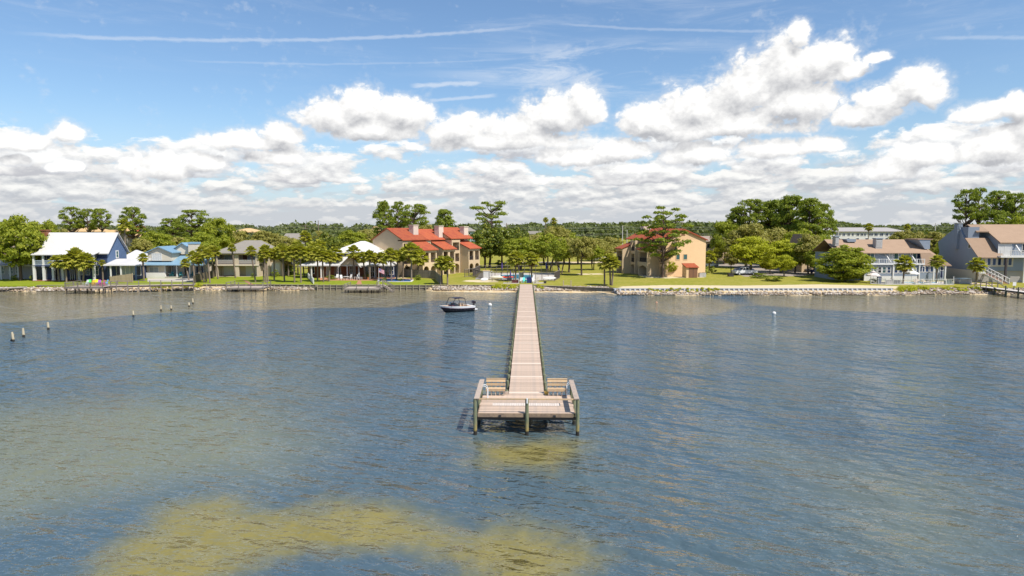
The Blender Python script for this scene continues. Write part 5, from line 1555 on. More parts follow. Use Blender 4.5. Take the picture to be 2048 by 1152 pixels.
# small shed with red roof in front of the peach wall
D = 149.5
s = empty('shed', (XW(1384, D), D, 1.0), rotB * 0.6, 'small peach shed with red roof and brown door against the condominium', 'shed')
wall_box(s, -1.35, 1.35, 0, 2.2, 0, 2.25, M_PEACH)
MB().prism([(-0.25, 2.2), (2.3, 2.95), (2.3, 3.1), (-0.25, 2.35)], 'x', -1.5, 1.5).build('roof', M_TILE, s)
MB().prism([(0, 2.25), (2.2, 2.25), (2.2, 2.9)], 'x', -1.34, 1.34).build('gable_wall', M_PEACH, s)
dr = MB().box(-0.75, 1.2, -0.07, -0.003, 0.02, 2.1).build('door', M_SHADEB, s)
MB().box(0.2, 0.25, -0.09, -0.071, 0.05, 2.05).build('door_gap', M_RAILD, dr)
for i, (px, D) in enumerate(((1400.5, 151.5), (1407, 152))):
    a = empty('air_conditioner', (XW(px, D), D, 1.0), rotB, ('grey air conditioner unit next to the shed', 'second grey air conditioner unit nearer the hedge')[i], 'air conditioner', 'air conditioners by the peach wall')
    MB().box(-0.4, 0.4, -0.4, 0.4, 0.0, 0.95).build('casing', M_GREYL, a)
    MB().tube([(0, 0, 0.95), (0, 0, 1.0)], 0.33, 12).build('fan_grille', M_RAILD, a)

# ---- low grey condominium with tan roof
D = 141; X0, fx, fz = frame_at(D, 1660)
h = empty('townhouse_row', (X0, D, 1.0), 0, 'grey townhouse row with tan shingle roof, white balconies and louvred chimney', 'townhouses')
xe = fx(1886); zb = fz(527.5); zt = fz(507); zr = fz(481.5)
wall_box(h, fx(1681), fx(1868), 2.2, 12, 0, zt, M_GREYB)                      # upper floors set back
wall_box(h, fx(1728), fx(1846), 0.0, 2.197, 0, zb - 0.25, M_GREYB)     # ground floor front
wall_box(h, fx(1846) + 0.003, fx(1892), 0.6, 9, 0, fz(532) - 0.05, M_GREYB)
shed_roof(h, fx(1678), fx(1866), 1.2, fz(507.5), 7.2, zr, M_SHING)
shed_roof(h, fx(1678), fx(1866), 7.2, zr, 13, zt, M_SHING)
# roof that sweeps down to the low end wing
mb = MB()
a0, a1, b0, b1 = fx(1866), fx(1905), 0.2, 8
mb.v = [(fx(1846), 0.2, fz(532)), (a1, 0.2, fz(532.5)), (a1, b1, fz(532.5)), (a0, 7.2, zr), (a0, 1.2, fz(507.5)), (fx(1846), 1.2, fz(507.5)),
        (fx(1846), 0.2, fz(532) + 0.15), (a1, 0.2, fz(532.5) + 0.15), (a1, b1, fz(532.5) + 0.15), (a0, 7.2, zr + 0.15), (a0, 1.2, fz(507.5) + 0.15), (fx(1846), 1.2, fz(507.5) + 0.15)]
mb.f = [(0, 1, 4, 5), (1, 2, 3, 4), (6, 11, 10, 7), (7, 10, 9, 8), (0, 6, 7, 1), (1, 7, 8, 2), (0, 5, 11, 6), (2, 8, 9, 3), (5, 4, 10, 11), (3, 9, 10, 4)]
mb.build('sweep_roof', M_SHING, h)
MB().box(fx(1728) - 0.3, fx(1848), -0.35, 2.19, zb - 0.22, zb).build('balcony_floor', M_WHITE, h)
railing(h, fx(1728) - 0.2, fx(1848) - 0.1, -0.25, zb, 1.0, M_WHITE, 0.35, post=1.6)
for px, gl in ((1744, M_GLASS), (1751.5, M_GLASSG), (1837, M_GLASSG), (1845.5, M_GLASSB)):
    window(h, fx(px), zb + 0.1, fx(px + 6.4) - fx(px), 1.95, 2.2, glass=gl, name='sliding_door', fw=0.13)
window(h, fx(1789), zb + 0.2, fx(6) - fx(0), 1.9, 2.2, glass=M_GLASSP)
window(h, fx(1799), zb + 0.2, fx(8) - fx(0), 1.9, 2.2, glass=M_GLASSG)
for px in (1781, 1832):
    MB().prism([(-0.2, zb + 0.05), (-0.2, zb + 0.3), (2.2, zt), (2.2, zt - 0.35)], 'x', fx(px) - 0.08, fx(px) + 0.08).build('sloped_fin', M_WHITE, h)
for px, gl in ((1747, M_GLASSG), (1756.5, M_GLASS), (1765.5, M_GLASSG), (1775, M_GLASSB), (1789, M_GLASSB), (1798.5, M_GLASSB), (1808, M_GLASS), (1817.5, M_GLASSB)):
    window(h, fx(px), fz(545) - 0.05, fx(px + 6) - fx(px), 1.15, 0, glass=gl, bars=1 if px < 1776 else 0, fw=0.13)
window(h, fx(1827), fz(543.5), fx(4.5) - fx(0), 0.7, 0, glass=M_GLASSP, fw=0.16)
for px, w in ((1840, 5), (1845, 7)):
    window(h, fx(px) , fz(543.5), 0.42, 1.05, 0.0 if px < 1845 else 0.0, glass=M_GLASSB)
for px in (1855, 1864.5, 1874.5):
    window(h, fx(px), fz(544), fx(px + 6) - fx(px), 1.1, 0.6, glass=M_GLASSB if px < 1870 else M_GLASSG)
window(h, fx(1885), fz(541), fx(5) - fx(0), 0.7, 0.6, glass=M_GLASSB)
for px in (1729, 1786, 1838, 1867, 1890):
    column(h, fx(px), -0.15, 0.0, zb - 0.224 if px < 1850 else fz(533), M_WHITE, 0.12)
wall_box(h, fx(1728) + 0.1, fx(1836), -0.1, -0.003, fz(552), fz(548.5), M_GREYB, 'sill_band')
wall_box(h, fx(1728) + 0.1, fx(1836), -0.09, -0.003, 0, fz(552) - 0.01, M_WHITE, 'base_wall')
# chimneys and roof dormers
def chimney(par, pxa, pxb, pyt, pyb, y, m=M_GREYL, cap=True, slats=6):
    za, zb_ = fz(pyb) - 0.4, fz(pyt)
    c = MB().box(fx(pxa), fx(pxb), y, y + 1.3, za, zb_).build('chimney', m, par)
    if cap: MB().box(fx(pxa) - 0.12, fx(pxb) + 0.12, y - 0.12, y + 1.42, zb_, zb_ + 0.16).build('chimney_cap', M_GREYB, c)
    for i in range(slats):
        z = za + 0.6 + (zb_ - za - 0.8) * i / slats
        MB().box(fx(pxa) + 0.1, fx(pxb) - 0.1, y - 0.05, y - 0.003, z, z + 0.1).build('louvre', M_WHITE, c)
    return c
chimney(h, 1765, 1778.5, 478, 496, 3.0)
chimney(h, 1683, 1690.5, 474, 489, 3.2)
MB().prism([(fx(1848), zr + 0.18), (fx(1872), zr + 0.18), (fx(1872), fz(499)), (fx(1862), fz(499))], 'y', 2.4, 7.0).build('roof_cheek', M_GREYB, h)
MB().box(fx(1846), fx(1877), 2.3, 7.1, zr + 0.18, zr + 0.34).build('roof_cap', M_SHING, h)
MB().prism([(fx(1716), fz(479)), (fx(1736), fz(479)), (fx(1736), fz(485)), (fx(1719), fz(485))], 'y', 5.4, 8.6).build('roof_cheek', M_GREYB, h)
wall_box(h, fx(1684), fx(1728) - 0.004, 1.0, 2.19, 0, zb, M_GREYB, 'end_wall')

# ---- tall blue-grey house at the picture edge
D = 137.5; X0, fx, fz = frame_at(D, 1955)
h = empty('house', (X0, D, 1.0), RAD(-4), 'tall blue-grey house with tan roof, sloping gable and outdoor stairs', 'house')
zf = fz(543); zt = fz(513.5); zr = fz(452); zeu = fz(485)
# gable side wall seen from the pier: deep profile
dp = 15.0
MB().prism([(0, 2.3), (0, zt), (5.2, fz(478) + 0.2), (7.4, zr + 0.2), (dp, fz(487)), (dp - 0.9, fz(510)), (dp + 0.6, fz(522)), (dp + 0.6, 2.3)], 'x', 0, 0.3).build('gable_wall', M_GREYB, h)
MB().box(-0.08, 0.32, 0.05, dp + 0.6, 0, 2.3).build('foundation_wall', M_CREAM, h)
wall_box(h, 0.31, fx(2120), 0.0, dp, 2.3, zt, M_GREYB)
wall_box(h, 0.31, fx(2120), 0.25, dp, 0.0, 2.297, M_LATT, 'lattice_base')
# lower front roof slope
shed_roof(h, -0.25, fx(2003), -0.55, fz(515) - 0.1, 4.4, fz(478), M_SHING, name='lower_roof')
sk = MB().prism([(2.6, fz(493)), (3.5, fz(486)), (3.5, fz(486) + 0.2), (2.6, fz(493) + 0.2)], 'x', fx(1960), fx(1967)).build('skylight', M_WHITE, h)
# upper wall and main roof
MB().prism([(4.4, fz(478)), (4.4, fz(454)), (7.6, fz(454)), (7.6, fz(478))], 'x', 0.31, fx(1980)).build('upper_wall', M_GREYB, h)
MB().prism([(0.5, zt), (0.5, zeu), (7.4, zr + 0.1), (dp, zeu), (dp, zt)], 'x', fx(1999), fx(2120)).build('upper_wall', M_GREYB, h)
MB().prism([(0.2, fz(486.8)), (7.4, zr + 0.15), (dp + 0.3, zeu - 0.4), (dp + 0.3, zeu - 0.2), (7.4, zr + 0.35), (0.2, fz(486.8) + 0.2)], 'x', fx(1997), fx(2125)).build('roof', M_SHING, h)
MB().prism([(4.0, fz(465)), (7.4, zr + 0.15), (dp + 0.3, zeu - 0.4), (dp + 0.3, zeu - 0.2), (7.4, zr + 0.35), (4.0, fz(465) + 0.2)], 'x', fx(1972), fx(1997) - 0.003).build('roof', M_SHING, h)
c = MB().box(-0.45, 0.55, 6.9, 8.2, fz(500), fz(446)).build('chimney', M_GREYB, h)
for i in range(10):
    z = fz(478) + i * 0.32
    MB().box(-0.3, 0.4, 6.82, 6.897, z, z + 0.12).build('louvre', M_GLASSP, c)
MB().box(-0.6, 0.7, 6.75, 8.35, fz(446), fz(445)).build('chimney_cap', M_WHITE, c)
# upper balcony
MB().box(fx(1990), fx(2125), -1.4, 0.49, fz(511.5) - 0.3, fz(511.5)).build('balcony_floor', M_WHITE, h)
railing(h, fx(1990), fx(2125), -1.3, fz(511.5), 1.15, M_WHITE, 0.3, post=1.9)
window(h, fx(1996), fz(501) - 0.9, fx(2020) - fx(1996), fz(489) - fz(501) + 0.9, 0.5, glass=M_BLIND, mull=2)
window(h, fx(2041), fz(505), fx(2055) - fx(2041), 1.7, 0.5, glass=M_GLASS, mull=2)
MB().prism([(-1.3, fz(506)), (-1.3, fz(504)), (0.5, fz(488.5)), (0.5, fz(492))], 'x', fx(2027), fx(2029)).build('sloped_fin', M_WHITE, h)
for px in (2036, 2060):
    column(h, fx(px), -1.2, zf - 0.2 if px > 2040 else 0, fz(511.5) - 0.304, M_WHITE, 0.12)
column(h, fx(2001.5), -1.2, 0, fz(511.5) - 0.304, M_RAILD, 0.16, name='post')
# ribbon of dark blue windows
wb = MB().box(fx(1968), fx(2022), -0.1, -0.003, fz(532) - 0.12, fz(514.5) + 0.1).build('window_band', M_CREAM, h)
for px in (1972.5, 1982.5, 1992.5, 2003, 2012.5):
    window(h, fx(px), fz(530), fx(px + 6) - fx(px), fz(516.5) - fz(530), -0.1, glass=M_GLASSB, fw=0.06)
window(h, fx(1964), fz(530), 0.5, fz(518) - fz(530), 0, glass=M_GLASSG)
window(h, fx(2046), fz(535), 1.3, 2.0, 0, glass=M_GLASSB)
window(h, 3.4, fz(497), 0.55, 0.75, 0.0, 'left', glass=M_GLASS, frame=M_WHITE)
# outdoor stairs down towards the water
st = empty('staircase', (0, 0, 0)); st.parent = h
x0, x1 = fx(1961), fx(1974)
n = 11
for i in range(n):
    z = zf - 0.35 - i * (zf - 0.35) / n; y = -0.3 - i * 0.42
    MB().box(x0 + 0.1 + i * 0.12, x1 - 0.1 + i * 0.12, y - 0.4, y, z - 0.06, z).build('tread', M_PAVER, st)
for s in (0, 1):
    xa = (x0, x1)[s]
    mb = MB()
    mb.bar((xa, -0.2, zf - 0.2), (xa + n * 0.12, -0.4 - n * 0.42, 0.05), 0.09, 0.35)
    mb.bar((xa, -0.2, zf + 0.75), (xa + n * 0.12, -0.4 - n * 0.42, 1.0), 0.12, 0.12)
    for k in range(7):
        t = k / 6
        mb.box(xa + n * 0.12 * t - 0.05, xa + n * 0.12 * t + 0.05, -0.25 - n * 0.42 * t, -0.15 - n * 0.42 * t, (zf - 0.2) * (1 - t), (zf + 0.75) * (1 - t) + 1.0 * t)
    mb.build('stair_rail', M_WHITE, st)
MB().box(fx(1950) , fx(1963), -1.6, -0.003, zf - 0.3, zf - 0.1).build('landing', M_WHITE, h)
railing(h, fx(1950), fx(1961), -1.5, zf - 0.1, 1.0, M_WHITE, 0.25)
MB().box(fx(2045), fx(2052), -1.4, -0.003, zf - 0.3, zf - 0.1).build('landing', M_WHITE, h)
railing(h, fx(2042), fx(2060), -1.3, zf - 0.1, 1.0, M_WHITE, 0.25)
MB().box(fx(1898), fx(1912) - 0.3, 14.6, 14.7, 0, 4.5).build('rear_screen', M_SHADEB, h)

# ---- white apartments far behind on the right
D = 285; X0, fx, fz = frame_at(D, 1640)
h = empty('apartment_building', (X0, D, 1.0), 0, 'long white apartment block with many dark windows beyond the grey roofs', 'apartment building')
wall_box(h, fx(1636), fx(1806), 0, 14, 0, fz(463.5), M_WHITE)
hip(h, fx(1634), fx(1808), 0, 14, fz(463.5), fz(455.0), fx(1668), fx(1790), mat('pale_grey_roof', (0.36, 0.33, 0.31), 0.9, 0.12, 0.4), over=0.6)
for px, w in ((1655, 2), (1669, 5), (1676, 4), (1684, 5), (1694, 4.5), (1703, 3), (1712, 5), (1720, 5), (1727, 4), (1735, 4), (1739.5, 5), (1748, 6), (1759, 6), (1770, 5), (1779, 4), (1785, 4), (1793, 5)):
    window(h, fx(px), fz(471.5), fx(px + w) - fx(px), fz(467) - fz(471.5), 0, glass=M_GLASSB, mull=2 if w > 3 else 1)
for px, w in ((1655, 2), (1669, 6), (1676, 3), (1694, 4), (1712, 5), (1730, 5), (1748, 6), (1770, 5), (1785, 5)):
    window(h, fx(px), fz(481), fx(px + w) - fx(px), fz(476.5) - fz(481), 0, glass=M_GLASSB)
h = empty('house', (XW(1905, 240), 240, 1.0), 0, 'grey-roofed house glimpsed between the oaks and the blue-grey gable', 'house')
wall_box(h, -6, 6, 0, 9, 0, 4.4, M_WHITE); gable_x(h, -6, 6, 0, 9, 4.4, 7.6, mat('grey_roof', (0.30, 0.27, 0.24), 0.9, 0.15), endw=M_WHITE)
window(h, -2, 2.6, 1.4, 1.1, 0, glass=M_GLASS); window(h, 1, 2.6, 1.4, 1.1, 0, glass=M_GLASS)
# ---- brown building behind the peach condominium
D = 215; X0, fx, fz = frame_at(D, 1400)
h = empty('building', (X0, D, 1.0), 0, 'brown low building with flat shingled roof behind the peach condominium', 'building')
wall_box(h, fx(1396), fx(1475), 0, 12, 0, fz(483), M_TAN)
gable_x(h, fx(1396), fx(1432), 0, 12, fz(483), fz(473.5), M_SHINGB, over=0.4)
gable_x(h, fx(1432) + 0.9, fx(1475), 1, 12, fz(486), fz(476), M_SHINGB, over=0.3)
window(h, fx(1413.5), fz(496), fx(1423) - fx(1413.5), fz(488) - fz(496), 0, glass=M_GLASS, frame=M_TAN)
window(h, fx(1436), fz(498), fx(1452) - fx(1436), fz(489) - fz(498), 0, glass=M_GLASS, frame=M_TAN, mull=3)
# ---- roofs behind the shore houses on the other side
def far_house(name, D, pxa, pxb, pye, pyr, wm, rm, label, kind='gx', cat='house', wins=()):
    X0, fx, fz = frame_at(D, pxa)
    h = empty(name, (X0, D, 1.0), 0, label, cat)
    w = fx(pxb)
    wall_box(h, 0, w, 0, 9, 0, fz(pye), wm)
    if kind == 'gx': gable_x(h, 0, w, 0, 9, fz(pye), fz(pyr), rm, endw=wm)
    elif kind == 'gy': gable_y(h, 0, w, 0, 9, fz(pye), fz(pyr), rm, endw=wm)
    else: hip(h, 0, w, 0, 9, fz(pye), fz(pyr), w * 0.42, w * 0.58, rm)
    for px, py, ww, hh in wins:
        window(h, fx(px), fz(py), fx(px + ww) - fx(px), fz(py - hh) - fz(py), 0, glass=M_GLASS)
    return h
M_TENT = mat('tan_awning', (0.56, 0.37, 0.18), 0.8, 0.1, 0.5)
far_house('building', 255, 136, 205, 464, 454, M_WHITE, M_TENT, 'white building with a tan hipped roof behind the three pines', 'hip', 'building', ((150, 470, 6, 4), (170, 470, 6, 4)))
far_house('building', 240, 226, 262, 474, 455.5, M_GREYL, M_TENT, 'grey building under a steep tan tent roof', 'hip', 'building', ((232, 482, 8, 5),))
far_house('building', 246, 254, 274, 468, 452.5, M_GREYL, M_TILE, 'red-roofed building end beside the tan tent roof', 'gx', 'building')
far_house('building', 232, 204, 232, 476, 461, M_GREYL, M_TENT, 'low tan-roofed wing joined to the steep tent roof', 'gx', 'building')
far_house('building', 246, 348, 406, 478, 472, M_GREYL, M_GREYL, 'low flat-roofed grey building behind the pine grove', 'gx', 'building', ((362, 484, 5, 4), (376, 484, 5, 4), (392, 484, 5, 4)))
far_house('house', 262, 463, 516, 465, 456.5, M_CREAM, M_TENT, 'tan hip-roofed house beyond the olive oaks', 'hip')
far_house('building', 235, 566, 606, 479, 468, M_GREYL, M_SHINGG, 'grey-roofed building half hidden behind the shaggy palm', 'gx', 'building', ((582, 486, 12, 3),))
far_house('house', 275, 742, 754, 462, 454, M_TAN, M_TENT, 'small tan gabled house seen past the red roof', 'gy')
far_house('house', 262, 926, 948, 463, 455, mat('teal_wall', (0.30, 0.42, 0.44), 0.8, 0.1), M_SHINGG, 'pale teal house with hip roof behind the last chimney', 'hip', 'house', ((931, 469, 3, 4), (938, 469, 3, 4)))
far_house('building', 330, 1058, 1082, 468, 463, M_GREYL, M_SHINGG, 'low far building showing between the park oaks', 'gx', 'building')
far_house('house', 168, 1604, 1628, 497, 470, M_TAN, M_SHING, 'brown townhouse end with a blue window behind the grove', 'gy', 'house', ((1608, 490, 8, 9),))
# ================================================================== shore works
def rock_material():
    m = bpy.data.materials.new('shore_rock'); m.use_nodes = True
    nt = m.node_tree; nt.nodes.clear(); q = NG(nt)
    ge = q.node('ShaderNodeNewGeometry'); r = ge.outputs['Random Per Island']
    z = q.sep(ge.outputs['Position'])[2]
    c = q.mix(q.ss(r, 0.0, 0.4), (0.10, 0.075, 0.055), (0.34, 0.245, 0.16))
    c = q.mix(q.ss(r, 0.4, 0.7), c, (0.40, 0.34, 0.29))
    c = q.mix(q.ss(r, 0.7, 1.0), c, (0.62, 0.55, 0.47))
    n = q.noise(ge.outputs['Position'], 5, 3, 0.6)
    c = q.mix(q.ss(n, 0.3, 0.7, 0, 0.4), c, (0.22, 0.18, 0.12))
    c = q.mix(q.ss(q.m('ADD', z, q.m('MULTIPLY', n, 0.15)), 0.26, 0.12), c, (0.035, 0.028, 0.018))
    b = q.node('ShaderNodeBsdfPrincipled'); nt.links.new(c, b.inputs['Base Color']); b.inputs['Roughness'].default_value = 0.9
    o = q.node('ShaderNodeOutputMaterial'); nt.links.new(b.outputs[0], o.inputs['Surface'])
    return m
M_ROCK = rock_material()
_ico = bmesh.new(); bmesh.ops.create_icosphere(_ico, subdivisions=1, radius=1.0)
_iv = np.array([v.co[:] for v in _ico.verts]); _if = [[v.index for v in f.verts] for f in _ico.faces]; _ico.free()
def riprap(pxa, pxb, n, s0, s1, t0, t1, label, seed):
    """n loose stones between the land edge (t=0) and the waterline (t=1)"""
    rng = np.random.default_rng(seed); V = []; Fc = []
    for i in range(n):
        px = rng.uniform(pxa, pxb); x = XW(px, 127.0, 0.5)
        E, Wt = edgeY(x), waterY(x)
        t = rng.uniform(t0, t1)
        y = E - 0.25 + (Wt - E) * t; z = 0.80 * (1 - t) + 0.08 * t
        s = rng.uniform(s0, s1)
        sc = s * rng.uniform(0.65, 1.2, 3) * np.array([1, 1, 0.75])
        v = _iv * (1 + rng.uniform(-0.22, 0.22, (len(_iv), 1))) * sc
        a = rng.uniform(0, 6.28); ca, sa = math.cos(a), math.sin(a)
        v = np.stack([v[:, 0] * ca - v[:, 1] * sa, v[:, 0] * sa + v[:, 1] * ca, v[:, 2]], 1) + np.array([x, y, z])
        k = len(V) * len(_iv); V.append(v); Fc += [[j + k for j in f] for f in _if]
    me = bpy.data.meshes.new('riprap'); me.from_pydata(np.concatenate(V).tolist(), [], Fc); me.materials.append(M_ROCK)
    return tag(link('riprap', me), label, kind='stuff')
riprap(-60, 130, 460, 0.12, 0.32, 0.2, 1.1, 'pale broken rocks along the lawn by the blue house', 1)
riprap(130, 460, 560, 0.10, 0.28, 0.4, 1.15, 'tan rocks at the foot of the boardwalk', 2)
riprap(524, 628, 260, 0.11, 0.28, 0.35, 1.1, 'tan rocks before the timber wall', 3)
riprap(862, 1034, 1000, 0.11, 0.29, 0.05, 0.72, 'light rock slope on the boat side of the pier', 4)
riprap(1066, 1228, 950, 0.11, 0.30, 0.05, 0.75, 'light rock slope between the pier and the concrete wall', 5)
riprap(1226, 1802, 1300, 0.12, 0.30, 0.50, 1.05, 'row of rocks at the foot of the concrete wall', 6)
riprap(1788, 2120, 1150, 0.12, 0.34, 0.0, 1.0, 'rock bank below the grey townhouses', 7)
wr = random.Random(3)
def weeds(pa, pb, n, size, label, seed):
    rng = np.random.default_rng(seed); cs = []; rs = []
    for k in range(n):
        px = rng.uniform(pa, pb); x = XW(px, 128, 0.6); E, Wt = edgeY(x), waterY(x); t = rng.uniform(0.05, 0.6)
        cs.append((x, E - 0.3 + (Wt - E) * t, 0.80 * (1 - t) + 0.12 + size * 0.3)); rs.append(size * rng.uniform(0.6, 1.3))
    C, N = clump_cloud(cs, rs, 34, rng, 0.8)
    tag(link('weeds', leaves_mesh('weeds', C, N, 0.16, rng, L_BRIGHT, 2.4)), label, kind='stuff')
weeds(985, 1032, 26, 0.38, 'grassy weeds over the rock slope beside the pier', 1)
weeds(1074, 1092, 6, 0.30, 'weeds among the rocks just beyond the pier', 2)
weeds(1275, 1425, 26, 0.30, 'weeds growing along the foot of the concrete wall', 3)
weeds(1765, 1835, 26, 0.55, 'tall weeds where the concrete wall ends', 4)
weeds(1840, 1975, 30, 0.36, 'weeds among the rocks below the townhouses', 5)
weeds(295, 385, 34, 0.42, 'grassy bank under the boardwalk rail', 6)
M_BULK = mat('bulkhead_wood', (0.24, 0.20, 0.145), 0.9, 0.35, 1.2, 0.02, 14, col2=(0.17, 0.145, 0.11))
M_BULKP = mat('bulkhead_post', (0.30, 0.265, 0.185), 0.9, 0.3, 1.2, 0.02, 14)
M_CAPW = mat('timber_cap', (0.33, 0.28, 0.215), 0.9, 0.25, 1.0)
def bulkhead(pxa, pxb, label, post_step, zb, top=1.02, posts=True, inset=0.0):
    xa, xb = XW(pxa, DG(570, 0.95)), XW(pxb, DG(570, 0.95))
    ya, yb = edgeY(xa + inset) - 0.08, edgeY(xb - inset) - 0.08
    L = math.hypot(xb - xa, yb - ya); rz = math.atan2(yb - ya, xb - xa)
    b = empty('bulkhead', (xa, ya, 0), rz, label, 'sea wall')
    n = max(2, int(L / 0.30)); w = L / n
    mb = MB(); r = random.Random(int(pxa))
    bmesh_ = board = None
    me = MB().box(-w / 2 + 0.012, w / 2 - 0.012, -0.03, 0.03, zb, top - 0.06).mesh('plank', M_BULK)
    for i in range(n):
        if n <= 150: link('plank', me, b, (w * (i + 0.5), r.uniform(-0.012, 0.012), r.uniform(-0.03, 0)))
    MB().box(0, L, -0.16, 0.14, top - 0.055, top).build('cap', M_CAPW, b)
    if posts:
        MB().box(0, L, -0.13, -0.045, 0.5, 0.66).build('waler', M_BULKP, b)
        pm = MB().tube([(0, -0.2, zb - 0.3), (0, -0.2, top + 0.1)], 0.10, 8).mesh('post', M_BULKP)
        k = int(L / post_step)
        for i in range(k + 1):
            link('post', pm, b, (min(L - 0.1, 0.1 + i * post_step), 0, r.uniform(-0.06, 0.06)))
    return b
bulkhead(520, 635, 'weathered timber wall behind the tan rocks below the palm thicket', 1.22, -0.3)
bulkhead(636.5, 868, 'timber sea wall with regular posts standing in the water beside the broad deck', 1.22, -0.6, inset=2.2)
bulkhead(388, 520, 'low dark timber wall edging the lawn of the beige house', 1.9, -0.3)
bulkhead(82, 250, 'dark timber edging below the lawn of the blue house', 2.2, 0.1, posts=False)
bulkhead(868, 1034, 'timber edging above the rocks on the boat side of the pier', 2.5, 0.3, posts=False)
bulkhead(1066, 1226, 'timber edging above the rocks beyond the pier', 2.5, 0.3, posts=False)
# concrete wall with buttresses
M_CWALL = mat('grey_concrete_wall', (0.25, 0.265, 0.29), 0.85, 0.12, 1.0, 0.01, 14)
M_CBUT = mat('buttress_concrete', (0.40, 0.41, 0.42), 0.85, 0.10, 1.0, 0.01, 14)
xa, xb = XW(1228, 123), XW(1792, 123)
ya, yb = edgeY(xa + 0.6) - 0.06, edgeY(xb) - 0.06
L = math.hypot(xb - xa, yb - ya)
cw = empty('concrete_seawall', (xa, ya, 0), math.atan2(yb - ya, xb - xa), 'pale concrete sea wall with a long row of buttresses', 'sea wall')
MB().box(0, L, -0.12, 0.12, -0.6, 0.90).build('wall', M_CWALL, cw)
MB().box(-0.05, L + 0.05, -0.2, 0.2, 0.903, 1.0).build('cap', M_CBUT, cw)
bt = MB().prism([(-0.125, 0.90), (-0.125, -0.4), (-0.62, -0.4), (-0.52, 0.2), (-0.2, 0.90)], 'x', -0.15, 0.15).mesh('buttress', M_CBUT)
nb = 57
for i in range(nb):
    link('buttress', bt, cw, (0.3 + (L - 0.6) * i / (nb - 1), 0, 0))

# ---- small decks on the shore
M_DKW = mat('grey_deck_wood', (0.42, 0.345, 0.285), 0.9, 0.2, 2.0, 0.01, 20)
M_DKP = mat('dark_wet_post', (0.085, 0.07, 0.055), 0.9, 0.3, 2.0)
def deck(px0, px1, D0, D1, z, zrail, label, sides='lfr', pile_step=2.2, name='deck', planks_along='x'):
    x0, x1 = XW(px0, D0), XW(px1, D0)
    d = empty(name, (x0, D0, 0), 0, label, 'deck')
    w, dp = x1 - x0, D1 - D0
    n = int(dp / 0.16)
    me = MB().box(0, w, 0, 0.145, -0.045, 0).mesh('plank', M_DKW)
    r = random.Random(int(px0))
    for i in range(n): link('plank', me, d, (r.uniform(-0.02, 0.02), i * dp / n, z + r.uniform(-0.004, 0.004)))
    MB().box(-0.02, w + 0.02, -0.06, -0.002, z - 0.3, z - 0.03).build('fascia_board', M_GREYW, d)
    MB().box(0.1, w - 0.1, 0.2, dp - 0.1, z - 0.28, z - 0.06).build('joist_frame', M_DKP, d)
    k = max(2, int(round(w / pile_step)))
    pm = MB().box(-0.08, 0.08, -0.08, 0.08, -1.2, z - 0.05).mesh('pile', M_DKP)
    for i in range(k + 1):
        for yy in (0.15, dp * 0.55):
            link('pile', pm, d, (0.1 + (w - 0.2) * i / k, yy, 0))
    pp = MB().box(-0.065, 0.065, -0.065, 0.065, z - 0.35, zrail).mesh('post', M_GREYW)
    for i in range(k + 1):
        if 'f' in sides: link('post', pp, d, (0.04 + (w - 0.08) * i / k, -0.13, 0))
    mb = MB()
    if 'f' in sides:
        mb.box(-0.05, w + 0.05, -0.22, -0.05, zrail, zrail + 0.05); mb.box(0, w, -0.15, -0.11, (z + zrail) / 2 - 0.04, (z + zrail) / 2 + 0.05)
    for s, xx in (('l', 0.0), ('r', w)):
        if s in sides:
            mb.box(xx - 0.08, xx + 0.08, -0.045, dp, zrail, zrail + 0.05); mb.box(xx - 0.02, xx + 0.02, -0.045, dp, (z + zrail) / 2 - 0.04, (z + zrail) / 2 + 0.05)
            link('post', pp, d, (xx, dp - 0.1, 0)); link('post', pp, d, (xx, dp * 0.5, 0))
    if mb.v: mb.build('railing', M_GREYW, d)
    return d
dA = deck(131, 207, 123.0, 127.6, 1.28, 2.08, 'grey waterside deck with bright coloured chairs', 'lfr')
wA = XW(207, 123.0) - XW(131, 123.0)
# balusters of the first deck
mb = MB()
for i in range(46):
    xx = wA * (i + 0.5) / 46
    mb.box(xx - 0.018, xx + 0.018, -0.15, -0.115, 1.33, 2.08)
mb.build('balusters', M_GREYW, dA)
deck(453, 527, 127.0, 131.0, 0.78, 1.75, 'small grey deck on green posts before the beige house', 'lfr', 2.3)
dC = deck(689, 761, 124.6, 129.5, 0.88, 1.62, 'broad low deck with three rail bays under the flagpole', 'fl', 2.3)
# boardwalk with railing between the first deck and the side fence
xa, xb = XW(208, 125), XW(389, 129)
bw = empty('boardwalk', (xa, 125.2, 0), math.atan2(128.9 - 125.2, xb - xa), 'raised boardwalk with a rail running along the shore to the side fence', 'boardwalk')
L = math.hypot(xb - xa, 3.7)
tag(MB().box(0, L, 0, 1.5, 1.22, 1.27).build('planking', M_DKW, bw))
MB().box(0, L, -0.05, -0.003, 0.95, 1.22).build('fascia_board', M_DKP, bw)
MB().box(0, L, -0.12, 0.04, 2.12, 2.17).build('railing', M_GREYW, bw)
MB().box(0, L, -0.06, -0.02, 1.62, 1.70).build('railing', M_GREYW, bw)
pm = MB().box(-0.07, 0.07, -0.16, -0.02, -0.6, 2.12).mesh('post', M_GREYW)
for i in range(9): link('post', pm, bw, (0.1 + (L - 0.2) * i / 8, 0, 0))
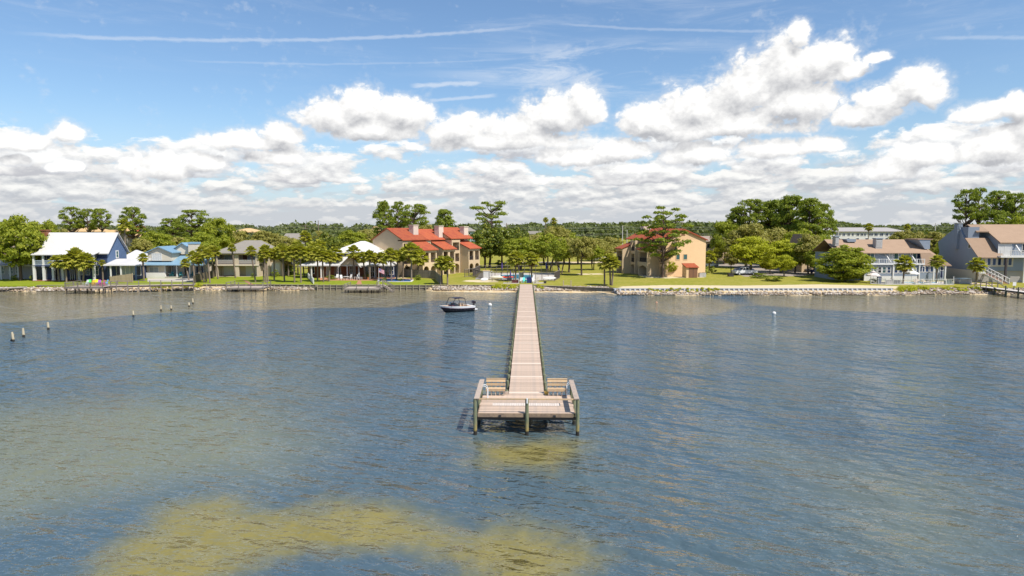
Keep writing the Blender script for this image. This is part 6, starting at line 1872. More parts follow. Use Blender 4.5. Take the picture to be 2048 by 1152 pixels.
# steps beside the broad low deck
s = empty('shore_steps', (XW(763, 126), 126.2, 0), 0, 'wooden steps with rails beside the broad low deck', 'steps')
for i in range(6):
    MB().box(0.35 + i * 0.28, 0.70 + i * 0.28, 0, 1.2, 1.15 - i * 0.2, 1.2 - i * 0.2).build('tread', M_DKW, s)
MB().box(-0.9, 0.35, 0, 1.6, 1.28, 1.34).build('landing', M_DKW, s)
for yy in (-0.04, 1.24):
    mb = MB(); mb.bar((0.2, yy, 2.25), (2.15, yy, 1.05), 0.09, 0.14); mb.bar((0.3, yy, 1.2), (2.1, yy, 0.0), 0.07, 0.22)
    mb.bar((-0.9, yy, 1.9), (0.2, yy, 2.25), 0.08, 0.1)
    for xx, z0, z1 in ((0.2, -0.5, 2.25), (2.1, -0.5, 1.05), (-0.9, -0.5, 1.95)): mb.box(xx - 0.06, xx + 0.06, yy - 0.06, yy + 0.06, z0, z1)
    mb.build('rail', M_GREYW, s)
# low narrow dock at the picture edge
d = empty('low_dock', (XW(-40, 125.5), 125.0, 0), math.atan2(4.2, XW(58, 129.2) - XW(-40, 125.0)), 'low narrow grey dock slanting out from the pale rocks', 'dock')
L = math.hypot(4.2, XW(58, 129.2) - XW(-40, 125.0))
MB().box(0, L, 0, 0.9, 0.68, 0.76).build('planking', M_DECKG, d)
MB().box(0, L, -0.06, -0.003, 0.56, 0.74).build('fascia_board', M_GREYW, d)
for i in range(7):
    MB().box(0.3 + i * L / 7, 0.44 + i * L / 7, 0.02, 0.16, -1, 0.675).build('pile', M_DKP, d)
# pier at the other picture edge
p = empty('side_pier', (86.2, 123.5, 0), 0, 'narrow pier with dark posts and stairs leaving the shore by the blue-grey house', 'pier')
MB().box(0, 1.9, -22, 3.0, 1.08, 1.14).build('planking', M_DECKG, p)
MB().box(-0.07, -0.003, -22, 3.0, 0.86, 1.12).build('stringer', M_DKP, p)
M_GPILE = mat('green_pile', (0.085, 0.105, 0.075), 0.9, 0.3, 1.5)
for i, yy in enumerate((-2.2, -5.0, -8.0, -11, -14, -17, -20)):
    MB().tube([(-0.16, yy, -1.2), (-0.16, yy, 1.3 if i < 1 else 1.9)], 0.11, 8).build('pile', M_GPILE, p)
    MB().tube([(2.06, yy, -1.2), (2.06, yy, 1.3)], 0.11, 8).build('pile', M_GPILE, p)
mb = MB()
for xx in (-0.1, 2.0):
    mb.bar((xx, 3.0, 2.05), (xx, 0.0, 2.05), 0.08, 0.1); mb.bar((xx, 0.0, 2.05), (xx, -2.6, 1.15), 0.08, 0.1)
    for yy in (3.0, 1.5, 0.0): mb.box(xx - 0.06, xx + 0.06, yy - 0.06, yy + 0.06, 0.2, 2.05)
mb.build('railing', M_GREYW, p)
mb = MB()
for i in range(5): mb.box(-0.45 - i * 0.3, -0.15 - i * 0.3, 1.0, 2.4, 0.95 - i * 0.18, 1.0 - i * 0.18)
for yy in (0.95, 2.45): mb.bar((-0.1, yy, 1.95), (-1.9, yy, 1.05), 0.07, 0.1); mb.bar((-0.1, yy, 1.0), (-1.9, yy, 0.1), 0.07, 0.2); mb.box(-1.9, -1.78, yy - 0.06, yy + 0.06, -0.2, 1.1)
mb.build('side_stairs', M_GREYW, p)
sg = empty('notice_sign', (XW(2026, 119.2), 119.0, 1.14), 0, 'blank white notice board on a post at the narrow pier', 'sign')
MB().box(-0.05, 0.05, -0.05, 0.05, -0.06, 1.0).build('post', M_GPILE, sg)
MB().box(-0.30, 0.30, -0.075, -0.053, 0.72, 1.35).build('board', M_WHITE, sg)
# steps through the rocks
s = empty('beach_steps', (XW(1135, 129), 129.9, 0), 0, 'short dark beach steps between two pale handrail posts', 'steps')
for i in range(6):
    MB().box(-0.62, 0.62, -0.25 - i * 0.27, -i * 0.27, 0.94 - i * 0.16, 1.0 - i * 0.16).build('tread', M_DKW, s)
for xx in (-0.72, 0.72):
    MB().box(xx - 0.09, xx + 0.09, -0.25, -0.07, -0.1, 1.95).build('post', M_FENCEW, s)
    MB().prism([(0, 0.85), (0, 0.5), (-1.7, -0.25), (-1.7, 0.1)], 'x', xx - 0.05, xx + 0.05).build('stringer', M_GREYW, s)

# ---- fences
def board_fence(pts, h, label, m, name='fence', pitch=0.16, h1=None, capm=None, gap=0.012):
    """pts: ground points; boards stand one by one between posts"""
    f = empty(name, (pts[0][0], pts[0][1], 1.0), 0, label, 'fence')
    me = {}
    tot = sum(math.dist(a, b) for a, b in zip(pts, pts[1:])); run = 0
    for (ax, ay), (bx, by) in zip(pts, pts[1:]):
        L = math.dist((ax, ay), (bx, by)); n = max(1, int(L / pitch)); rz = math.atan2(by - ay, bx - ax)
        for i in range(n):
            t = (i + 0.5) / n
            hh = h if h1 is None else h + (h1 - h) * (run + L * t) / tot
            key = round(hh, 1)
            if key not in me: me[key] = MB().box(-pitch / 2 + gap / 2, pitch / 2 - gap / 2, -0.012, 0.012, 0.03, hh).mesh('board', m)
            link('board', me[key], f, (ax + (bx - ax) * t - pts[0][0], ay + (by - ay) * t - pts[0][1], 0), (0, 0, rz))
        k = max(1, int(L / 2.2))
        for i in range(k + 1):
            t = i / k; hh = h if h1 is None else h + (h1 - h) * (run + L * t) / tot
            link('post', MB().box(-0.06, 0.06, 0.014, 0.12, -0.1, hh + 0.06).mesh('post', m), f, (ax + (bx - ax) * t - pts[0][0], ay + (by - ay) * t - pts[0][1], 0), (0, 0, rz))
        run += L
    return f
def P2(px, D): return (XW(px, D), D)
board_fence([P2(220, 137.5), P2(265, 136.5)], 1.15, 'tan board fence stepping up beside the blue house', M_FENCEW, h1=1.85)
board_fence([P2(388, 133.0), P2(396, 140), P2(430, 152)], 1.5, 'dark wooden side fence between the cream and beige houses', mat('dark_fence_wood', (0.15, 0.115, 0.08), 0.9, 0.25, 2.0), pitch=0.22)
board_fence([P2(628, 133.2), P2(616, 150), P2(634, 150.5)], 1.1, 'white picket fence crossing the palm lawn', M_WHITE, pitch=0.24, gap=0.1)
board_fence([P2(794, 154), P2(826, 150.5), P2(863, 147.5), P2(870, 146), P2(881, 131.5)], 1.75, 'grey wooden privacy fence around the house pool', M_GREYW, pitch=0.22)
# pool fence beside the pier
pf = empty('pool_fence', (0, 0, 1.0), 0, 'dark-railed pool fence behind the boats at the head of the pier', 'fence')
M_RAILB = mat('brown_fence_rail', (0.155, 0.13, 0.105), 0.85, 0.25, 2.0)
ring = [P2(929.5, 151), P2(946, 153.5), P2(966, 143.5), P2(1039, 141.5)], [P2(1046, 141.2), P2(1109, 141.0), P2(1119.5, 148.5), P2(1116, 166), P2(960, 167), P2(946, 153.5)]
for line in ring:
    for (ax, ay), (bx, by) in zip(line, line[1:]):
        L = math.dist((ax, ay), (bx, by)); k = max(1, int(round(L / 1.35))); rz = math.atan2(by - ay, bx - ax)
        for i in range(k + 1):
            t = i / k
            if i < k or True: link('post', MB().box(-0.055, 0.055, -0.055, 0.055, 0, 1.72).mesh('post', M_RAILB), pf, (ax + (bx - ax) * t, ay + (by - ay) * t, 0), (0, 0, rz))
        o = MB().box(0, L, -0.06, 0.06, 1.725, 1.80).box(0, L, -0.025, 0.025, 0.10, 0.18).build('rail', M_GREYW, pf, (ax, ay, 0), (0, 0, rz))
        pk = MB(); n = int(L / 0.17)
        for i in range(n): pk.box((i + 0.5) * L / n - 0.011, (i + 0.5) * L / n + 0.011, -0.011, 0.011, 0.18, 1.72)
        pk.build('pickets', M_RAILD, pf, (ax, ay, 0), (0, 0, rz))
# gate
gt = empty('pool_gate', (XW(1042.5, 141.3), 141.3, 1.0), 0, 'white framed gate at the head of the pier', 'gate')
for s in (-0.42, 0.42): MB().box(s - 0.09, s + 0.09, -0.07, 0.07, 0, 1.95).build('gate_post', M_WHITE, gt)
MB().box(-0.32, 0.32, -0.03, 0.03, 0.1, 1.7).build('panel', M_GREYL, gt)
def flat(name, pts, z, m, label, kind='structure'):
    mb = MB(); mb.quad(*[(a, b, z) for a, b in pts]); return tag(mb.build(name, m), label, kind=kind)
flat('pool_terrace', [P2(950, 145), P2(1108, 142), P2(1117, 149), P2(1114, 165), P2(962, 166)], 1.010, M_CONC, 'pale terrace around the community pool')
def pool(pts, label, m=M_POOL, z=1.03):
    c = (sum(a for a, _ in pts) / len(pts), sum(b for _, b in pts) / len(pts))
    e = empty('swimming_pool', (c[0], c[1], 1.0), 0, label, 'pool')
    loc = [(a - c[0], b - c[1]) for a, b in pts]
    MB().quad(*[(a, b, z - 1.0) for a, b in loc]).build('pool_water', m, e)
    mb = MB()
    for (a, b), (a2, b2) in zip(loc, loc[1:] + loc[:1]): mb.bar((a, b, 0.03), (a2, b2, 0.03), 0.4, 0.10)
    mb.build('coping', M_WHITE, e)
    return e
pool([P2(996, 146), P2(1036, 145.5), P2(1066, 145.5), P2(1068, 157), P2(1030, 160), P2(1000, 158)], 'turquoise community pool behind the pool fence')
pool([P2(757, 139.5), P2(790, 138.2), P2(822, 138.5), P2(826, 143), P2(790, 146), P2(757, 146)], 'blue pool before the white-roofed house', M_POOLD)
pool([P2(1806, 134.0), P2(1846, 133.8), P2(1876, 134), P2(1876, 137), P2(1840, 138), P2(1806, 137.3)], 'small pool behind the white picket fence', M_POOL)
flat('pool_terrace', [P2(1740, 133.5), P2(1770, 131.2), P2(1908, 131.0), P2(1908, 139), P2(1742, 140)], 1.010, M_CONC, 'pale terrace of the townhouse pool')
flat('patio', [P2(640, 142), P2(826, 141), P2(826, 147.5), P2(640, 147.5)], 1.008, M_PAVER, 'brick patio of the white-roofed house')
flat('pool_terrace', [P2(295, 139), P2(388, 139), P2(390, 148), P2(295, 148)], 1.010, M_CONC, 'pale terrace of the cream house')
flat('garden_path', [P2(486, 143), P2(492, 143), P2(507, 131.5), P2(499, 131.5)], 1.012, M_PAVER, 'red paver path to the small deck')
flat('garden_path', [P2(716, 141), P2(722, 141), P2(724, 131.5), P2(712, 131.5)], 1.012, M_PAVER, 'red paver path to the broad deck')
flat('patio', [P2(1008, 136.5), P2(1038.5, 136.5), P2(1038.5, 134.0), P2(1005, 134.0)], 1.012, M_CONC, 'concrete slab with the grill')
flat('patio', [P2(1065.5, 136.5), P2(1088, 136.5), P2(1090, 134.2), P2(1065.5, 134.2)], 1.012, M_CONC, 'concrete slab with white chairs')
flat('garden_path', [P2(1908, 134), P2(1908, 137), P2(1950, 136), P2(1996, 131.5), P2(1985, 130.2), P2(1945, 133)], 1.012, M_PATH, 'sandy path to the narrow pier')
# white picket fence of the townhouse pool
wf = empty('pool_fence', (0, 0, 1.0), 0, 'white picket fence around the townhouse pool terrace', 'fence')
line = [P2(1741, 136), P2(1741, 133.4), P2(1771, 131.1), P2(1907, 130.9), P2(1907, 137.5)]
for (ax, ay), (bx, by) in zip(line, line[1:]):
    L = math.dist((ax, ay), (bx, by)); rz = math.atan2(by - ay, bx - ax); k = max(1, int(round(L / 1.5)))
    for i in range(k + 1): link('post', MB().box(-0.05, 0.05, -0.05, 0.05, 0, 1.2).mesh('post', M_WHITE), wf, (ax + (bx - ax) * i / k, ay + (by - ay) * i / k, 0), (0, 0, rz))
    MB().box(0, L, -0.03, 0.03, 1.06, 1.13).box(0, L, -0.03, 0.03, 0.1, 0.17).build('rail', M_WHITE, wf, (ax, ay, 0), (0, 0, rz))
    pk = MB(); n = int(L / 0.3)
    for i in range(n): pk.box((i + 0.5) * L / n - 0.014, (i + 0.5) * L / n + 0.014, -0.012, 0.012, 0.17, 1.06)
    pk.build('pickets', M_WHITE, wf, (ax, ay, 0), (0, 0, rz))

# ================================================================== movable things
def paint(name, c, r=0.5): return mat(name, c, r, 0.06, 2.0)
def adirondack(x, y, z, rz, m, label, group=None):
    c = empty('garden_chair', (x, y, z), rz, label, 'chair', group)
    MB().prism([(-0.30, 0.40), (0.25, 0.26), (0.25, 0.22), (-0.30, 0.36)], 'x', -0.27, 0.27).build('seat', m, c)
    MB().prism([(0.20, 0.24), (0.50, 1.05), (0.46, 1.07), (0.16, 0.26)], 'x', -0.26, 0.26).build('backrest', m, c)
    for s in (-0.33, 0.33):
        MB().box(s - 0.08, s + 0.08, -0.38, 0.34, 0.55, 0.585).build('armrest', m, c)
        MB().box(s - 0.035, s + 0.035, -0.34, -0.25, 0.0, 0.55).build('leg', m, c)
        MB().prism([(0.28, 0.0), (0.36, 0.0), (0.30, 0.55), (0.22, 0.55)], 'x', s - 0.035, s + 0.035).build('leg', m, c)
    return c
for px, D, c, col, nm in ((172, 125.6, (0.62, 0.66, 0.62), 'white', 'beside the green one'), (178, 126.4, (0.12, 0.62, 0.12), 'bright green', 'on the grey deck'), (185, 125.2, (0.75, 0.46, 0.05), 'orange', 'on the grey deck'), (192, 126.4, (0.80, 0.68, 0.02), 'bright yellow', 'on the grey deck'),
                     (198, 125.2, (0.34, 0.10, 0.42), 'purple', 'on the grey deck'), (204.5, 125.0, (0.70, 0.12, 0.25), 'pink', 'on the grey deck'), (211, 126.2, (0.20, 0.45, 0.75), 'light blue', 'near the boardwalk end of the grey deck')):
    adirondack(XW(px, D), D, 1.30 if px < 207 else 1.29, RAD(wr.uniform(-40, 40)), paint(col.replace(' ', '_') + '_plastic', c), f'{col} garden chair {nm}', 'chairs on the grey deck')
M_TEAL = paint('teal_plastic', (0.10, 0.60, 0.52))
adirondack(XW(1049, 135.5), 135.5, 1.02, RAD(25), M_TEAL, 'turquoise garden chair at the head of the pier')
adirondack(XW(1041.5, 135.2), 135.2, 1.02, RAD(-20), M_WHITE, 'white garden chair at the head of the pier')
adirondack(XW(1068, 135.0), 135.0, 1.02, RAD(30), M_WHITE, 'white garden chair on the slab beside the pier head')
adirondack(XW(1073, 135.8), 135.8, 1.02, RAD(-30), M_CREAM, 'cream garden chair on the slab beside the pier head')
for px, D, lab in ((684, 143.0, 'white patio chair nearest the dark bush'), (700, 144.5, 'white patio chair behind the patio table'), (713, 144.0, 'first white patio chair of the pair under the porch eave'), (719.5, 143.6, 'second white patio chair of the pair under the porch eave'), (674, 145, 'white patio chair against the brick wall')):
    adirondack(XW(px, D), D, 1.01, RAD(wr.uniform(-60, 60)), M_WHITE, lab, 'white patio chairs')
for px, D, lab in ((362, 148.8, 'teal porch chair by the dark door of the cream house'), (385, 149.2, 'teal porch chair at the porch end of the cream house'), (344, 149.3, 'teal porch chair under the porch window of the cream house')):
    adirondack(XW(px, D), D, 1.29, RAD(wr.uniform(-40, 40)), mat('dark_teal', (0.03, 0.16, 0.17), 0.6), lab, 'porch chairs of the cream house')
def table(x, y, z, r, m, label):
    t = empty('patio_table', (x, y, z), 0, label, 'table')
    MB().tube([(0, 0, 0.70), (0, 0, 0.74)], r, 14).build('table_top', m, t)
    for i in range(4):
        a = i * math.pi / 2 + 0.5
        MB().bar((math.cos(a) * r * 0.7, math.sin(a) * r * 0.7, 0), (math.cos(a) * r * 0.55, math.sin(a) * r * 0.55, 0.70), 0.05).build('leg', m, t)
table(XW(692, 143.3), 143.3, 1.01, 0.6, M_WHITE, 'round patio table beside the white patio chairs')
table(XW(340, 149.8), 149.8, 1.29, 0.55, M_WHITE, 'round white table on the cream house porch')
# potted plants by the white-roofed house
for px, D, lab in ((729, 145, 'terracotta pot with a plant by the rust red post'), (736, 145, 'terracotta pot with a tall plant before the porch')):
    t = empty('flower_pot', (XW(px, D), D, 1.01), 0, lab, 'pot plant')
    MB().tube([(0, 0, 0), (0, 0, 0.45), (0, 0, 0.5)], [0.2, 0.32, 0.34], 10).build('pot', mat('terracotta', (0.48, 0.20, 0.08), 0.9, 0.15), t)
    link('foliage', BROAD['shrub'][0][1], t, (0, 0, 0.42), scale=(0.4, 0.4, 0.8))
# umbrellas
def umbrella(px, D, z, h, r, m, label, closed=False):
    u = empty('patio_umbrella', (XW(px, D), D, z), 0, label, 'umbrella')
    MB().tube([(0, 0, 0), (0, 0, h)], 0.035, 8).build('pole', M_WHITE if not closed else M_RAILD, u)
    mb = MB()
    if closed:
        mb.tube([(0, 0, h * 0.42), (0, 0, h * 0.5), (0, 0, h * 0.8), (0, 0, h)], [0.10, 0.19, 0.13, 0.03], 10)
    else:
        n = 8; top = (0, 0, h)
        ring_ = [(r * math.cos(2 * math.pi * i / n), r * math.sin(2 * math.pi * i / n), h - 0.75) for i in range(n)]
        for i in range(n):
            a, b = ring_[i], ring_[(i + 1) % n]
            mb.quad(top, a, b); mb.quad(a, b, (b[0], b[1], b[2] - 0.18), (a[0], a[1], a[2] - 0.18))
        mb.tube([(0, 0, h - 0.12), (0, 0, h + 0.1)], [0.5, 0.05], 8)
    mb.build('canopy', m, u)
    MB().tube([(0, 0, 0), (0, 0, 0.08)], 0.3, 10).build('base', M_GREYL, u)
    return u
umbrella(1822, 134.6, 1.01, 2.75, 1.45, M_WHITE, 'open white umbrella on the townhouse pool terrace')
umbrella(1746, 135.2, 1.01, 2.35, 1.3, mat('pale_pink_canvas', (0.64, 0.56, 0.52), 0.8, 0.06), 'pale open umbrella at the bush end of the townhouse terrace')
umbrella(1882, 134.8, 1.01, 2.6, 1.2, mat('navy_canvas', (0.02, 0.022, 0.06), 0.8), 'closed dark umbrella on the townhouse pool terrace', True)
M_PURP = mat('violet_canvas', (0.075, 0.05, 0.17), 0.8)
umbrella(1021, 138.5, 1.01, 2.3, 1.2, M_PURP, 'closed violet umbrella behind the grill', True)
umbrella(1004, 162, 1.01, 2.8, 1.2, M_PURP, 'closed violet umbrella beyond the community pool', True)
umbrella(1092.5, 163, 1.01, 2.8, 1.2, mat('blue_canvas', (0.04, 0.06, 0.22), 0.8), 'closed blue umbrella beyond the pool fence', True)
# loungers on the townhouse terrace
def lounger(px, D, rz, m, label, group):
    c = empty('sun_lounger', (XW(px, D), D, 1.01), rz, label, 'sun lounger', group)
    MB().box(-0.3, 0.3, -0.9, 0.35, 0.30, 0.36).build('seat', m, c)
    MB().prism([(0.35, 0.30), (0.95, 0.78), (0.92, 0.83), (0.32, 0.36)], 'x', -0.3, 0.3).build('backrest', m, c)
    for a in (-0.27, 0.27):
        for b in (-0.8, 0.3): MB().box(a - 0.03, a + 0.03, b - 0.03, b + 0.03, 0, 0.30).build('leg', M_WHITE, c)
for px, D, lab in ((1832, 133.0, 'tan sun lounger beside the open white umbrella'), (1839, 135.6, 'tan sun lounger farther from the white fence'), (1853, 133.0, 'tan sun lounger between the open and the closed umbrella'), (1858, 135.2, 'tan sun lounger near the closed umbrella'), (1790, 135.5, 'tan sun lounger behind the grey planter')):
    lounger(px, D, RAD(wr.uniform(-30, 30)), mat('tan_sling', (0.42, 0.33, 0.25), 0.8), lab, 'sun loungers on the townhouse terrace')
def crate(name, px, D, w, d, h, z, m, label, cat, trim=None):
    e = empty(name, (XW(px, D), D, z), 0, label, cat)
    MB().box(-w / 2, w / 2, -d / 2, d / 2, 0, h).build('box', m, e)
    MB().box(-w / 2 - 0.04, w / 2 + 0.04, -d / 2 - 0.04, d / 2 + 0.04, h, h + 0.06).build('lid', trim or m, e)
    return e
crate('planter_box', 1778, 132.6, 1.2, 0.6, 0.75, 1.01, M_GREYL, 'long grey box on the townhouse terrace', 'box')
crate('planter_box', 1794, 132.6, 1.4, 0.6, 0.7, 1.01, mat('dark_grey_box', (0.17, 0.17, 0.17), 0.8), 'dark grey box beside the palm on the townhouse terrace', 'box')
crate('storage_box', 1896, 132.5, 1.3, 0.6, 0.65, 1.01, mat('green_grey_box', (0.17, 0.22, 0.2), 0.8), 'green-grey box by the closed umbrella', 'box')
crate('hot_tub', 1926, 134.2, 2.4, 1.6, 0.95, 1.01, M_GREYL, 'square pale hot tub beside the palm at the stairs', 'hot tub', mat('tub_cover', (0.36, 0.45, 0.48), 0.6))
crate('square_planter', 1461, 153.5, 1.1, 1.1, 0.6, 1.0, M_RAILD, 'dark square planter under the young tree', 'planter')
crate('storage_box', 1758, 134.2, 0.7, 0.5, 1.3, 1.01, mat('slate_box', (0.13, 0.15, 0.19), 0.8), 'upright slate locker below the pale umbrella', 'locker')
# ---- things at the head of the pier
def hull(name, L, Bm, Hh, m, loc, rz, label, cat, tilt=0.0, deckm=None):
    """shallow double-ended hull lying on its side or keel up"""
    e = empty(name, loc, rz, label, cat); e.rotation_euler = (tilt, 0, rz)
    mb = MB(); n = 14; k = 10; mb.smooth = True
    for i in range(n + 1):
        t = -1 + 2 * i / n; w = Bm / 2 * max(0.02, (1 - abs(t) ** 2.6)); h = Hh * max(0.12, 1 - abs(t) ** 3)
        for j in range(k):
            a = 2 * math.pi * j / k
            mb.v.append((t * L / 2, math.cos(a) * w, math.sin(a) * h / 2))
    for i in range(n):
        for j in range(k):
            j2 = (j + 1) % k
            mb.f.append((i * k + j, i * k + j2, (i + 1) * k + j2, (i + 1) * k + j))
    mb.f.append(tuple(range(k))[::-1]); mb.f.append(tuple(n * k + j for j in range(k)))
    mb.build('hull', m, e)
    if deckm:
        MB().box(-L * 0.16, L * 0.16, -Bm * 0.3, Bm * 0.3, Hh * 0.44, Hh * 0.52).build('cockpit', deckm, e)
    return e
M_RED = paint('red_plastic', (0.62, 0.055, 0.02))
hull('paddle_board', 1.75, 0.72, 0.10, M_WHITE, (XW(969, 141.5), 140.6, 1.34), RAD(-10), 'white paddle board leaning on the pool fence', 'paddle board', RAD(62))
hull('rowing_boat', 2.9, 1.05, 0.75, mat('cream_boat_paint', (0.60, 0.55, 0.42), 0.5, 0.08), (XW(993, 140), 139.6, 1.80), RAD(-2), 'cream upturned dinghy resting on a low rack', 'boat')
hull('kayak', 3.0, 0.66, 0.36, M_RED, (XW(1014, 140.5), 139.9, 1.86), RAD(4), 'red kayak on the rack beside the cream dinghy', 'kayak', RAD(25), M_DARK)
hull('surfboard', 2.9, 0.62, 0.10, M_WHITE, (XW(1098.5, 140), 139.5, 1.70), RAD(2), 'long white surfboard lying against the pool fence', 'surfboard', RAD(65))
rk = empty('boat_rack', (XW(1000, 140), 139.7, 1.0), 0, 'low dark boat rack holding the dinghy and the kayak', 'rack')
for xx in (-1.6, -0.4, 0.8, 2.3):
    MB().box(xx - 0.05, xx + 0.05, -0.4, 0.4, 0.35, 0.45).build('crossbar', M_RAILB, rk)
    MB().box(xx - 0.05, xx + 0.05, -0.4, -0.3, 0, 0.35).build('leg', M_RAILB, rk); MB().box(xx - 0.05, xx + 0.05, 0.3, 0.4, 0, 0.35).build('leg', M_RAILB, rk)
sr = empty('board_rack', (XW(1098, 139.7), 139.75, 1.0), 0, 'low rack under the white surfboard', 'rack')
for xx in (-1.1, 1.1):
    MB().box(xx - 0.05, xx + 0.05, -0.4, 0.15, 0.30, 0.40).build('crossbar', M_RAILB, sr); MB().box(xx - 0.05, xx + 0.05, -0.4, -0.3, 0, 0.30).build('leg', M_RAILB, sr)
gr = empty('barbecue', (XW(1019, 135.4), 135.4, 1.012), 0, 'black barbecue grill on the concrete slab', 'grill')
MB().box(-0.45, 0.45, -0.25, 0.25, 0.55, 0.85).build('body', M_DARK, gr)
MB().prism([(-0.25, 0.853), (-0.2, 1.12), (0.15, 1.15), (0.25, 0.853)], 'x', -0.44, 0.44).build('lid', M_DARK, gr)
for a in (-0.4, 0.4):
    for b in (-0.2, 0.2): MB().box(a - 0.03, a + 0.03, b - 0.03, b + 0.03, 0, 0.55).build('leg', M_RAILD, gr)
MB().box(-0.8, -0.46, -0.2, 0.2, 0.80, 0.84).build('side_shelf', M_RAILD, gr)
crate('patio_bench', 1031, 135.5, 1.4, 0.5, 0.42, 1.012, mat('maroon_wood', (0.12, 0.035, 0.035), 0.8), 'dark red low bench beside the grill', 'bench')
crate('covered_grill', 1059, 135.6, 1.05, 0.6, 1.05, 1.012, mat('navy_cover', (0.02, 0.03, 0.13), 0.7), 'grill under a navy blue cover at the pier head', 'covered grill')
crate('pool_hut', 973, 149.5, 1.5, 1.1, 1.55, 1.01, M_WHITE, 'small white pool hut with a tan top inside the fence', 'hut', M_TENT)
crate('planter_box', 1090, 134.8, 0.5, 0.4, 0.35, 1.012, M_DARK, 'black box beside the slab with the white chairs', 'box')
lr = empty('life_ring', (XW(983.5, 145.5), 145.4, 2.35), 0, 'white life ring hanging by the pool hut', 'life ring')
pts = [(0.3 * math.cos(2 * math.pi * i / 16), 0, 0.3 * math.sin(2 * math.pi * i / 16)) for i in range(17)]
MB().tube(pts, 0.08, 8, cap=False).build('ring', M_WHITE, lr)
MB().box(-0.04, 0.04, 0.1, 0.18, -1.35, 0.35).build('stand', M_RAILB, lr)

# ---- flag
fl = empty('flag_pole', (XW(757.8, 131.8), 131.8, 1.0), 0, 'white flagpole on the lawn flying a striped flag with a blue corner', 'flagpole')
MB().tube([(0, 0, 0), (0, 0, 3.25)], [0.045, 0.03], 8).build('pole', M_WHITE, fl)
MB().tube([(0, 0, 3.25), (0, 0, 3.33)], [0.06, 0.02], 8).build('finial', M_YEL, fl)
M_FR, M_FW, M_FB = paint('flag_red', (0.50, 0.05, 0.09)), paint('flag_white', (0.72, 0.66, 0.68)), paint('flag_blue', (0.05, 0.05, 0.24))
def fpt(u, v):
    """flag surface: u along the fly, v down the hoist; hanging in folds"""
    x = 1.15 * u * (1 - 0.12 * u); y = 0.10 * math.sin(u * 7 + v * 1.4) * u; z = 3.15 - v * 0.78 - 0.42 * u ** 1.3
    return (0.05 + x, y, z)
def stripe(v0, v1, u0, u1, y=0.0):
    mb = MB(); n = 9
    for i in range(n):
        a, b = u0 + (u1 - u0) * i / n, u0 + (u1 - u0) * (i + 1) / n
        mb.quad(*[(p[0], p[1] + y, p[2]) for p in (fpt(a, v0), fpt(b, v0), fpt(b, v1), fpt(a, v1))])
    return mb
for i in range(13):
    u0 = 0.4 if i < 7 else 0.0
    stripe(i / 13, (i + 1) / 13, u0, 1.0).build('stripe', M_FR if i % 2 == 0 else M_FW, fl)
cn_ = stripe(0, 7 / 13, 0, 0.4).build('canton', M_FB, fl)
mb = MB()
for r_ in range(9):
    for c_ in range(6 if r_ % 2 == 0 else 5):
        u = (0.035 + (c_ + (0 if r_ % 2 == 0 else 0.5)) * 0.066); v = (r_ + 0.7) / 9.4 * 7 / 13
        p = fpt(u, v)
        for yy in (-0.012, 0.012):
            mb.quad(*[(p[0] + 0.016 * math.cos(2 * math.pi * k / 5 + 1.57), p[1] + yy, p[2] + 0.016 * math.sin(2 * math.pi * k / 5 + 1.57)) for k in range(5)])
mb.build('stars', M_FW, cn_)

# ---- moored motor boat
bD = 97.0
bo = empty('motor_boat', (XW(911, bD, 0), bD, 0.02), math.pi + RAD(33), 'white and black bowrider motor boat with a black canopy moored beside the pier', 'boat')
# local +x is the bow
def hullsec(t):
    """half beam, sheer height, chine half beam, chine height, keel height at station t (0 stern .. 1 bow)"""
    b = 1.08 * (1 - max(0, (t - 0.40) / 0.60) ** 2.0) ** 0.9 if t < 1 else 0.0
    sh = 0.78 + 0.22 * t ** 2
    ch = b * (0.86 - 0.30 * t ** 3); cz = 0.10 + 0.38 * t ** 3; kz = -0.32 + 0.80 * max(0, t - 0.62) ** 1.5 * 2.4
    return max(b, 0.02), sh, max(ch, 0.01), cz, min(kz, cz - 0.02)
def rake(t, z): return -0.95 * t ** 5 * max(0.0, 1 - z / 0.98)
NS = 16; LB = 5.3
def loft(rows, m, name, parent, closed=False):
    mb = MB(); mb.smooth = True; k = len(rows[0])
    for r_ in rows: mb.v += r_
    for i in range(len(rows) - 1):
        for j in range(k - 1):
            mb.f.append((i * k + j, i * k + j + 1, (i + 1) * k + j + 1, (i + 1) * k + j))
    return mb.build(name, m, parent)
M_BWHITE = mat('boat_white', (0.78, 0.76, 0.74), 0.3, 0.04); M_BBLACK = mat('boat_black', (0.018, 0.013, 0.020), 0.25, 0.1, spec=0.6)
M_BMAR = mat('boat_maroon', (0.10, 0.025, 0.06), 0.3, 0.1); M_UPH = mat('boat_upholstery', (0.60, 0.42, 0.27), 0.6, 0.1)
lo_, up_, mid_ = [], [], []
for i in range(NS + 1):
    t = i / NS; b, sh, ch, cz, kz = hullsec(t); x = -LB / 2 + LB * t
    band = cz + (sh - cz) * 0.60
    bb = ch + (b - ch) * 0.6
    lo_.append([(x + rake(t, zz), yy, zz) for yy, zz in ((-bb, band - 0.04), (-ch, cz), (0, kz), (ch, cz), (bb, band - 0.04))])
    up_.append([(x, -b, sh), (x + rake(t, band), -bb - 0.012, band)])
    mid_.append([(x + rake(t, band), -bb - 0.01, band + 0.001), (x + rake(t, band), -bb - 0.006, band - 0.045)])
loft(lo_, M_BBLACK, 'hull', bo)
for sgn in (-1, 1):
    loft([[(x, sgn * abs(y), z) for x, y, z in r_] for r_ in up_], M_BWHITE, 'topside', bo)
    loft([[(x, sgn * abs(y), z) for x, y, z in r_] for r_ in mid_], M_BMAR, 'stripe', bo)
